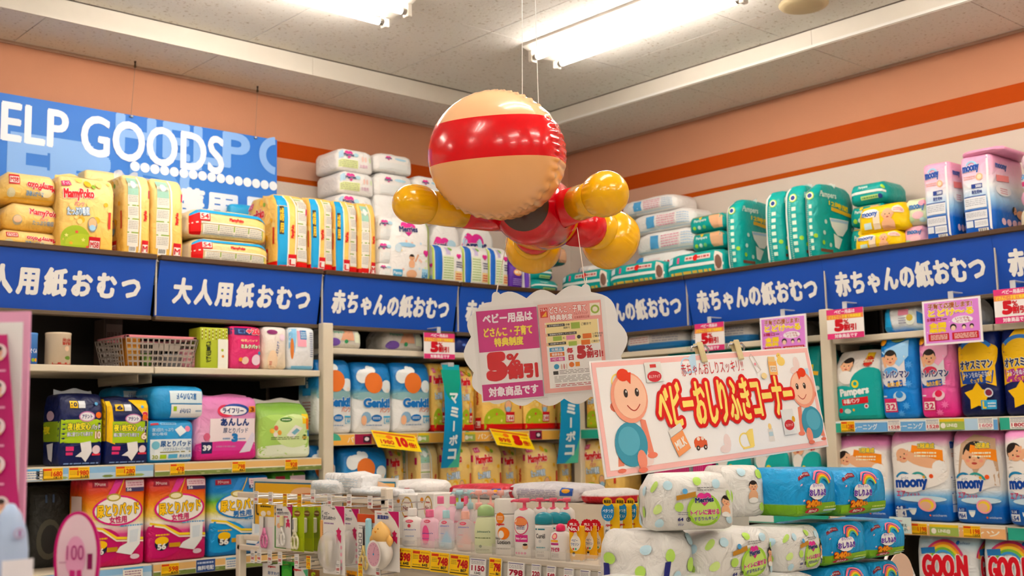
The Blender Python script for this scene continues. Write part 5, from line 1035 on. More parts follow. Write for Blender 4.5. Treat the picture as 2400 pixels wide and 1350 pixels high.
# ================================================================ small point-of-sale cards
def five_card(A, big=False):
    A.r(0, 0, 1, 1, '#f4efec', 2); A.r(0, .82, 1, 1, '#d8407c', 2); A.t('ベビー用品は', .22, .845, .78, .97, '#fbeef2', .04); A.r(0, .66, 1, .82, '#e8945a', 2); A.t('どさんこ・子育て特典制度', .06, .68, .94, .8, '#f8e04a', .03)
    A.t('5', .2, .26, .46, .64, '#c81f2c', .07); A.t('%', .46, .47, .6, .63, '#c81f2c', .03); A.t('割引', .46, .26, .8, .48, '#c81f2c', .05); A.r(0, 0, 1, .19, '#d8407c', 2); A.t('対象商品です', .2, .03, .82, .16, '#fbeef2', .04)
def flyer(A):
    A.r(0, 0, 1, 1, '#f3eef0', 2); A.r(.035, .045, .965, .955, '#d98ad8', 3); A.t('子育て応援します!', .1, .8, .86, .93, '#a85a2a', .04, o='#f4ecec', ow=.05); A.t('とどけ〜る', .1, .63, .88, .79, '#f0d23a', .06, o='#f7f3ee', ow=.05)
    A.t('5箱口', .07, .53, .32, .61, '#b02a4a', .04); A.small(.34, .54, .42, .59, 1, '#5a3a4a'); A.e(.68, .52, .18, .085, '#f6f1f4', 18); A.t('いつでも', .56, .525, .8, .58, '#b02a4a', .02); A.t('どこでも', .58, .465, .82, .515, '#b02a4a', .02)
    A.t('全国', .1, .38, .4, .5, '#f0d23a', .06); A.t('無料', .1, .27, .4, .37, '#f0d23a', .06)
    for x, r_ in ((.52, .075), (.7, .05), (.83, .05)): A.c(x, .37, r_, '#2a1c1c', 14); A.c(x, .345, r_*.75, '#f0d0b8', 12)
    for x0, x1 in ((.08, .44), (.49, .94)): A.r(x0, .09, x1, .25, '#c2242e', 2); A.small(x0+.04, .11, x1-.03, .23, 4, '#f2dcd0', .5)
    rr = random.Random(8)
    for i in range(12): A.c(rr.uniform(.05, .95), rr.uniform(.06, .94), .012, '#f4e6f4', 6)
def card(name, label, cat, axis, x0, x1, yt, yb, P, art, lean=0, yaw=0, stem=True, th=.003, group=None, rollz=0):
    on, pf = (onL, pY) if axis == 'L' else (onR, pX)
    zb_ = pf((x0+x1)/2, yb, P).z; c, w_, h_ = on(x0, x1, yt, zb_, P)
    t = thing(name, label, cat, (c, P, zb_) if axis == 'L' else (P, c, zb_), (0 if axis == 'L' else -PI/2)+yaw, group)
    sl = math.tan(lean); pos = lambda a, b, off: (a-w_/2+rollz*b, -off-sl*(h_-b), b+rollz*(w_/2-a)*-1)
    A = Art(w_, h_, pos, .0004, .0006)
    vs = [pos(a, b, o_) for o_ in (0, -th) for a, b in ((0, 0), (w_, 0), (w_, h_), (0, h_))]
    A.add(vs, [(0, 1, 2, 3), (7, 6, 5, 4), (0, 4, 5, 1), (1, 5, 6, 2), (2, 6, 7, 3), (3, 7, 4, 0)], WHITE); art(A); A.build('printed_card', t)
    if stem: MB().box(-.012, .002, h_-.03, .012, .006, h_+.035, clear('#f2f2f0', .6)).box(-.012, .002, h_+.03, .012, .095, h_+.034, clear('#f2f2f0', .6)).build('clear_holder', t)
    return t
gc = 'small discount cards on the shelves'
card('discount_card', 'small 5 percent discount card left of the cloud board', 'card', 'L', 993, 1066, 781, 841, 5.0, five_card, group=gc)
card('discount_card', 'small 5 percent discount card just above the wipes sign', 'card', 'R', 1629, 1698, 757, 822, 4.99, five_card, group=gc)
card('discount_card', 'small 5 percent discount card over the white and teal pants pack', 'card', 'R', 1938, 2025, 723, 793, 4.99, five_card, group=gc)
card('discount_card', 'small 5 percent discount card cut by the right edge', 'card', 'R', 2330, 2424, 675, 756, 4.99, five_card, group=gc)
card('pink_flyer', 'pink delivery flyer behind the top of the wipes sign', 'flyer', 'R', 1782, 1892, 740, 836, 4.98, flyer, group='pink delivery flyers')
card('pink_flyer', 'pink delivery flyer above the bright pink training pants', 'flyer', 'R', 2163, 2302, 700, 806, 4.97, flyer, group='pink delivery flyers')
card('small_notice', 'small pale notice clipped beside the blue wipes stack', 'card', 'R', 2085, 2136, 1212, 1250, 4.98, lambda A: (A.r(0, 0, 1, 1, '#d6e6e2', 2), A.t('おむつ替え', .1, .4, .8, .6, '#3a5a6a', .03), A.t('しませんか?', .1, .15, .85, .34, '#3a5a6a', .03), A.small(.1, .7, .6, .85, 1, '#c06a8a'), A.c(.88, .35, .12, '#f0e6d8', 10)))
def points(big, price):
    def f(A):
        A.r(0, 0, 1, 1, '#f5d50f', 4); A.r(.03, .82, .97, .93, '#d8702a', 2); A.e(.36, .68, .08, .12, '#e8782a', 14); A.t(price, .12, .26, .42, .5, '#c8281f', .04)
        A.t(big, .5, .2, .74, .74, '#c81f1c', .09); A.t('倍!', .75, .2, .93, .5, '#c81f1c', .05); A.small(.76, .6, .94, .72, 1, '#c8702a'); A.small(.1, .1, .4, .2, 1, '#5a4a1a'); A.small(.06, .6, .28, .76, 2, '#c8a81f', .4)
    return f
card('price_card', 'yellow ten-times points card on the shelf edge', 'price card', 'L', 872, 976, 1014, 1054, 5.03, points('10', '1980'), lean=.5, stem=False, group='yellow points cards', rollz=-.12)
card('price_card', 'yellow five-times points card on the shelf edge', 'price card', 'L', 1150, 1240, 1010, 1049, 5.03, points('5', '898'), lean=.5, stem=False, group='yellow points cards', rollz=-.12)
# hanging teal strips
def strip(label, x0, x1, yt, yb, tw):
    P = 4.97; zb_ = pY((x0+x1)/2, yb, P).z; c, w_, h_ = onL(x0, x1, yt, zb_, P)
    t = thing('hanging_strip', label, 'hanging strip', (c, P, zb_), 0, 'hanging teal strips')
    def pos(a, b, off):
        v = 1-b/h_; x = (a-w_/2)*(.82+.25*v)-tw*math.sin(v*1.5)*.02; return (x, -off-.03*math.sin(v*PI)*1.2+.25*tw*x*v, b)
    A = Art(w_, h_, pos, .0005, .0015); pts = []; n = 12
    vs = [pos(w_*i/4, h_*j/n, o_) for o_ in (.001, -.001) for j in range(n+1) for i in range(5)]
    N5 = 5*(n+1); fs = []
    for s_ in (0, 1):
        for j in range(n):
            for i in range(4): q_ = (s_*N5+j*5+i, s_*N5+j*5+i+1, s_*N5+j*5+i+6, s_*N5+j*5+i+5); fs.append(q_ if s_ == 0 else q_[::-1])
    A.add(vs, fs, film([(0, '#1a94c6'), (.6, '#1a98c8'), (1, '#1a9aa8')], rough=.4, wrinkle=.05))
    A.e(.45, .95, .55, .3, '#1a9c86', 20, a0=180, a1=360); A.p([(1, 0), (.35, 0), (.62, .06), (.85, .14), (1, .26)], '#55c4a8')
    for i, ch in enumerate('マミーポコ'):
        y = .62-.135*i
        if ch == 'ー': A.r(.47, y, .56, y+.1, '#f2f6f6', 2)
        else: A.t(ch, .3, y, .76, y+.1, '#f2f6f6', .05)
    A.build('printed_strip', t); MB().box(-.02, -.004, h_-.01, .02, .06, h_+.012, clear('#eeeeee', .6)).build('clear_clip', t)
strip('teal hanging strip left of the cloud board', 1033, 1082, 855, 1096, 1)
strip('teal hanging strip hidden at its top by the cloud board', 1303, 1352, 850, 1086, .2)

# ================================================================ cloud-shaped board hanging from the balloon
def frame_obj(o, c, right, up):
    right = right.normalized(); up = (up-right*up.dot(right)).normalized(); back = up.cross(right)
    o.matrix_world = Matrix(((right.x, back.x, up.x, c.x), (right.y, back.y, up.y, c.y), (right.z, back.z, up.z, c.z), (0, 0, 0, 1)))
Dc = 3.44; C0_ = pD(1280, 815, Dc); th_ = math.radians(4.8); kpx = Dc/F
cr, cu = AX[0]*math.cos(th_)+AX[1]*math.sin(th_), -AX[0]*math.sin(th_)+AX[1]*math.cos(th_)
cb = thing('cloud_board', 'white cloud-shaped board with two posters hanging under the balloon', 'sign', (0, 0, 0)); frame_obj(cb, C0_, cr, cu)
def cl(px, py):
    dx, dy = (px-1280)*kpx, -(py-815)*kpx; return dx*math.cos(th_)+dy*math.sin(th_), -dx*math.sin(th_)+dy*math.cos(th_)
cus = [(1150, 708), (1234, 699), (1303, 692), (1384, 684), (1447, 752), (1455, 834), (1438, 896), (1384, 930), (1322, 934), (1254, 936), (1193, 937), (1130, 926), (1110, 873), (1104, 789), (1116, 728)]
out = []
for i, p_ in enumerate(cus):
    q_ = cus[(i+1) % len(cus)]; a, b = Vector(cl(*p_)), Vector(cl(*q_)); mid = (a+b)/2; ch = b-a; nrm = Vector((-ch.y, ch.x)).normalized()
    for j in range(8):
        s_ = j/8; pt = a+ch*s_+nrm*ch.length*(.24 if i not in (14,) else .15)*math.sin(PI*s_); out.append((pt.x, pt.y))
MB().prism(out[::-1], -.003, .003, solid('#f2f0ee', .4, .02)).build('cloud_panel', cb)
for px, py in ((1163, 694), (1373, 676)):
    a, b = cl(px, py); m = MB(); r_ = .013; ring = [(a+r_*math.cos(t_), b+r_*math.sin(t_)) for t_ in [i*PI/8 for i in range(9)]]
    m.prism([(a-r_*1.3, b-.03)]+[(x, z) for x, z in ring[::-1]]+[(a+r_*1.3, b-.03)], -.0028, .0028, solid('#f2f0ee', .4, .02)); m.build('hanging_tab', cb)
def poster(x0, x1, y0, y1, art, th=.004, nm='poster'):
    a, b = cl((x0+x1)/2, (y0+y1)/2); w_, h_ = (x1-x0)*kpx, (y1-y0)*kpx
    A = Art(w_, h_, lambda u, v, off: (a-w_/2+u, -th-.002-off, b-h_/2+v), .0003, .0004)
    A.box(a-w_/2-.004, -th-.002, b-h_/2-.004, a+w_/2+.004, -th, b+h_/2+.004, ink('#f3f0ee', .25)); art(A); A.build(nm, cb)
    MB().box(a-w_/2-.012, -th-.0085, b-h_/2-.012, a+w_/2+.012, -th-.008, b+h_/2+.012, clear('#ffffff', .025, .05)).build('clear_pouch', cb)
def post1(A):
    A.r(0, 0, 1, 1, '#f4f0ee', 2); A.r(0, .54, 1, 1, '#c93a86', 2); A.t('ベビー用品は', .1, .85, .92, .96, '#f9eef4', .05); A.t('どさんこ・子育て', .1, .7, .9, .81, '#f4e05a', .05); A.t('特典制度', .26, .59, .74, .69, '#f4e05a', .05)
    A.t('5', .1, .22, .43, .52, '#d01f28', .1); A.t('%', .44, .36, .66, .5, '#d01f28', .04); A.t('割引', .44, .22, .94, .38, '#d01f28', .07); A.r(0, 0, 1, .18, '#c93a86', 2); A.t('対象商品です', .1, .035, .92, .145, '#f9eef4', .05)
def post2(A):
    A.r(0, 0, 1, 1, '#eda9a2', 2); A.r(.09, .05, .94, .79, '#f3f0ec', 2); A.r(.1, .52, .92, .79, '#f2dfa4', 3)
    A.r(.03, .85, .15, .96, '#d2382c', 2); A.p([(.05, .86), (.13, .86), (.13, .92)], '#f0b03a'); A.t('ツルハ', .04, .92, .14, .955, '#f8ece0', .03); A.t('どさんこ・子育て', .18, .885, .76, .97, '#fbf1ee', .04, o='#d2382c', ow=.07); A.t('特典制度', .18, .805, .54, .875, '#fbf1ee', .04, o='#d2382c', ow=.07); A.t('ツルハドラッグ', .56, .85, .78, .88, '#b03028', .01); A.t('北海道限定企画', .56, .81, .8, .84, '#b03028', .01)
    A.r(.82, .83, .98, .97, '#f2ead6', 2); A.c(.9, .9, .05, '#9fb84a', 14); A.c(.9, .9, .03, '#f0e6d0', 10)
    for i, (y, tx) in enumerate(((.75, 'お子様同伴の方'), (.65, '保護者を同伴していない方'), (.545, '妊娠中の方'))):
        A.r(.12, y-.012, .4+.18*(i == 1), y+.018, '#3a3430', 1); A.t(tx, .15, y-.005, .38+.18*(i == 1), y+.012, '#f2eee6', .01); A.c(.1, y, .018, '#e8b89c', 10)
    A.r(.5, .7, .64, .77, '#9fb84a', 2); A.t('お子様', .38, .74, .48, .765, '#4a4038', .02); A.t('同伴で', .38, .705, .48, .73, '#4a4038', .02); A.t('ご提示で', .66, .73, .82, .76, '#4a4038', .02)
    A.r(.2, .58, .34, .63, '#9fb84a', 2); A.t('と', .355, .595, .39, .62, '#4a4038', .02); A.r(.41, .58, .55, .63, '#e08ab0', 2); A.c(.61, .605, .022, '#3a3430', 12); A.r(.67, .58, .81, .635, '#e0762a', 2); A.t('いずれかの', .83, .615, .99, .64, '#4a4038', .02); A.t('ご提示で', .83, .585, .97, .61, '#4a4038', .02)
    A.r(.44, .51, .57, .56, '#9fb84a', 2); A.r(.64, .51, .78, .565, '#e0762a', 2); A.t('ご提示で', .8, .53, .94, .555, '#4a4038', .02)
    for y, c, tx in ((.46, '#4f9fc8', '化粧品'), (.405, '#e0762a', '健康食品'), (.35, '#d85a9a', 'ベビー用品')): A.r(.13, y, .36, y+.045, c, 2); A.t(tx, .16, y+.007, .33, y+.038, '#f6f0ee', .02)
    A.t('毎', .4, .43, .5, .49, '#c0222c', .05); A.t('日', .42, .35, .5, .41, '#c0222c', .05); A.t('5', .56, .36, .7, .5, '#c0222c', .09); A.t('%', .71, .44, .81, .5, '#c0222c', .04); A.t('割引!', .71, .36, .97, .44, '#c0222c', .05)
    A.c(.22, .29, .03, '#3f9fc8', 14); A.c(.46, .3, .03, '#e0762a', 14); A.r(.52, .275, .59, .325, '#e8902a', 2); [A.e(.3+.04*i, .285, .014, .032, c, 10) for i, c in enumerate(['#d8b8a8', '#d08a8a', '#e3cfc0'])]
    A.r(.16, .2, .24, .24, '#3a3430', 1); A.small(.26, .2, .85, .25, 3, '#8a8480', .35); A.r(.15, .105, .9, .19, '#f7f5f1', 1); A.small(.17, .11, .88, .185, 5, '#8f8a86', .35); A.small(.18, .06, .9, .095, 2, '#c04a48', .4)
poster(1124, 1266, 724, 934, post1); poster(1268, 1416, 708, 916, post2)
# ================================================================ inflatable flying figure (plain stand-in, no face)
fig = thing('inflatable_figure', 'inflatable flying figure with a peach ball head and yellow hands, hung from the ceiling', 'balloon', pD(1165, 365, 3.25))
inv = Vector(fig.location)
def bl(px, py, D): return pD(px, py, D)-inv
def vinyl(h, rough=.18):
    k = ('vinyl', h)
    if k not in MATS:
        m, N, L, B = _new('glossy_vinyl'); B.inputs['Base Color'].default_value = lin(h); B.inputs['Roughness'].default_value = rough; B.inputs['Coat Weight'].default_value = .3; B.inputs['Subsurface Weight'].default_value = .05
        tc = N.new('ShaderNodeTexCoord'); nz = N.new('ShaderNodeTexNoise'); nz.inputs['Scale'].default_value = 9; L.new(tc.outputs['Object'], nz.inputs['Vector']); b = N.new('ShaderNodeBump'); b.inputs['Strength'].default_value = .08; b.inputs['Distance'].default_value = .02
        L.new(nz.outputs['Fac'], b.inputs['Height']); L.new(b.outputs[0], B.inputs['Normal']); MATS[k] = m
    return MATS[k]
def banded(stops, axis, lo, hi):
    """vinyl in sharp colour bands along an object axis"""
    m, N, L, B = _new('banded_vinyl'); tc = N.new('ShaderNodeTexCoord'); sp = N.new('ShaderNodeSeparateXYZ'); L.new(tc.outputs['Object'], sp.inputs[0])
    mp = N.new('ShaderNodeMapRange'); mp.inputs[1].default_value = lo; mp.inputs[2].default_value = hi; L.new(sp.outputs[axis], mp.inputs[0])
    cr_ = N.new('ShaderNodeValToRGB'); cr_.color_ramp.interpolation = 'CONSTANT'; e = cr_.color_ramp.elements
    while len(e) < len(stops): e.new(.5)
    for i, (p_, h) in enumerate(stops): e[i].position = p_; e[i].color = lin(h)
    L.new(mp.outputs[0], cr_.inputs[0]); L.new(cr_.outputs[0], B.inputs['Base Color']); B.inputs['Roughness'].default_value = .18; B.inputs['Coat Weight'].default_value = .3
    return m
def inflated(name, c, axis, prof, mat, ndiv=64, ruff=(), sx=1.0):
    """lathe about an axis with puckered seams; prof = (radius, distance along axis); ruff = (distance, depth, count)"""
    axis = axis.normalized(); up = Vector((0, 0, 1)); r_ = axis.cross(up).normalized(); u_ = r_.cross(axis)
    m = MB(); vs = []; fs = []; n = ndiv
    for rad, t_ in prof:
        for i in range(n):
            a = 2*PI*i/n; k = 1
            for tr, dp, cnt in ruff: k += dp*math.exp(-((t_-tr)/.022)**2)*math.sin(cnt*a+3*math.sin(5*a))
            vs.append((rad*k*math.cos(a)*sx, t_, rad*k*math.sin(a)))
    for j in range(len(prof)-1):
        for i in range(n): q_ = (i+1) % n; fs.append((j*n+i, j*n+q_, j*n+n+q_, j*n+n+i))
    fs += [tuple(range(n))[::-1], tuple((len(prof)-1)*n+i for i in range(n))]
    m.add(vs, fs, mat); o = m.build(name, fig, True)
    R = Matrix((( -r_.x, axis.x, u_.x, 0), (-r_.y, axis.y, u_.y, 0), (-r_.z, axis.z, u_.z, 0), (0, 0, 0, 1)))
    o.matrix_local = Matrix.Translation(c) @ R; return o
def dome(R, T, t0, n=10, s_=1, p_=2.0):
    """quarter super-ellipse from the rim (R at t0) to the pole"""
    return [(max(.0008, R*math.cos(i/n*PI/2)**(2/p_)), t0+s_*T*math.sin(i/n*PI/2)**(2/p_)) for i in range(n+1)]
ax_h = (-AX[2]*.93 - AX[0]*.30 + AX[1]*.05)
prof = dome(.176, .115, .035, 14, 1, 2.2)[::-1] + [(.1785, .03), (.176, .02), (.178, 0), (.177, -.03)] + dome(.175, .11, -.045, 12, -1, 2.2)
head = inflated('head_ball', Vector((0, 0, 0)), ax_h, prof, banded([(0, '#efb47c'), (.42, '#e01f28'), (.72, '#f3c296')], 'Z', -.19, .19), 256, ((.035, .02, 46), (-.045, .014, 40)), 1.06)
cT = bl(1262, 498, 3.53); ax_b = bl(1235, 480, 3.36)-bl(1325, 520, 3.86)
profb = dome(.108, .1, .1, 8)[::-1] + [(.112, .05), (.114, 0), (.112, -.05)] + dome(.108, .1, -.1, 8, -1)
inflated('body', cT, ax_b, profb, banded([(0, '#d3202a'), (.3, '#e6b02a'), (.4, '#d3202a'), (.93, '#4a2c20')], 'Y', -.2, .2), 48, ((.1, .01, 30),))
def ball(name, c, r_, axis, k=1.0, cnt=34): return inflated(name, c, axis, dome(r_, r_*k, .012, 9)[::-1]+[(r_*1.005, 0)]+dome(r_, r_*k, -.012, 9, -1), vinyl('#f6bc14'), 128, ((0, .012, cnt),))
def limb(name, pts, rad, mat):
    m = MB(); m.tube(pts, rad, mat, 24); return m.build(name, fig, True)
RED, YLW = vinyl('#dd2028'), vinyl('#f6bc14')
a, b = bl(1190, 508, 3.5), bl(960, 480, 3.3); m1 = a.lerp(b, .48)
limb('sleeve', [a, a.lerp(b, .2), a.lerp(b, .4), m1], [.045, .05, .05, .049], RED); limb('glove_cuff', [m1, m1.lerp(b, .3), m1.lerp(b, .75)], [.0495, .05, .047], YLW)
ball('hand', bl(975, 479, 3.31), .056, b-a, 1.05)
a, b = bl(1290, 500, 3.52), bl(1410, 458, 3.2); m1 = a.lerp(b, .6)
limb('sleeve', [a, a.lerp(b, .3), m1], [.06, .055, .05], RED); limb('glove_cuff', [m1, a.lerp(b, .8), a.lerp(b, .92)], [.051, .05, .048], YLW)
ball('hand', bl(1418, 455, 3.2), .063, b-a, .85)
for p0, p1, pc, r_, nm in (((1255, 535, 3.66), (1250, 565, 3.86), (1250, 578, 3.92), .094, 1), ((1345, 525, 3.64), (1405, 540, 3.82), (1432, 562, 3.88), .1, 2)):
    a, b = bl(*p0), bl(*p1); limb('leg', [a, a.lerp(b, .5), b], [.07, .066, .06], RED); a2 = a.lerp(b, .55); limb('boot_cuff', [a2, b, bl(*pc)], [.067, .066, .07], YLW); ball('boot', bl(*pc), r_, (AX[2]*.4+AX[0]*.55-AX[1]*.45 if nm == 2 else AX[2]*.75-AX[1]*.6), .72, 44)
inflated('valve', bl(1300, 535, 3.42), -AX[2]-AX[1], [(.009, -.004), (.009, .004), (.006, .008), (.001, .009)], clear('#f2f2f2', .5), 16)
WIRE = ink('#e9e6e2', .3)
for p0, p1 in (((1224, 226, 3.3), (1223, -260, 3.4)), ((1262, 246, 3.36), (1246, -260, 3.46))):
    a, b = bl(*p0), bl(*p1); d_ = (b-a); k = (ZC-inv.z-a.z)/d_.z; MB().tube([a, a+d_*k], .0011, WIRE, 5).build('hanging_string', fig)
for p0, p1 in (((1196, 522, 3.5), (1163, 692, 3.44)), ((1352, 528, 3.6), (1372, 674, 3.44))):
    MB().tube([bl(*p0), bl(*p1)], .0012, ink('#f4e6d4', .4), 6).build('board_string', fig)
    k = bl(*p1); MB().tube([k, k+Vector((.004, 0, .018)), k+Vector((.01, .004, .03))], .0016, ink('#f4efe6', .4), 6).build('string_knot', fig)

# ================================================================ wipes corner sign
TLp, TRp, BRp, BLp = [Vector(v_)*1.08+Vector((0, 0, H)) for v_ in ((2.156, 2.099, .178), (3.008, 2.008, .238), (2.978, 1.935, -.058), (2.126, 2.026, -.118))]
cen = (TLp+TRp+BRp+BLp)/4; ws = thing('corner_sign', 'white sign with pink border for the baby wipes corner', 'sign'); frame_obj(ws, cen, TRp-TLp, (TLp+TRp-BLp-BRp)/2)
SW, SH = .858*1.08, .306*1.08; sh_ = .14*0
skx = (TLp-BLp).dot((TRp-TLp).normalized())  # the sheet hangs a little out of square
pos = lambda a, b, off: (a-SW/2+skx*(b/SH-.5), -off, b-SH/2)
A = Art(SW, SH, pos, .0004, .0006)
vs = [pos(a, b, o_) for o_ in (0, -.004) for a, b in ((0, 0), (SW, 0), (SW, SH), (0, SH))]
A.add(vs, [(0, 1, 2, 3), (7, 6, 5, 4), (0, 4, 5, 1), (1, 5, 6, 2), (2, 6, 7, 3), (3, 7, 4, 0)], solid('#f3efec', .3, .02)); A.build('panel', ws)
A = Art(SW, SH, pos, .0004, .0008)
A.r(.006, .015, .994, .985, '#f2bdb8', 6); A.r(.022, .06, .978, .94, '#f6f3f1', 6)
def pin(x, y, c, w_=.09, h_=.16): # safety-pin shape
    A.arc(x, y, .06, .075, 60, 300, c, 20); A.p([(x+.01, y+.07), (x+.03, y+.1), (x+.045, y+.1), (x+.04, y-.06), (x+.02, y-.06)], c); A.line([(x-.015, y-.068), (x+.035, y-.06)], .018, c)
pin(.1, .8, '#f5d97a'); pin(.4, .9, '#bfdcee'); pin(.93, .68, '#bfdcee'); pin(.6, .16, '#f5d97a'); pin(.13, .16, '#bfdcee')
def sock(x, y, c): A.e(x, y, .016, .075, c, 12); A.e(x-.014, y-.06, .024, .035, c, 12)
sock(.92, .83, '#eed9d4'); sock(.52, .17, '#eed9d4'); sock(.185, .15, '#eed9d4')
def crawler(x, y, s_, fl):
    f_ = lambda dx: x+fl*dx*s_; g = lambda dy: y+dy*s_; K = SH/SW
    A.p([(f_(.03), g(-.1)), (f_(.055), g(-.12)), (f_(.07), g(-.42)), (f_(.045), g(-.42))], '#e58a72'); A.e(f_(.062), g(-.44), .022*s_, .028*s_, '#e8826a', 12)
    A.p([(f_(-.055), g(-.35)), (f_(-.075), g(-.35)), (f_(-.085), g(-.5)), (f_(-.06), g(-.5))], '#e58a72'); A.e(f_(-.072), g(-.54), .018*s_, .02*s_, '#e27a64', 8)
    A.e(f_(-.02), g(-.32), .068*s_, .2*s_, '#3f93ab', 24); A.e(f_(-.028), g(-.29), .045*s_, .13*s_, '#5aa9bf', 20); A.e(f_(.015), g(-.47), .02*s_, .09*s_, '#e8917a', 12); A.e(f_(.012), g(-.56), .02*s_, .025*s_, '#e27a64', 10)
    A.e(f_(-.06), g(.03), .024*s_, .05*s_, '#e58068', 12); A.e(f_(0), g(.1), .078*s_, .235*s_, '#ec9f86', 28); A.e(f_(.004), g(.11), .068*s_, .205*s_, '#f3c4a8', 26)
    A.e(f_(-.015), g(.31), .026*s_, .06*s_, '#e0431f', 14); A.p([(f_(-.03), g(.33)), (f_(.02), g(.33)), (f_(.012), g(.22))], '#e0431f')
    for dx in (-.014, .034): A.e(f_(dx), g(.14), .009*s_, .04*s_, '#33211a', 12); A.e(f_(dx+.002), g(.155), .003*s_, .012*s_, '#f4efe8', 6)
    A.line([(f_(-.015+.055*i/8), g(.03-.055*math.sin(PI*i/8))) for i in range(9)], .01*s_, '#b03a28')
crawler(.135, .56, .95, 1); crawler(.925, .5, .78, -1)
A.t('赤ちゃんおしりスッキリ!!', .37, .8, .655, .92, '#c8202a', .005)
A.t('ベビーおしりふきコーナー', .245, .34, .865, .76, '#f6dc78', .035, o='#d8181c', ow=.13)
A.r(.215, .77, .285, .95, '#e6e6e0', 3); A.e(.25, .82, .03, .05, '#c8303a', 16); A.t('おしりナップ', .227, .805, .273, .835, '#f4e6e0', .02); A.r(.237, .9, .263, .93, '#d8453f', 1)
A.r(.79, .16, .85, .4, '#e6e6e4', 3); A.e(.82, .25, .024, .05, '#c8303a', 16); A.t('おしりナップ', .803, .235, .837, .262, '#f4e6e0', .02); A.e(.845, .3, .008, .03, '#e8b03a', 8)
A.p([(.255, .08), (.29, .03), (.335, .2), (.3, .28)], '#e9955c') if False else None
A.r(.285, .12, .345, .3, '#ec9c66', 4, tilt=22); A.t('MILK', .292, .17, .338, .25, '#f8efe6', .04, rot=22); A.r(.272, .3, .332, .36, '#e9e4dc', 2, tilt=22)
A.e(.4, .2, .026, .05, '#d8603a', 16); A.r(.375, .16, .43, .21, '#d8603a', 2); A.e(.395, .23, .007, .018, '#f0d8c8', 8); A.e(.413, .23, .007, .018, '#f0d8c8', 8); [A.c(x, .15, .022, '#3a2a26', 12) for x in (.388, .42)]; [A.c(x, .15, .01, '#d8cfc8', 8) for x in (.388, .42)]
A.r(.775, .74, .815, .88, '#f0b468', 3, tilt=-3); A.r(.778, .87, .812, .92, '#e9c88a', 2, tilt=-3); A.r(.78, .77, .81, .83, '#f7eede', 2, tilt=-3); A.t('FOOD', .782, .775, .808, .82, '#b07a3a', .01, rot=-3)
A.e(.845, .87, .02, .045, '#f3d276', 16); A.c(.838, .925, .03, '#f3d276', 12); A.p([(.824, .925), (.832, .935), (.832, .915)], '#e8a04a'); A.c(.838, .93, .005, '#5a3a1a', 6)
A.line([(.69, .93), (.7, .96), (.71, .93), (.735, .8), (.715, .77), (.69, .93)], .008, '#c9b8ae'); A.e(.745, .74, .014, .03, '#f0d8a0', 12); A.c(.712, .86, .014, '#e08a9a', 10)
A.r(.715, .12, .74, .24, '#e4ddd6', 2); A.r(.718, .17, .737, .21, '#b9d0d8', 1); A.e(.7275, .26, .008, .03, '#f0d08a', 10)
A.build('printed_sheet', ws)
for a in (.497, .668):
    x, z = a*SW-SW/2, SH/2
    MB().box(x-.012, -.012, z-.03, x+.012, -.005, z+.035, clear('#e9d8a8', .75), .003).box(x-.012, .005, z-.03, x+.012, .012, z+.035, clear('#e9d8a8', .75), .003).build('plastic_clip', ws)
    MB().tube([(x-.035, .0, z+.012), (x-.03, 0, z+.024), (x+.03, 0, z+.024), (x+.038, 0, z+.012), (x+.03, 0, z+.002)], .0035, solid('#cfcfd4', .2, .02, metal=1), 8).build('wire_loop', ws, True)
iw = ws.matrix_world.inverted(); rt = ws.matrix_world @ Vector((-.05, .02, SH/2-.02)); MB().tube([iw @ rt, iw @ Vector((rt.x, rt.y, .94))], .006, solid('#a8a8a4', .3, .02, metal=1), 10).build('support_rod', ws)
# ================================================================ island display: lotions and hanging goods
XL, ZL = 2.5, 1.062           # front edge and height of the lotion shelf
RL = -PI/2                    # everything here faces -x; local x runs to the viewer's right
ACR = clear('#f4efe6', .22, .08); CREAM = solid('#e6dccb', .4, .03); CHROME = solid('#c9c9cc', .18, .02, metal=1)
ya, yb_ = yat(921, XL, ZL), yat(1478, XL, ZL)
ds = thing('display_shelf', 'cream display shelf holding the row of baby lotions', 'display shelf', (XL, ya, 0), RL); LW = ya-yb_
MB().box(0, .02, 0, LW, .55, ZL-.02, CREAM).build('base_cabinet', ds)
MB().box(0, 0, ZL-.02, LW, .56, ZL, CREAM, .003).build('shelf_board', ds)
MB().box(0, -.006, ZL-.012, LW, -.003, ZL+.028, ACR).build('front_lip', ds)
zl2 = pX(1200, 1176, XL+.32).z
MB().box(0, .34, ZL, LW, .56, zl2, CREAM).build('rear_ledge', ds)
MB().box(0, -.012, ZL-.075, LW, 0, ZL-.02, clear('#f0ebe2', .5)).build('price_rail', ds)
for px in (988, 1030, 1070, 1115, 1165, 1210, 1256, 1296, 1338, 1415, 1455):
    x = ya-yat(px, XL+.02, ZL); MB().box(x-.001, .0, ZL, x+.001, .3, ZL+.035, ACR).build('divider', ds)
def ytag(price):
    def f(A):
        A.r(0, 0, 1, 1, '#f4c81a', 2); A.r(.06, .8, .44, .93, '#cf3a20', 2); A.small(.5, .82, .95, .92, 1, '#c98a2a'); A.small(.08, .5, .36, .74, 3, '#8a7428', .35)
        A.t(price, .4, .36, .95, .76, '#bf1420', .06); A.t('%d' % (int(price)*108//100), .58, .18, .88, .32, '#2a2016', .05); A.r(.04, .08, .96, .13, '#3a2e16', 1); A.small(.08, .18, .5, .28, 1, '#7a6420', .4)
    return f
def wtag(price, big):
    def f(A):
        A.r(0, 0, 1, 1, '#f1efec', 2); A.r(.05, .92, .95, .96, '#4a4a80', 1); A.small(.08, .68, .92, .88, 3, '#7a7880', .4); A.t(price, .1, .34, .94, .62, '#a8163a', .05); A.t(big, .3, .16, .7, .28, '#2a2a30', .03); A.r(.05, .06, .95, .09, '#4a4a80', 1)
    return f
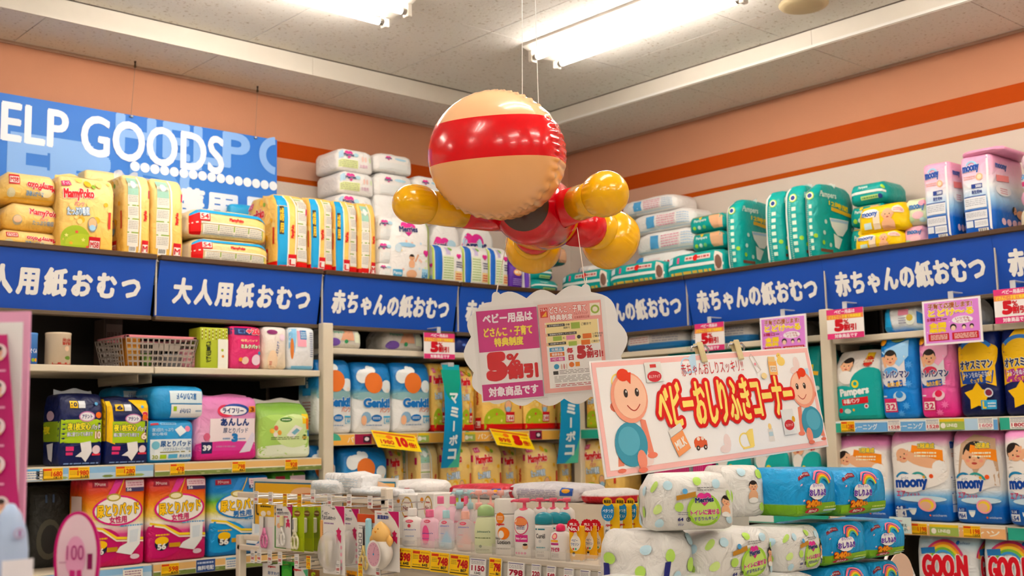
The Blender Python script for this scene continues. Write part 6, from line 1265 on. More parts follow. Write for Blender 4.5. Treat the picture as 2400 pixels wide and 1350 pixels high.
for (x0, x1, y0, y1, f) in ((923, 968, 1284, 1330, ytag('598')), (968, 1012, 1289, 1334, ytag('598')), (1012, 1056, 1295, 1341, ytag('748')), (1057, 1103, 1300, 1348, ytag('748')), (1105, 1142, 1309, 1352, wtag('1150', '1242')), (1150, 1178, 1308, 1356, ytag('798')), (1193, 1232, 1318, 1364, wtag('798', '861')), (1249, 1270, 1322, 1366, wtag('220', '237')), (1285, 1305, 1327, 1370, wtag('548', '591')), (1325, 1347, 1332, 1376, wtag('398', '429')), (1363, 1385, 1336, 1380, wtag('498', '537')), (1405, 1427, 1340, 1384, wtag('680', '734'))):
    P = XL-.016; zb = pX((x0+x1)/2, y1, P).z; c, w_, h_ = onR(x0, x1, y0, zb, P); x = ya-c-w_/2
    A = Art(w_, h_, lambda u, v, off, x=x, zb=zb: (x+u, -.016-off-.008*(1-v/.1), zb+v), .0003, .0012); A.add([(x+a, y_-.008*(1-b/.1), zb+b) for y_ in (-.016, -.013) for a, b in ((0, 0), (w_, 0), (w_, h_), (0, h_))], [(0, 1, 2, 3), (7, 6, 5, 4), (0, 4, 5, 1), (1, 5, 6, 2), (2, 6, 7, 3), (3, 7, 4, 0)], WHITE); f(A); A.build('price_tag', ds)
# ---------------------------------------------------------------- bottles
def bottle(label, x0, x1, yt, back, body, cap, prof, capf, art=None, shape='screw', flat_=.62, cat='bottle', clearb=None, group=None, zb=None, liquid=None):
    """prof: list of (radius fraction, height fraction) of the body; capf = fraction of the height below the cap"""
    zb = ZL if zb is None else zb; xc = (x0+x1)/2; X = XL+.03+back
    c = yat(xc, X, zb); D = (Vector((X, c, zb))-Vector((0, 0, H))).dot(AX[2]); r_ = (x1-x0)/F*D/2/math.sqrt(.5+.5*flat_**2); zt = pX(xc, yt, X).z; h_ = zt-zb
    bm = MB().lathe([(max(.0006, k*r_), z*h_) for k, z in prof], body, 24, sy=flat_).build('lotion_bottle', None, True, (X, c, zb), RL+.42); props(bm, label, cat, group)
    zc, n_ = capf*h_, prof[-1][0]*r_; m = MB(); nk = max(n_, r_*.3)
    if shape == 'screw': m.lathe([(nk*1.02, zc), (nk*1.05, zc+.003), (nk*1.02, h_-.004), (nk*.94, h_), (.0006, h_)], cap, 22, sy=max(flat_, .8) if nk < r_*.6 else flat_)
    if shape == 'dome': R = nk; m.lathe([(R, zc), (R, zc+(h_-zc)*.45)]+[(max(.0006, R*math.cos(a)), zc+(h_-zc)*(.45+.55*math.sin(a))) for a in (.3, .6, .9, 1.2, 1.5)], cap, 22, sy=flat_ if nk > r_*.6 else 1)
    if shape == 'pump':
        hh = h_-zc; m.lathe([(nk, zc), (nk, zc+hh*.3), (nk*.9, zc+hh*.34), (nk*.35, zc+hh*.36), (nk*.3, zc+hh*.72), (nk*.95, zc+hh*.74), (nk*1.0, zc+hh*.9), (nk*.9, h_), (.0006, h_)], cap, 18)
        m.tube([(-nk*.5, -nk*.1, zc+hh*.84), (-nk*2.0, -nk*.25, zc+hh*.86), (-nk*2.5, -nk*.3, zc+hh*.78)], [nk*.32, nk*.26, nk*.18], cap, 8)
    m.build('pump' if shape == 'pump' else 'cap', bm, True)
    if liquid:
        col, lv = liquid; MB().lathe([(k*r_*.9, z*h_+.003) for k, z in prof if z <= lv]+[(.0006, lv*h_)], ink(col, .1), 20, sy=flat_*.9).build('liquid', bm, True)
    if art:
        def fn(a, b, off):
            z = b/h_; k = prof[-1][0]
            for i in range(len(prof)-1):
                (k0, z0), (k1, z1) = prof[i], prof[i+1]
                if z0 <= z <= z1 and z1 > z0: k = k0+(k1-k0)*(z-z0)/(z1-z0); break
            t_ = max(-.97, min(.97, (a-r_)/max(r_, 1e-6))); rr_ = k*r_; x = t_*rr_; return (x, -flat_*rr_*math.sqrt(max(0, 1-t_*t_))-off, b)
        A = Art(2*r_, h_, fn, .0003, .0008); art(A); A.build('printed_label', bm)
    return bm
sq = [(.8, 0), (.98, .03), (1, .1), (1, .55), (.97, .66), (.8, .74), (.45, .78), (.42, .8)]
tall = [(.85, 0), (1, .03), (1, .72), (.92, .78), (.6, .82), (.5, .83)]
soft = [(.85, 0), (1, .04), (1, .45), (.93, .6), (.8, .7), (.72, .74)]
straight = [(.9, 0), (1, .02), (1, .68), (.98, .72)]
gl = 'baby lotions on the display shelf'
wp = lambda h_, r_=.3: solid(h_, r_, .02)
red = lambda A, y=.67: (A.e(.5, y, .2, .04, '#d8325a', 14), A.t('ベスター', .36, y-.02, .64, y+.02, '#fbeef0', .03))
jj = lambda A, y, c='#2f52a8': A.t("Johnson's", .22, y, .8, y+.05, c, .02)
bottle('white lotion bottle at the left end with a white cap', 945, 990, 1191, .0, wp('#f0ece6'), wp('#f2efea'), sq, .8, lambda A: (red(A), A.e(.5, .55, .08, .05, '#d04a5a', 10), jj(A, .42), A.small(.3, .26, .72, .3, 1, '#8fa0c8'), A.small(.25, .08, .75, .16, 2, '#9aa5bd', .4)), group=gl)
bottle('pink lotion bottle with a hot pink cap, front row', 988, 1028, 1194, .0, wp('#f2c6d6'), wp('#f07ba2'), sq, .8, lambda A: (red(A, .7), A.e(.42, .34, .2, .26, '#f0629a', 18), jj(A, .36), A.small(.22, .24, .6, .27, 1, '#7a5aa0'), A.small(.26, .08, .6, .14, 2, '#7a5aa0', .4)), group=gl)
for x0, x1, yt, lb in ((1018, 1050, 1163, 'pink bottle behind with a pink cap, left of the pumps'), (1048, 1078, 1163, 'pink bottle behind with a pink cap, next to the blue pump'), (1084, 1104, 1163, 'pink bottle behind with a pink cap, between the pumps')):
    bottle(lb, x0, x1, yt, .12, wp('#f2cbd8'), wp('#f07ba2'), sq, .84, None, group=gl)
bottle('clear bottle of blue oil with a pale blue cap', 1030, 1064, 1196, .0, clear('#eef4f6', .35), wp('#b6dfe6'), sq, .8, lambda A: (red(A, .7), jj(A, .58), A.small(.25, .4, .5, .43, 1, '#4a6aa0'), A.small(.2, .08, .5, .14, 2, '#e4f0f6', .4)), liquid=('#8ecae8', .48), group=gl)
bottle('clear bottle of pink oil with a peach cap', 1072, 1112, 1198, .0, clear('#f6ecea', .35), wp('#f6bcae'), sq, .8, lambda A: (red(A, .7), jj(A, .58), A.small(.25, .4, .5, .43, 1, '#b05a6a'), A.small(.2, .1, .5, .16, 2, '#d06a6a', .4)), liquid=('#f2b8ae', .48), group=gl)
for x0, x1, col, lb in ((1064, 1094, '#b4dbe0', 'clear pump bottle with a pale blue pump, left'), (1092, 1116, '#b4dbe0', 'clear pump bottle with a pale blue pump, half hidden'), (1110, 1138, '#f2b6ac', 'clear pump bottle with a peach pump, first'), (1138, 1166, '#f2b6ac', 'clear pump bottle with a peach pump, second'), (1162, 1190, '#f2b6ac', 'clear pump bottle with a peach pump, last')):
    bottle(lb, x0, x1, 1149, .13, clear('#f2eeee', .35), wp(col), [(.9, 0), (1, .04), (1, .5), (.85, .6), (.5, .66)], .66, lambda A: A.t("Johnson's", .2, .4, .8, .46, '#c04a6a', .02), 'pump', liquid=('#f3dcd6' if col[1] == 'f' else '#cfe6ee', .4), group=gl)
bottle('pale green lotion bottle with a green dome cap, front', 1116, 1165, 1182, .0, wp('#dfe6bc'), wp('#a8c88c'), soft, .76, lambda A: (jj(A, .42, '#2f6a5a'), A.small(.1, .3, .8, .34, 1, '#7a8a5a'), A.e(.38, .15, .07, .03, '#4a6a3a', 10), A.small(.15, .05, .75, .1, 2, '#7a8a5a', .4)), 'dome', group=gl)
bottle('pale green lotion bottle with a green dome cap, behind', 1160, 1192, 1180, .1, wp('#dfe6bc'), wp('#a8c88c'), soft, .76, None, 'dome', group=gl)
bottle('white lotion bottle with an orange drop mark', 1165, 1210, 1168, .0, wp('#f2eee8'), wp('#efece6'), straight, .82 if False else .73, lambda A: (A.e(.35, .66, .22, .1, '#f08a2a', 18), A.small(.2, .62, .5, .7, 3, '#fbe6d0', .5), A.t('pigeon', .16, .52, .56, .57, '#d8252c', .05), A.e(.5, .39, .28, .11, '#f08420', 20), A.e(.4, .37, .14, .07, '#f4efe8', 14), A.t('Baby', .08, .27, .36, .32, '#6a6460', .02), A.t('Lotion', .2, .2, .8, .27, '#3a3634', .02), A.small(.1, .1, .8, .14, 1, '#8a8480')), group=gl)
bottle('white pump lotion with an orange and pink label, front', 1210, 1254, 1168, .0, wp('#f3efea'), wp('#f0637f'), tall, .74, lambda A: (A.e(.42, .54, .36, .16, '#e0507a', 20), A.e(.42, .54, .32, .14, '#f8f0ec', 20), A.e(.42, .6, .32, .08, '#f0935a', 18), A.small(.2, .47, .62, .55, 3, '#3a4a80', .5), A.r(.12, .26, .74, .38, '#d83a8a', 3), A.t('Baby Lotion', .16, .29, .7, .34, '#fbeef4', .04), A.c(.62, .18, .05, '#f0c8a0', 12), A.e(.62, .215, .11, .02, '#2a1c16', 10), [A.e(.16+.15*i, .07, .06, .02, '#e05a9a', 8) for i in range(4)]), 'pump', group=gl)
for x0, x1, lb in ((1252, 1284, 'white pump lotion with a pink pump, second'), (1284, 1316, 'white pump lotion with a pink pump, third'), (1316, 1348, 'white pump lotion with a pink pump, last')):
    bottle(lb, x0, x1, 1167, .12, wp('#f3efea'), wp('#f0637f'), tall, .74, lambda A: A.e(.45, .58, .3, .1, '#f0935a', 16), 'pump', group=gl)
for i, (x0, x1, bk_) in enumerate(((1258, 1296, .0), (1286, 1318, .08), (1306, 1338, .1))):
    bottle(('white lotion bottle with a teal dome cap, front', 'white lotion bottle with a teal dome cap, middle', 'white lotion bottle with a teal dome cap, rear')[i], x0, x1, 1200, bk_, wp('#eeebe6'), wp('#1f93a6'), straight, .74, lambda A: (A.r(.1, .62, .66, .65, '#2a8090', 2), A.t('Curél', .14, .44, .66, .54, '#3a3a3c', .02), A.c(.38, .38, .035, '#cfcfcf', 12), A.small(.14, .22, .66, .27, 1, '#7ab0b8'), A.t('ローション', .16, .13, .58, .17, '#4a4a4c', .01), A.small(.2, .05, .6, .1, 2, '#6a6a6c', .4)), 'dome', group=gl)
bottle('white lotion bottle with a bright pink nozzle', 1294, 1338, 1227, .0, wp('#f2efeb'), wp('#f0306a'), [(.88, 0), (1, .03), (1, .62), (.85, .74), (.42, .8)], .8, lambda A: (A.c(.3, .66, .09, '#e85a7a', 16), A.c(.3, .66, .06, '#f4c8a8', 14), A.r(.1, .5, .48, .56, '#f0b03a', 2), A.r(.1, .42, .5, .48, '#c0408a', 2), A.t('アトピタ', .1, .24, .54, .36, '#d8286a', .06), A.small(.14, .08, .5, .2, 3, '#5a4a5a', .4)), 'dome', group=gl)
def tube_pack(label, x0, x1, yt, yb, back, body, art, top=None, group=None):
    """flat-ended cream tube standing on its cap"""
    X = XL+.03+back; xc = (x0+x1)/2; zb = ZL; c = yat(xc, X, zb); D = (Vector((X, c, zb))-Vector((0, 0, H))).dot(AX[2]); w_ = (x1-x0)/F*D; h_ = pX(xc, yt, X).z-zb
    vs = []; n = 16; prof = [(.44, .3, 0), (.46, .32, .02), (.46, .32, .07), (.5, .34, .08), (.5, .28, .5), (.5, .1, .92), (.5, .03, 1)]
    for a, b, z in prof:
        for i in range(n): t_ = 2*PI*i/n; vs.append((a*w_*math.cos(t_), b*w_*math.sin(t_)*.9, z*h_))
    fs = [(j*n+i, j*n+(i+1) % n, j*n+n+(i+1) % n, j*n+n+i) for j in range(len(prof)-1) for i in range(n)]+[tuple(range(n))[::-1], tuple((len(prof)-1)*n+i for i in range(n))]
    o = MB().add(vs, fs, body).build('cream_tube', None, True, (X, c, zb), RL+.42); props(o, label, 'tube', group)
    def fn(a, b, off):
        z = b/h_; t_ = max(-.97, min(.97, (a-w_/2)/(w_/2)))
        for (a0, b0, z0), (a1, b1, z1) in zip(prof, prof[1:]):
            if z <= z1 or z1 == 1: k = (z-z0)/(z1-z0); aa, bb = a0+(a1-a0)*k, b0+(b1-b0)*k; break
        return (t_*aa*w_, -bb*w_*.9*math.sqrt(1-t_*t_)-off, b)
    A = Art(w_, h_, fn, .0003, .001); art(A); A.build('printed_label', o)
    if top:
        cy, ry, col, words = top; A = Art(w_*1.2, h_, lambda a, b, off: (a-w_*.6, -.03-off, b), .0004, .0)
        star(A, .5, cy, ry, col, 14, .9); words(A); A.build('top_tag', o)
    return o
def vas(A): A.e(.45, .52, .34, .22, '#f4eee2', 20); A.p([(.2, .6), (.7, .6), (.45, .9)], '#f4eee2'); A.t('ベビー', .2, .56, .62, .63, '#3a5fa0', .03); A.t('ワセリン', .16, .45, .7, .53, '#3a5fa0', .03); A.c(.34, .36, .03, '#d8453a', 10); A.c(.5, .36, .03, '#4ab08a', 10); A.c(.36, .2, .05, '#f4e6d4', 12); A.e(.36, .24, .1, .03, '#2a2420', 10); A.r(.02, 0, .98, .06, '#f2efe8', 3)
no1 = lambda A: (A.t('売上', .3, 1.02, .7, 1.1, '#fbeeea', .04), A.t('No.1', .22, .88, .8, 1.0, '#fbeeea', .05))
for x0, x1, bk_, lb in ((1335, 1374, .0, 'yellow and white cream tube with a red No.1 tag, front'), (1371, 1402, .05, 'yellow and white cream tube with a red No.1 tag, middle'), (1392, 1418, .09, 'yellow and white cream tube with a red No.1 tag, rear')):
    tube_pack(lb, x0, x1, 1232, 1318, bk_, film([(0, '#f2efe8'), (.06, '#f4b81c'), (1, '#f4be28')], wrinkle=.05), vas, (1.02, .2, '#cf2030', no1), group='small yellow cream tubes')
def vas2(A): A.r(0, 0, .42, .82, '#f2f0ea', 4); A.t('pigeon', .1, .62, .55, .67, '#d8252c', .04); A.t('ピジョン', .08, .5, .6, .58, '#24304a', .05); A.t('ワセリン', .06, .4, .62, .48, '#24304a', .05); A.r(.06, .35, .56, .385, '#24304a', 2); star(A, .6, .22, .05, '#f2efe6'); star(A, .3, .25, .06, '#3aa88a'); A.small(.1, .06, .5, .12, 2, '#6a6448', .4)
blue_t = lambda A: (A.e(.45, .86, .36, .14, '#2f8cc8', 18), A.t('ベタつき', .18, .86, .74, .92, '#f2f6fa', .03), A.t('にくい', .24, .77, .68, .83, '#f2f6fa', .03), A.e(.45, 1.04, .26, .07, '#f2c21f', 16), A.t('無添加', .26, 1.01, .64, 1.07, '#3a3018', .03))
for x0, x1, bk_, lb in ((1420, 1457, .0, 'tall yellow cream tube with a blue drop tag, front'), (1450, 1486, .06, 'tall yellow cream tube with a blue drop tag, middle'), (1476, 1508, .11, 'tall yellow cream tube with a blue drop tag, rear')):
    tube_pack(lb, x0, x1, 1180, 1325, bk_, film([(0, '#f2efe8'), (.04, '#f6c012'), (1, '#f6c41f')], wrinkle=.05), vas2, (.93, .1, '#2f8cc8', blue_t), group='tall yellow cream tubes')
# cartons behind the bottles and bags on the ledge
gb2 = 'white cartons behind the lotions'
for x0, x1, yt, lb in ((918, 974, 1158, 'white carton with a gold No.1 seal, left'), (978, 1018, 1156, 'white carton with a gold No.1 seal, right')):
    X = XL+.19; c, w_, h_ = onR(x0, x1, yt, ZL, X); o = MB().box(-w_/2, 0, 0, w_/2, .1, h_, wp('#f1eee8', .4), .003).build('carton', None, False, (X, c, ZL), RL); props(o, lb, 'carton', gb2)
    A = Art(w_, h_, flat(w_, h_)); A.e(.66, .7, .24, .25, '#c8a04a', 22); A.e(.66, .7, .2, .21, '#f3ece0', 20); A.t('No.1', .5, .64, .82, .74, '#8a2a24', .03); A.small(.54, .78, .78, .84, 1, '#c04a3a'); A.c(.3, .85, .06, '#e8923a', 10); A.p([(.55, .52), (.8, .52), (.74, .38), (.66, .46), (.58, .38)], '#b0302a'); A.build('printed_front', o)
fRW = film([(0, '#efe9ea'), (.62, '#ece6e8'), (.7, '#c02038'), (1, '#d8384a')], wrinkle=.6)
gl2 = 'bags lying on the rear ledge'
def ledge(name, label, x0, x1, yt, body, art=None, X=XL+.37, d=.16, amp=.006, r=.03, group=gl2, style='box'):
    c, w_, h_ = onR(x0, x1, yt, zl2, X); return pack(name, label, 'bag', (X+d/2, c, zl2), RL, w_, d, h_, body, front=art, style=style, r=r, amp=amp, bulge=.012, group=group)
smr = lambda A: (A.small(.2, .2, .75, .75, 5, '#a8a4c0', .35), A.r(.0, .0, .12, .9, '#b81f34', 2), A.r(.8, .4, .95, .95, '#2f5fb8', 2), A.e(.87, .7, .05, .15, '#f0b03a', 10))
ledge('plastic_bag', 'red and white plastic-wrapped bag lying behind the pumps', 1048, 1182, 1139, fRW, smr)
ledge('plastic_bag', 'white plastic-wrapped bag with fine print behind the pink pumps', 1186, 1352, 1136, film([(0, '#eae6e8'), (1, '#dedce2')], wrinkle=.6), smr)
ledge('plastic_bag', 'crumpled clear bag with a red pack behind the cream tubes', 1362, 1440, 1152, film([(0, '#c81f2c'), (.5, '#c8202e'), (.6, '#e6e2e0'), (1, '#efecea')], wrinkle=.8), None, amp=.014)
ledge('plastic_bag', 'rounded white bag behind the left lotions', 912, 992, 1128, film('#f1eeea', wrinkle=.5), lambda A: A.small(.55, .5, .7, .65, 1, '#d8505a'), r=.06)
# ---------------------------------------------------------------- rack with hooks, left of the lotions
XB, XT = 2.62, 2.46
yl0, yl1 = yat(556, XB, 1.2), yat(903, XB, 1.2)
hr = thing('hook_rack', 'cream hook rack hung with baby care goods', 'rack', (XB, yl0, 0), RL); RW = yl0-yl1
zr1, zr2, zr3 = pX(700, 1166, XB).z, pX(800, 1310, XB).z, pX(600, 1258, XB).z
for z in (zr1, zr2, zr2-.3): MB().box(.0, 0, z-.012, RW, .02, z+.012, CREAM, .003).build('beam', hr)
for x, zt_ in ((.0, zr3), (RW-.02, zr1+.05)): MB().box(x-.012, -.0, 0, x+.024, .036, zt_, CREAM, .004).build('post', hr)
MB().box(0, .02, zr3-.022, .22, .05, zr3, CREAM, .003).build('side_bar', hr)
MB().box(.02, .3, .05, RW-.02, .32, zr1-.02, solid('#d8cdb8', .5, .04)).build('back_board', hr)
def mini(price, yellow):
    def f(A):
        A.r(0, 0, 1, 1, '#f2c81f' if yellow else '#f1efec', 2); A.r(.05, .86, .95, .96, '#b8302a' if yellow else '#e6e2e0', 1); A.small(.15, .55, .85, .78, 2, '#5a5a60', .4); A.t(price, .12, .26, .88, .48, '#c8202c', .03); A.small(.2, .08, .8, .16, 1, '#3a3a44')
    return f
row1 = ((600, 1166, '380', 0), (634, 1168, '648', 0), (668, 1172, '575', 1), (702, 1172, '578', 1), (733, 1163, '398', 0), (772, 1174, '1380', 0), (818, 1173, '1650', 0), (867, 1177, '2380', 0), (915, 1184, '298', 0))
row2 = ((592, 1304, '348', 0), (607, 1304, '468', 0), (632, 1306, '398', 0), (656, 1309, '380', 0), (695, 1314, '378', 0), (723, 1318, '275', 1), (792, 1330, '1680', 0), (845, 1336, '675', 1), (886, 1340, '980', 0))
for px, py, pr, ye in row1+row2:
    w_, h_ = (14/F, 29/F) if (px, py) in [(q[0], q[1]) for q in row1] else (14/F, 30/F)
    p_ = pX(px, py, XT); D = (p_-Vector((0, 0, H))).dot(AX[2]); w_, h_ = w_*D*1.25, h_*D; x = yl0-p_.y; z = p_.z; y0 = XT-XB
    MB().tube([(x, 0, z-.5*h_), (x, y0*.75, z-.55*h_), (x, y0+.004, z-.5*h_), (x, y0+.002, z-.42*h_)], .0022, CHROME, 6).tube([(x, 0, z+.1*h_), (x, y0+.004, z+.1*h_)], .0018, CHROME, 6).build('hook', hr)
    A = Art(w_, h_, lambda u, v, off, x=x, z=z, w_=w_, h_=h_: (x-w_/2+u, y0-off, z-h_/2+v), .0003, .0006); A.box(x-w_/2, y0, z-h_/2, x+w_/2, y0+.002, z+h_/2, WHITE); mini(pr, ye)(A); A.build('hook_tag', hr)
# ---------------------------------------------------------------- hanging goods
def hang(name, label, x0, x1, yt, yb, X, art, cat='hanging pack', yaw=0, col='#f1eeea', group=None):
    zb = pX((x0+x1)/2, yb, X).z; c, w_, h_ = onR(x0, x1, yt, zb, X); t = thing(name, label, cat, (X, c, zb), RL+yaw, group)
    A = Art(w_, h_, flat(w_, h_), .0003, .0006); A.box(-w_/2, 0, 0, w_/2, .0022, h_, ink(col, .3)); A.e(.5, .96, .08, .012, '#8a8680', 12); art(A); A.build('card', t); return t, w_, h_
def scissors(t, w_, h_, c1, c2, x=0, blade='#b9babd', top=.72):
    for s_ in (-1, 1):
        MB().tube([(x+s_*.012*math.cos(a)+s_*.012, -.012, h_*.2+.024*math.sin(a)) for a in [i*PI/7 for i in range(15)]], .0045, wp(c1), 8).build('finger_ring', t, True)
        MB().tube([(x+s_*.012, -.012, h_*.2+.024), (x+s_*.004, -.012, h_*.42), (x, -.012, h_*.48)], .0048, wp(c1), 8).build('handle', t, True)
        MB().tube([(x, -.011, h_*.46), (x-s_*.004, -.011, h_*top)], [.0045, .0015], solid(blade, .2, .02, metal=1), 6).build('blade', t)
    if c2: MB().box(x-.009, -.018, h_*.5, x+.009, -.005, h_*(top+.02), wp(c2), .003).build('blade_cover', t)
def ribbon(A, x=.74): A.p([(.55, 1), (1, 1), (1, .72), (.86, .84)], '#c8206e'); star(A, x, .62, .075, '#d0306a', 5, .6); A.p([(x-.12, .58), (x+.12, .58), (x+.1, .46), (x, .51), (x-.1, .46)], '#d0306a')
t, w_, h_ = hang('nail_scissors', 'pink nail scissors on a yellow card at the left of the rack', 607, 643, 1180, 1290, XT+.03, lambda A: (A.r(0, .72, 1, 1, '#f2c21f', 2), A.e(.3, .78, .18, .06, '#f4ece0', 12), A.e(.66, .8, .14, .05, '#f4dcc0', 12), A.small(.1, .9, .8, .97, 1, '#4a3a1a'), A.r(.1, .05, .9, .5, '#f2e4e8', 3)), 'scissors'); scissors(t, w_, h_, '#e88ab8', None)
t, w_, h_ = hang('nail_scissors', 'white and yellow baby nail scissors on a white card', 646, 686, 1182, 1284, XT+.03, lambda A: (ribbon(A), A.t('新生児', .08, .84, .4, .9, '#2a3a5a', .03), A.t('つめきりハサミ', .06, .76, .78, .83, '#2a3a5a', .03), A.r(.08, .7, .75, .73, '#d8607a', 2), A.e(.2, .5, .12, .06, SKIN, 12)), 'scissors'); scissors(t, w_, h_, '#f1efe9', '#f0e6b0')
for x0, x1, X, lb in ((682, 712, XT+.03, 'cream hair clippers on a lime card, front'), (706, 734, XT+.09, 'cream tweezers on a lime card behind the clippers'), (730, 756, XT+.14, 'cream trimmer on a lime card, hindmost')):
    t, w_, h_ = hang('trimmer_pack', lb, x0, x1, 1188, 1292, X, lambda A: (A.e(.5, .85, .25, .07, '#8a5a2a', 14), A.small(.3, .83, .7, .88, 1, '#e6d8a0'), A.r(.05, .04, .95, .3, '#b8c828', 2)), 'trimmer', col='#a9bf1a', group='lime carded trimmers')
    if X < XT+.05: scissors(t, w_, h_, '#f0eacc', None, 0, '#e9e6d8')
    MB().box(-.009, -.02, h_*.42, .009, -.003, h_*.76, wp('#efe9d6'), .004).build('handle', t); MB().box(-.005, -.022, h_*.5, .005, -.02, h_*.72, solid('#9a9a9c', .3)).build('blade', t)
t, w_, h_ = hang('comb_set', 'orange comb set on a white card behind the brush set', 752, 792, 1186, 1290, XT+.1, lambda A: (ribbon(A), A.t('ヘアー', .06, .82, .5, .9, '#2a3a5a', .03), A.t('セット', .06, .72, .5, .8, '#2a3a5a', .03)), 'comb')
m = MB(); m.box(-w_*.42, -.012, h_*.2, -w_*.3, -.004, h_*.68, wp('#f0b878'), .002)
for i in range(12): m.box(-w_*.3, -.01, h_*(.22+.036*i), w_*.05, -.006, h_*(.22+.036*i)+.003, wp('#f0b878'))
m.build('comb', t)
def brushset(label, x0, x1, yt, yb, X):
    t, w_, h_ = hang('brush_set', label, x0, x1, yt, yb, X, lambda A: (ribbon(A), A.t('ベビー', .06, .86, .3, .91, '#2a3a5a', .03), A.t('おていれセット', .04, .79, .6, .85, '#2a3a5a', .03), A.small(.06, .72, .5, .76, 1, '#a080b0'), [A.c(.85, .1+.1*i, .03, '#f2b8c8', 10) for i in range(4)]), 'grooming set', group='carded brush sets')
    vs = []; n = 20; prof = [(1, 0), (.97, .35), (.8, .75), (.45, .97), (.02, 1)]
    for k, d_ in prof:
        for i in range(n): a = 2*PI*i/n; vs.append((w_*.36*k*math.cos(a)-w_*.06, -.05*d_-.002, h_*.34+h_*.3*k*math.sin(a)))
    fs = [(j*n+i, j*n+(i+1) % n, j*n+n+(i+1) % n, j*n+n+i) for j in range(4) for i in range(n)]
    MB().add(vs, fs, clear('#eeeae8', .38, .06)).build('blister', t, True)
    MB().tube([(-.01, -.02, h_*.12), (-.012, -.022, h_*.34), (-.01, -.02, h_*.56)], [.006, .008, .012], wp('#efe2b8'), 10).build('brush', t, True)
    MB().tube([(.008, -.02, h_*.14), (.01, -.022, h_*.5)], [.006, .009], wp('#f4efe6'), 10).build('comb', t, True)
brushset('clear-domed baby brush set on a white and magenta card, front', 757, 808, 1186, 1346, XT+.01); brushset('clear-domed baby brush set set back behind the front one', 802, 842, 1192, 1330, XT+.12)
t, w_, h_ = hang('feeding_scissors', 'yellow-handled food scissors with a light blue cover', 838, 882, 1205, 1346, XT+.03, lambda A: (A.r(0, .86, 1, 1, '#d8562a', 2), A.small(.08, .74, .55, .82, 2, '#b0a8a4', .4), [A.r(.06, .2+.1*i, .24, .28+.1*i, '#6a6468', 1) for i in range(5)], [A.r(.09, .215+.1*i, .21, .265+.1*i, '#efece8', 1) for i in range(5)]), 'scissors')
scissors(t, w_, h_, '#f2d890', None, -.004, '#6a6a6e', .8); MB().box(w_*.12, -.02, h_*.3, w_*.38, -.004, h_*.94, wp('#a8dbe8'), .006).build('blade_cover', t)
# chick thermometer
t, w_, h_ = hang('bath_thermometer', 'chick-shaped room thermometer with a pink dial on a white card', 878, 936, 1198, 1338, XT+.005, lambda A: (ribbon(A, .82), A.t('温湿度計', .12, .86, .6, .93, '#3a4a9a', .04), A.small(.1, .94, .3, .97, 1, '#c04a6a')), 'thermometer')
egg = lambda r_, z0, z1, k: [(max(.0006, r_*math.sin(PI*(i/12))**(.8)), z0+(z1-z0)*i/12) for i in range(13)]
MB().lathe(egg(w_*.4, h_*.02, h_*.62, 1), wp('#f2ede6'), 26, (0, -.024, 0), 1, .5).build('egg_shell', t, True)
MB().lathe(egg(w_*.33, h_*.4, h_*.84, 1), wp('#f0c478'), 24, (0, -.024, 0), 1, .52).build('chick', t, True)
for s_ in (-1, 1): MB().lathe(egg(w_*.12, h_*.42, h_*.62, 1), wp('#eebc6c'), 12, (s_*w_*.34, -.024, 0), 1, .5).build('wing', t, True)
A = Art(w_, h_, lambda a, b, off: (a-w_/2, -.024-w_*.2-.003-off, b), .0004, .001); A.e(.5, .3, .29, .235, '#f0ece6', 28); A.e(.5, .3, .25, .2, '#d8a8b8', 28); A.c(.5, .3, .02, '#3f9fc8', 10); A.line([(.5, .3), (.56, .42)], .006, '#4a3a5a'); [A.c(.5+.2*math.sin(a)*1, .3+.16*math.cos(a), .008, '#7a4a6a', 6) for a in [i*PI/6 for i in range(12)]]; A.build('dial', t)
A = Art(w_, h_, lambda a, b, off: (a-w_/2, -.024-w_*.17-off, b)); A.c(.4, .72, .012, '#2a1a12', 8); A.c(.62, .72, .012, '#2a1a12', 8); A.p([(.46, .68), (.56, .68), (.51, .64)], '#e8902a'); A.build('chick_face', t)
# lower row of cards
lw = (('white and red carded teether at the far left of the lower row', 615, 660, 1320, '#eceae6', lambda A: (A.t('pigeon', .3, .86, .7, .93, '#d8252c', .04), A.t('おすわり', .3, .66, .9, .76, '#4a6aa0', .03), A.c(.3, .5, .1, '#e8a0b0'))), ('green frog-shaped carded toy in the lower row', 655, 690, 1316, '#3aa838', lambda A: (A.c(.7, .9, .07, '#2a8a2a'), A.e(.5, .6, .3, .2, '#58c048', 16))),
    ('white carded pacifier in the middle of the lower row', 684, 722, 1328, '#efece8', lambda A: (A.t('pigeon', .1, .84, .6, .92, '#d8252c', .05), A.p([(.7, .9), (1, .95), (1, .6)], '#5ab88a'))), ('brown and green carded snack holder in the lower row', 722, 748, 1335, '#8a5a2a', lambda A: A.t('S', .3, .6, .7, .9, '#a9c92c', .04)), ('orange carded pack right of the brush set in the lower row', 812, 836, 1338, '#e8a02a', lambda A: A.small(.1, .3, .9, .9, 4, '#6a3a1a')))
for lb, x0, x1, yt, col, art in lw: hang('carded_item', lb, x0, x1, yt, 1400, XT+.05, art, 'carded item', col=col, group='cards in the lower hook row')
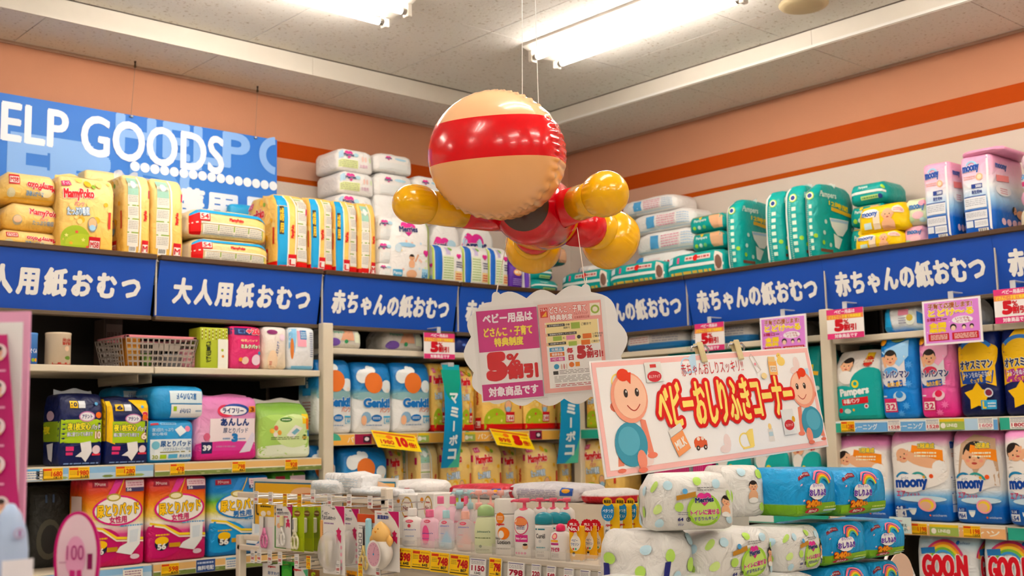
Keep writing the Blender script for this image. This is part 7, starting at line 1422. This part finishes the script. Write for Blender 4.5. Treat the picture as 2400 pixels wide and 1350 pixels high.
# picture boards standing behind the rack
def picture(label, x0, x1, yt, X, art):
    zb = zr1-.14; c, w_, h_ = onR(x0, x1, yt, zb, X); t = thing('picture_board', label, 'board', (X, c, zb), RL, 'picture boards behind the rack')
    A = Art(w_, h_, flat(w_, h_), .0004, .0006); A.box(-w_/2, 0, 0, w_/2, .006, h_, wp('#ece8e2')); A.r(.02, .0, .98, .94, '#2a7f9c', 3); A.r(.035, .0, .965, .91, '#f2b86a', 3); art(A); A.build('printed_sheet', t); MB().box(-.02, .006, -.15, .02, .012, h_*.4, CREAM).build('rear_stay', t)
picture('blue-framed picture board with a yellow field behind the hook rack', 592, 762, 1124, XB+.12, lambda A: (A.r(.035, 0, .965, .9, '#f0bc3a', 3), A.e(.75, .7, .2, .15, '#f0c49a', 18), A.t('しいのコー', .05, .2, .7, .45, '#3a2c14', .03), A.p([(.6, .7), (.95, .55), (.95, .75)], '#d8703a')))
picture('blue-framed picture board with a peach field above the white bags', 800, 932, 1120, XB+.14, lambda A: (A.e(.6, .6, .4, .35, '#f4c8a0', 22), A.e(.66, .55, .16, .2, '#e58a70', 18)))
bagw = film([(0, '#e9ecee'), (1, '#f3f4f4')], wrinkle=.8)
for lb, x0, x1, yt, X, am in (('crumpled white plastic bag of swabs on the rack, upper', 760, 850, 1112, XB+.06, .02), ('crumpled white plastic bag of swabs on the rack, lower left', 724, 790, 1130, XB+.03, .02), ('flat white plastic bag sagging toward the lotions', 820, 925, 1152, XB+.05, .014)):
    zb = zr1+.013; c, w_, h_ = onR(x0, x1, yt, zb, X); pack('plastic_bag', lb, 'bag', (X+.05, c, zb), RL, w_, .1, max(.03, h_), bagw, style='box', amp=am, r=.012, group='white swab bags on the rack', front=lambda A: A.small(.1, .3, .9, .8, 4, '#cfe0ea', .3))
# ================================================================ wipes piled on the corner table
YW = 1.86; ZT = [.93, 1.062, 1.206]     # heights of the three layers
wt = thing('display_table', 'cream table under the pile of wipes', 'table', (2.06, YW-.03, 0)); MB().box(0, 0, ZT[0]-.03, 1.45, .42, ZT[0], CREAM, .004).build('table_top', wt)
for x in (.02, 1.39):
    for y in (.02, .36): MB().box(x, y, 0, x+.04, y+.04, ZT[0]-.03, CREAM).build('leg', wt)
fWm = film([(0, '#e6e5e1'), (1, '#ecebe7')], wrinkle=.55, rough=.28); fWr = film([(0, '#6fae28'), (.24, '#7fb52a'), (.27, '#2f9fdc'), (1, '#35a6e2')], wrinkle=.55, rough=.25)
def wipe(label, x0, x1, yt, zb, Y, d, body, art, yaw=0, left=None, group=None, amp=.004, r=.024, hfix=None):
    c, w_, h_ = onL(x0, x1, yt, zb, Y); h_ = hfix or h_
    return pack('wipes_bundle', label, 'wipes', (c, Y+d/2, zb), yaw, w_, d, h_, body, front=art, left=left, style='lying', bulge=.014, r=r, amp=amp, group=group)
gw, gr = 'white and green wipes packs', 'blue rainbow wipes packs'
def wipe_turned(label, x0, x1, yt, zb, D, yaw, d, art, left, amp=.004):
    """pack turned toward the viewer; x0..x1 are the columns of its front"""
    xc = (x0+x1)/2; pm = pD(xc, (yt+1230)/2, D); nrm = Vector((math.sin(yaw), -math.cos(yaw), 0)); v_ = Vector((pm.x, pm.y, 0)).normalized()
    w_ = (x1-x0)/F*D/max(.5, -nrm.dot(v_)); h_ = pD(xc, yt, D).z-zb; c = Vector((pm.x, pm.y, 0))-nrm*d/2
    return pack('wipes_bundle', label, 'wipes', (c.x, c.y, zb), yaw, w_, d, h_, fWm, front=art, left=left, style='lying', bulge=.014, r=.024, amp=amp, group=gw)
half = lambda A: (baby(A, .7, .6, .1, body='#f4f2ee'), A.e(.85, .85, .08, .1, '#b7de6a', 14), A.e(.5, .9, .08, .1, '#c5e4f0', 14), A.e(.9, .2, .07, .09, '#b7de6a', 14), A.e(.2, .4, .1, .2, '#a6d648', 16))
wipe_turned('white and green wipes pack on top of the pile, front left', 1520, 1722, 1110, ZT[2], 2.82, -.62, .12, merries_big, merries_end)
wipe_turned('white and green wipes pack on top of the pile, partly behind the front one', 1676, 1796, 1092, ZT[2], 3.2, -.5, .12, half, None)
wipe('white and green wipes pack in the middle layer, left', 1652, 1818, 1240, ZT[1], YW-.01, .17, fWm, merries_big, .0, merries_end, gw)
wipe('white and green wipes pack in the middle layer, right', 1836, 1930, 1234, ZT[1], YW+.0, .17, fWm, merries_big, .0, merries_end, gw)
c, w_, h_ = onL(1548, 1642, 1244, ZT[1], YW+.02)
pack('wipes_bundle', 'white and green wipes pack end-on at the lower left of the pile', 'wipes', (c, YW+.13, ZT[1]), 0, w_, .2, h_, fWm, front=merries_end, left=merries_end, style='lying', r=.03, amp=.01, group=gw)
wipe('white and green wipes pack in the bottom layer, left', 1500, 1700, 1352, ZT[0], YW-.01, .2, fWm, merries_big, 0, merries_end, gw)
wipe('white and green wipes pack in the bottom layer, right', 1706, 1925, 1350, ZT[0], YW-.01, .2, fWm, merries_big, 0, None, gw)
wipe('blue rainbow wipes pack on top, nearer the white packs', 1870, 1966, 1096, ZT[2], YW, .2, fWr, rainbow_wipes, 0, None, gr)
wipe('blue rainbow wipes pack on top at the right end', 1970, 2082, 1098, ZT[2]-.012, YW, .2, fWr, rainbow_wipes, 0, None, gr)
wipe('blue rainbow wipes pack in the middle layer, left', 1934, 2038, 1224, ZT[1], YW+.01, .2, fWr, rainbow_wipes, 0, None, gr)
wipe('blue rainbow wipes pack in the middle layer, right', 2041, 2124, 1219, ZT[1], YW+.01, .2, fWr, rainbow_wipes, 0, None, gr)
wipe('blue rainbow wipes pack in the bottom layer, left', 1940, 2044, 1324, ZT[0], YW+.01, .2, fWr, rainbow_wipes, 0, None, gr)
wipe('blue rainbow wipes pack in the bottom layer, right', 2047, 2114, 1316, ZT[0], YW+.01, .2, fWr, rainbow_wipes, 0, None, gr)
# round white stool beside the pile
p = pD(2110, 1340, 4.2); st = thing('round_stand', 'round white stand with a baby picture right of the wipes pile', 'stand', (p.x, p.y, 0)); zt_ = pD(2110, 1300, 4.2).z
MB().tube([(.09*math.cos(a), .09*math.sin(a)*.3, zt_-.08+.09*math.sin(a)) for a in [i*PI/12 for i in range(25)]], .006, wp('#f1eeea'), 8).build('ring_rim', st, True)
MB().lathe([(.085, -.002), (.085, .002)], wp('#e9c9b4'), 28, (0, 0, 0), M=Matrix.Translation((0, .0, zt_-.08)) @ Matrix.Rotation(PI/2, 4, 'X')).build('picture_disc', st)
MB().tube([(0, .01, 0), (0, .01, zt_-.17)], .012, wp('#e9e6e2'), 12).lathe([(.12, 0), (.12, .01), (.02, .02)], wp('#e9e6e2'), 24).build('stem', st, True)
# ================================================================ near left: pink cosmetics stand
Df = 1.62
def near(o, px, py, D, roll=0):
    r_ = AX[0]*math.cos(roll)+AX[1]*math.sin(roll); u_ = -AX[0]*math.sin(roll)+AX[1]*math.cos(roll); frame_obj(o, pD(px, py, D), Vector((r_.x, r_.y, 0)), Vector((0, 0, 1)))
kf = Df/F
ps = thing('cosmetics_stand', 'pink display stand with a magenta strip of round portraits at the left edge', 'display stand'); near(ps, 0, 1040, Df)
MB().box(-.2, .004, -.9, 58*kf, .01, 312*kf, solid('#e6a8c8', .4, .03)).build('rear_board', ps); MB().box(-.19, .001, -.85, 44*kf, .004, 286*kf, solid('#f3f1f1', .5, .03)).build('inner_sheet', ps)
def spine(v): return (-28+ (v*1.0)*0)*kf
pts = [(-30, 790), (2, 985), (22, 1130), (50, 1250), (86, 1380)]
L_ = [(q[0]-25, q[1]) for q in pts]; R_ = [(15, 785), (45, 985), (66, 1130), (90, 1250), (118, 1380)]
m = MB(); vs = []; fs = []
for i, (l_, r_) in enumerate(zip([(-30, 785), (-6, 985), (14, 1130), (36, 1250), (62, 1380)], R_)):
    yv = -.01-.012*i
    vs += [(l_[0]*kf, yv, -(l_[1]-1040)*kf), (r_[0]*kf, yv, -(r_[1]-1040)*kf), (l_[0]*kf, yv+.002, -(l_[1]-1040)*kf), (r_[0]*kf, yv+.002, -(r_[1]-1040)*kf)]
for i in range(4): b = 4*i; fs += [(b, b+4, b+5, b+1), (b+2, b+3, b+7, b+6), (b+1, b+5, b+7, b+3), (b, b+2, b+6, b+4)]
m.add(vs, fs, solid('#b8146e', .4, .03)).build('magenta_strip', ps)
A = Art(1, 1, lambda a, b, off: (a*kf, -.06-off*.5, -(b-1040)*kf), .0004, .0006)
for cx, cy in ((2, 826), (8, 912), (14, 1000), (22, 1087), (40, 1177), (62, 1262), (84, 1345)):
    i_ = max(0, min(1, (cy-785)/595)); yv = -.012-.05*i_
    A.fn = lambda a, b, off, yv=yv: (a*kf, yv-off, -(b-1040)*kf)
    A.e(cx, cy, 19, 19, '#f0dfe2', 22); A.e(cx, cy+2, 9, 12, '#e0a894', 16); A.e(cx, cy-7, 9, 6, '#4a3a36', 14); A.e(cx, cy+16, 12, 5, '#eac8a0', 12)
    A.r(cx-18, cy+42, cx+18, cy+47, '#e8a8c8', 2, tilt=0)
A.build('portraits', ps)
MB().box(-.25, -.05, -.75, .12, .15, -.30, solid('#a01058', .5)).build('stand_base', ps)
ov = thing('oval_sign', 'white oval sign with a magenta rim and the number 100', 'sign'); Do = 1.75; ko = Do/F; near(ov, 180, 1300, Do)
ring = [(54*ko*math.cos(a), (100 if math.sin(a) > 0 else 150)*ko*math.sin(a)) for a in [2*PI*i/40 for i in range(40)]]
MB().prism(ring[::-1], 0, .004, solid('#c81f7a', .4, .03)).build('rim_board', ov); MB().prism([(x*.86, z*.93) for x, z in ring][::-1], -.001, 0, solid('#efe2e6', .4, .03)).build('face_sheet', ov)
A = Art(1, 1, lambda a, b, off: (a*ko, -.001-off, -b*ko), .0004, .0008); A.e(-2, 5, 24, 48, '#eab8d4', 26)
A.add(*(lambda g: ([A.fn(-22+(v_[0]-g[2][0])/(g[2][2]-g[2][0])*40, 12-(v_[1]-g[2][1])/(g[2][3]-g[2][1])*34, .0024) for v_ in g[0]], g[1]))(glyphs('100', 0)), ink('#b03a80'))
A.p([(-14, 34), (-16, 60), (-8, 52), (-2, 58), (-2, 36)], '#c83a84'); A.p([(12, 34), (16, 60), (8, 52), (2, 58), (2, 36)], '#c83a84'); A.r(26, -2, 38, 34, '#8a1f5a', 2); A.small(-40, 14, -22, 20, 1, '#c9a0b8'); A.build('printed_sheet', ov)
MB().tube([(0, .004, -120*ko), (0, .004, -.55)], .006, wp('#e9e6e2'), 8).build('stem', ov)
nb = thing('toner_bottle', 'pale blue bottle with a white cap at the lower left corner', 'bottle', pD(20, 1350, 1.35)); k_ = 1.35/F
nb.location.z -= .0
MB().lathe([(34*k_, -.12), (42*k_, -.1), (42*k_, 60*k_), (38*k_, 100*k_), (26*k_, 140*k_), (10*k_, 165*k_), (.001, 168*k_)], film([(0, '#c8d4ea'), (1, '#b0c4e4')], wrinkle=.05), 28).build('body', nb, True)
MB().box(-30*k_, -46*k_, -16*k_, 40*k_, -42*k_, 40*k_, wp('#eeeaf0')).build('front_label', nb)
A = Art(1, 1, lambda a, b, off: (a*k_, -44*k_-off, b*k_), .0004, .0012); A.e(6, 100, 13, 13, '#c8a0c4', 20); A.e(6, 100, 11, 11, '#c0cce6', 20); A.r(3, 92, 9, 108, '#a86aa8', 1); A.build('printed_mark', nb)
MB().box(-.25, -.12, -.125, .12, .12, -.12, wp('#d8c8cc')).build('shelf_foot', nb)
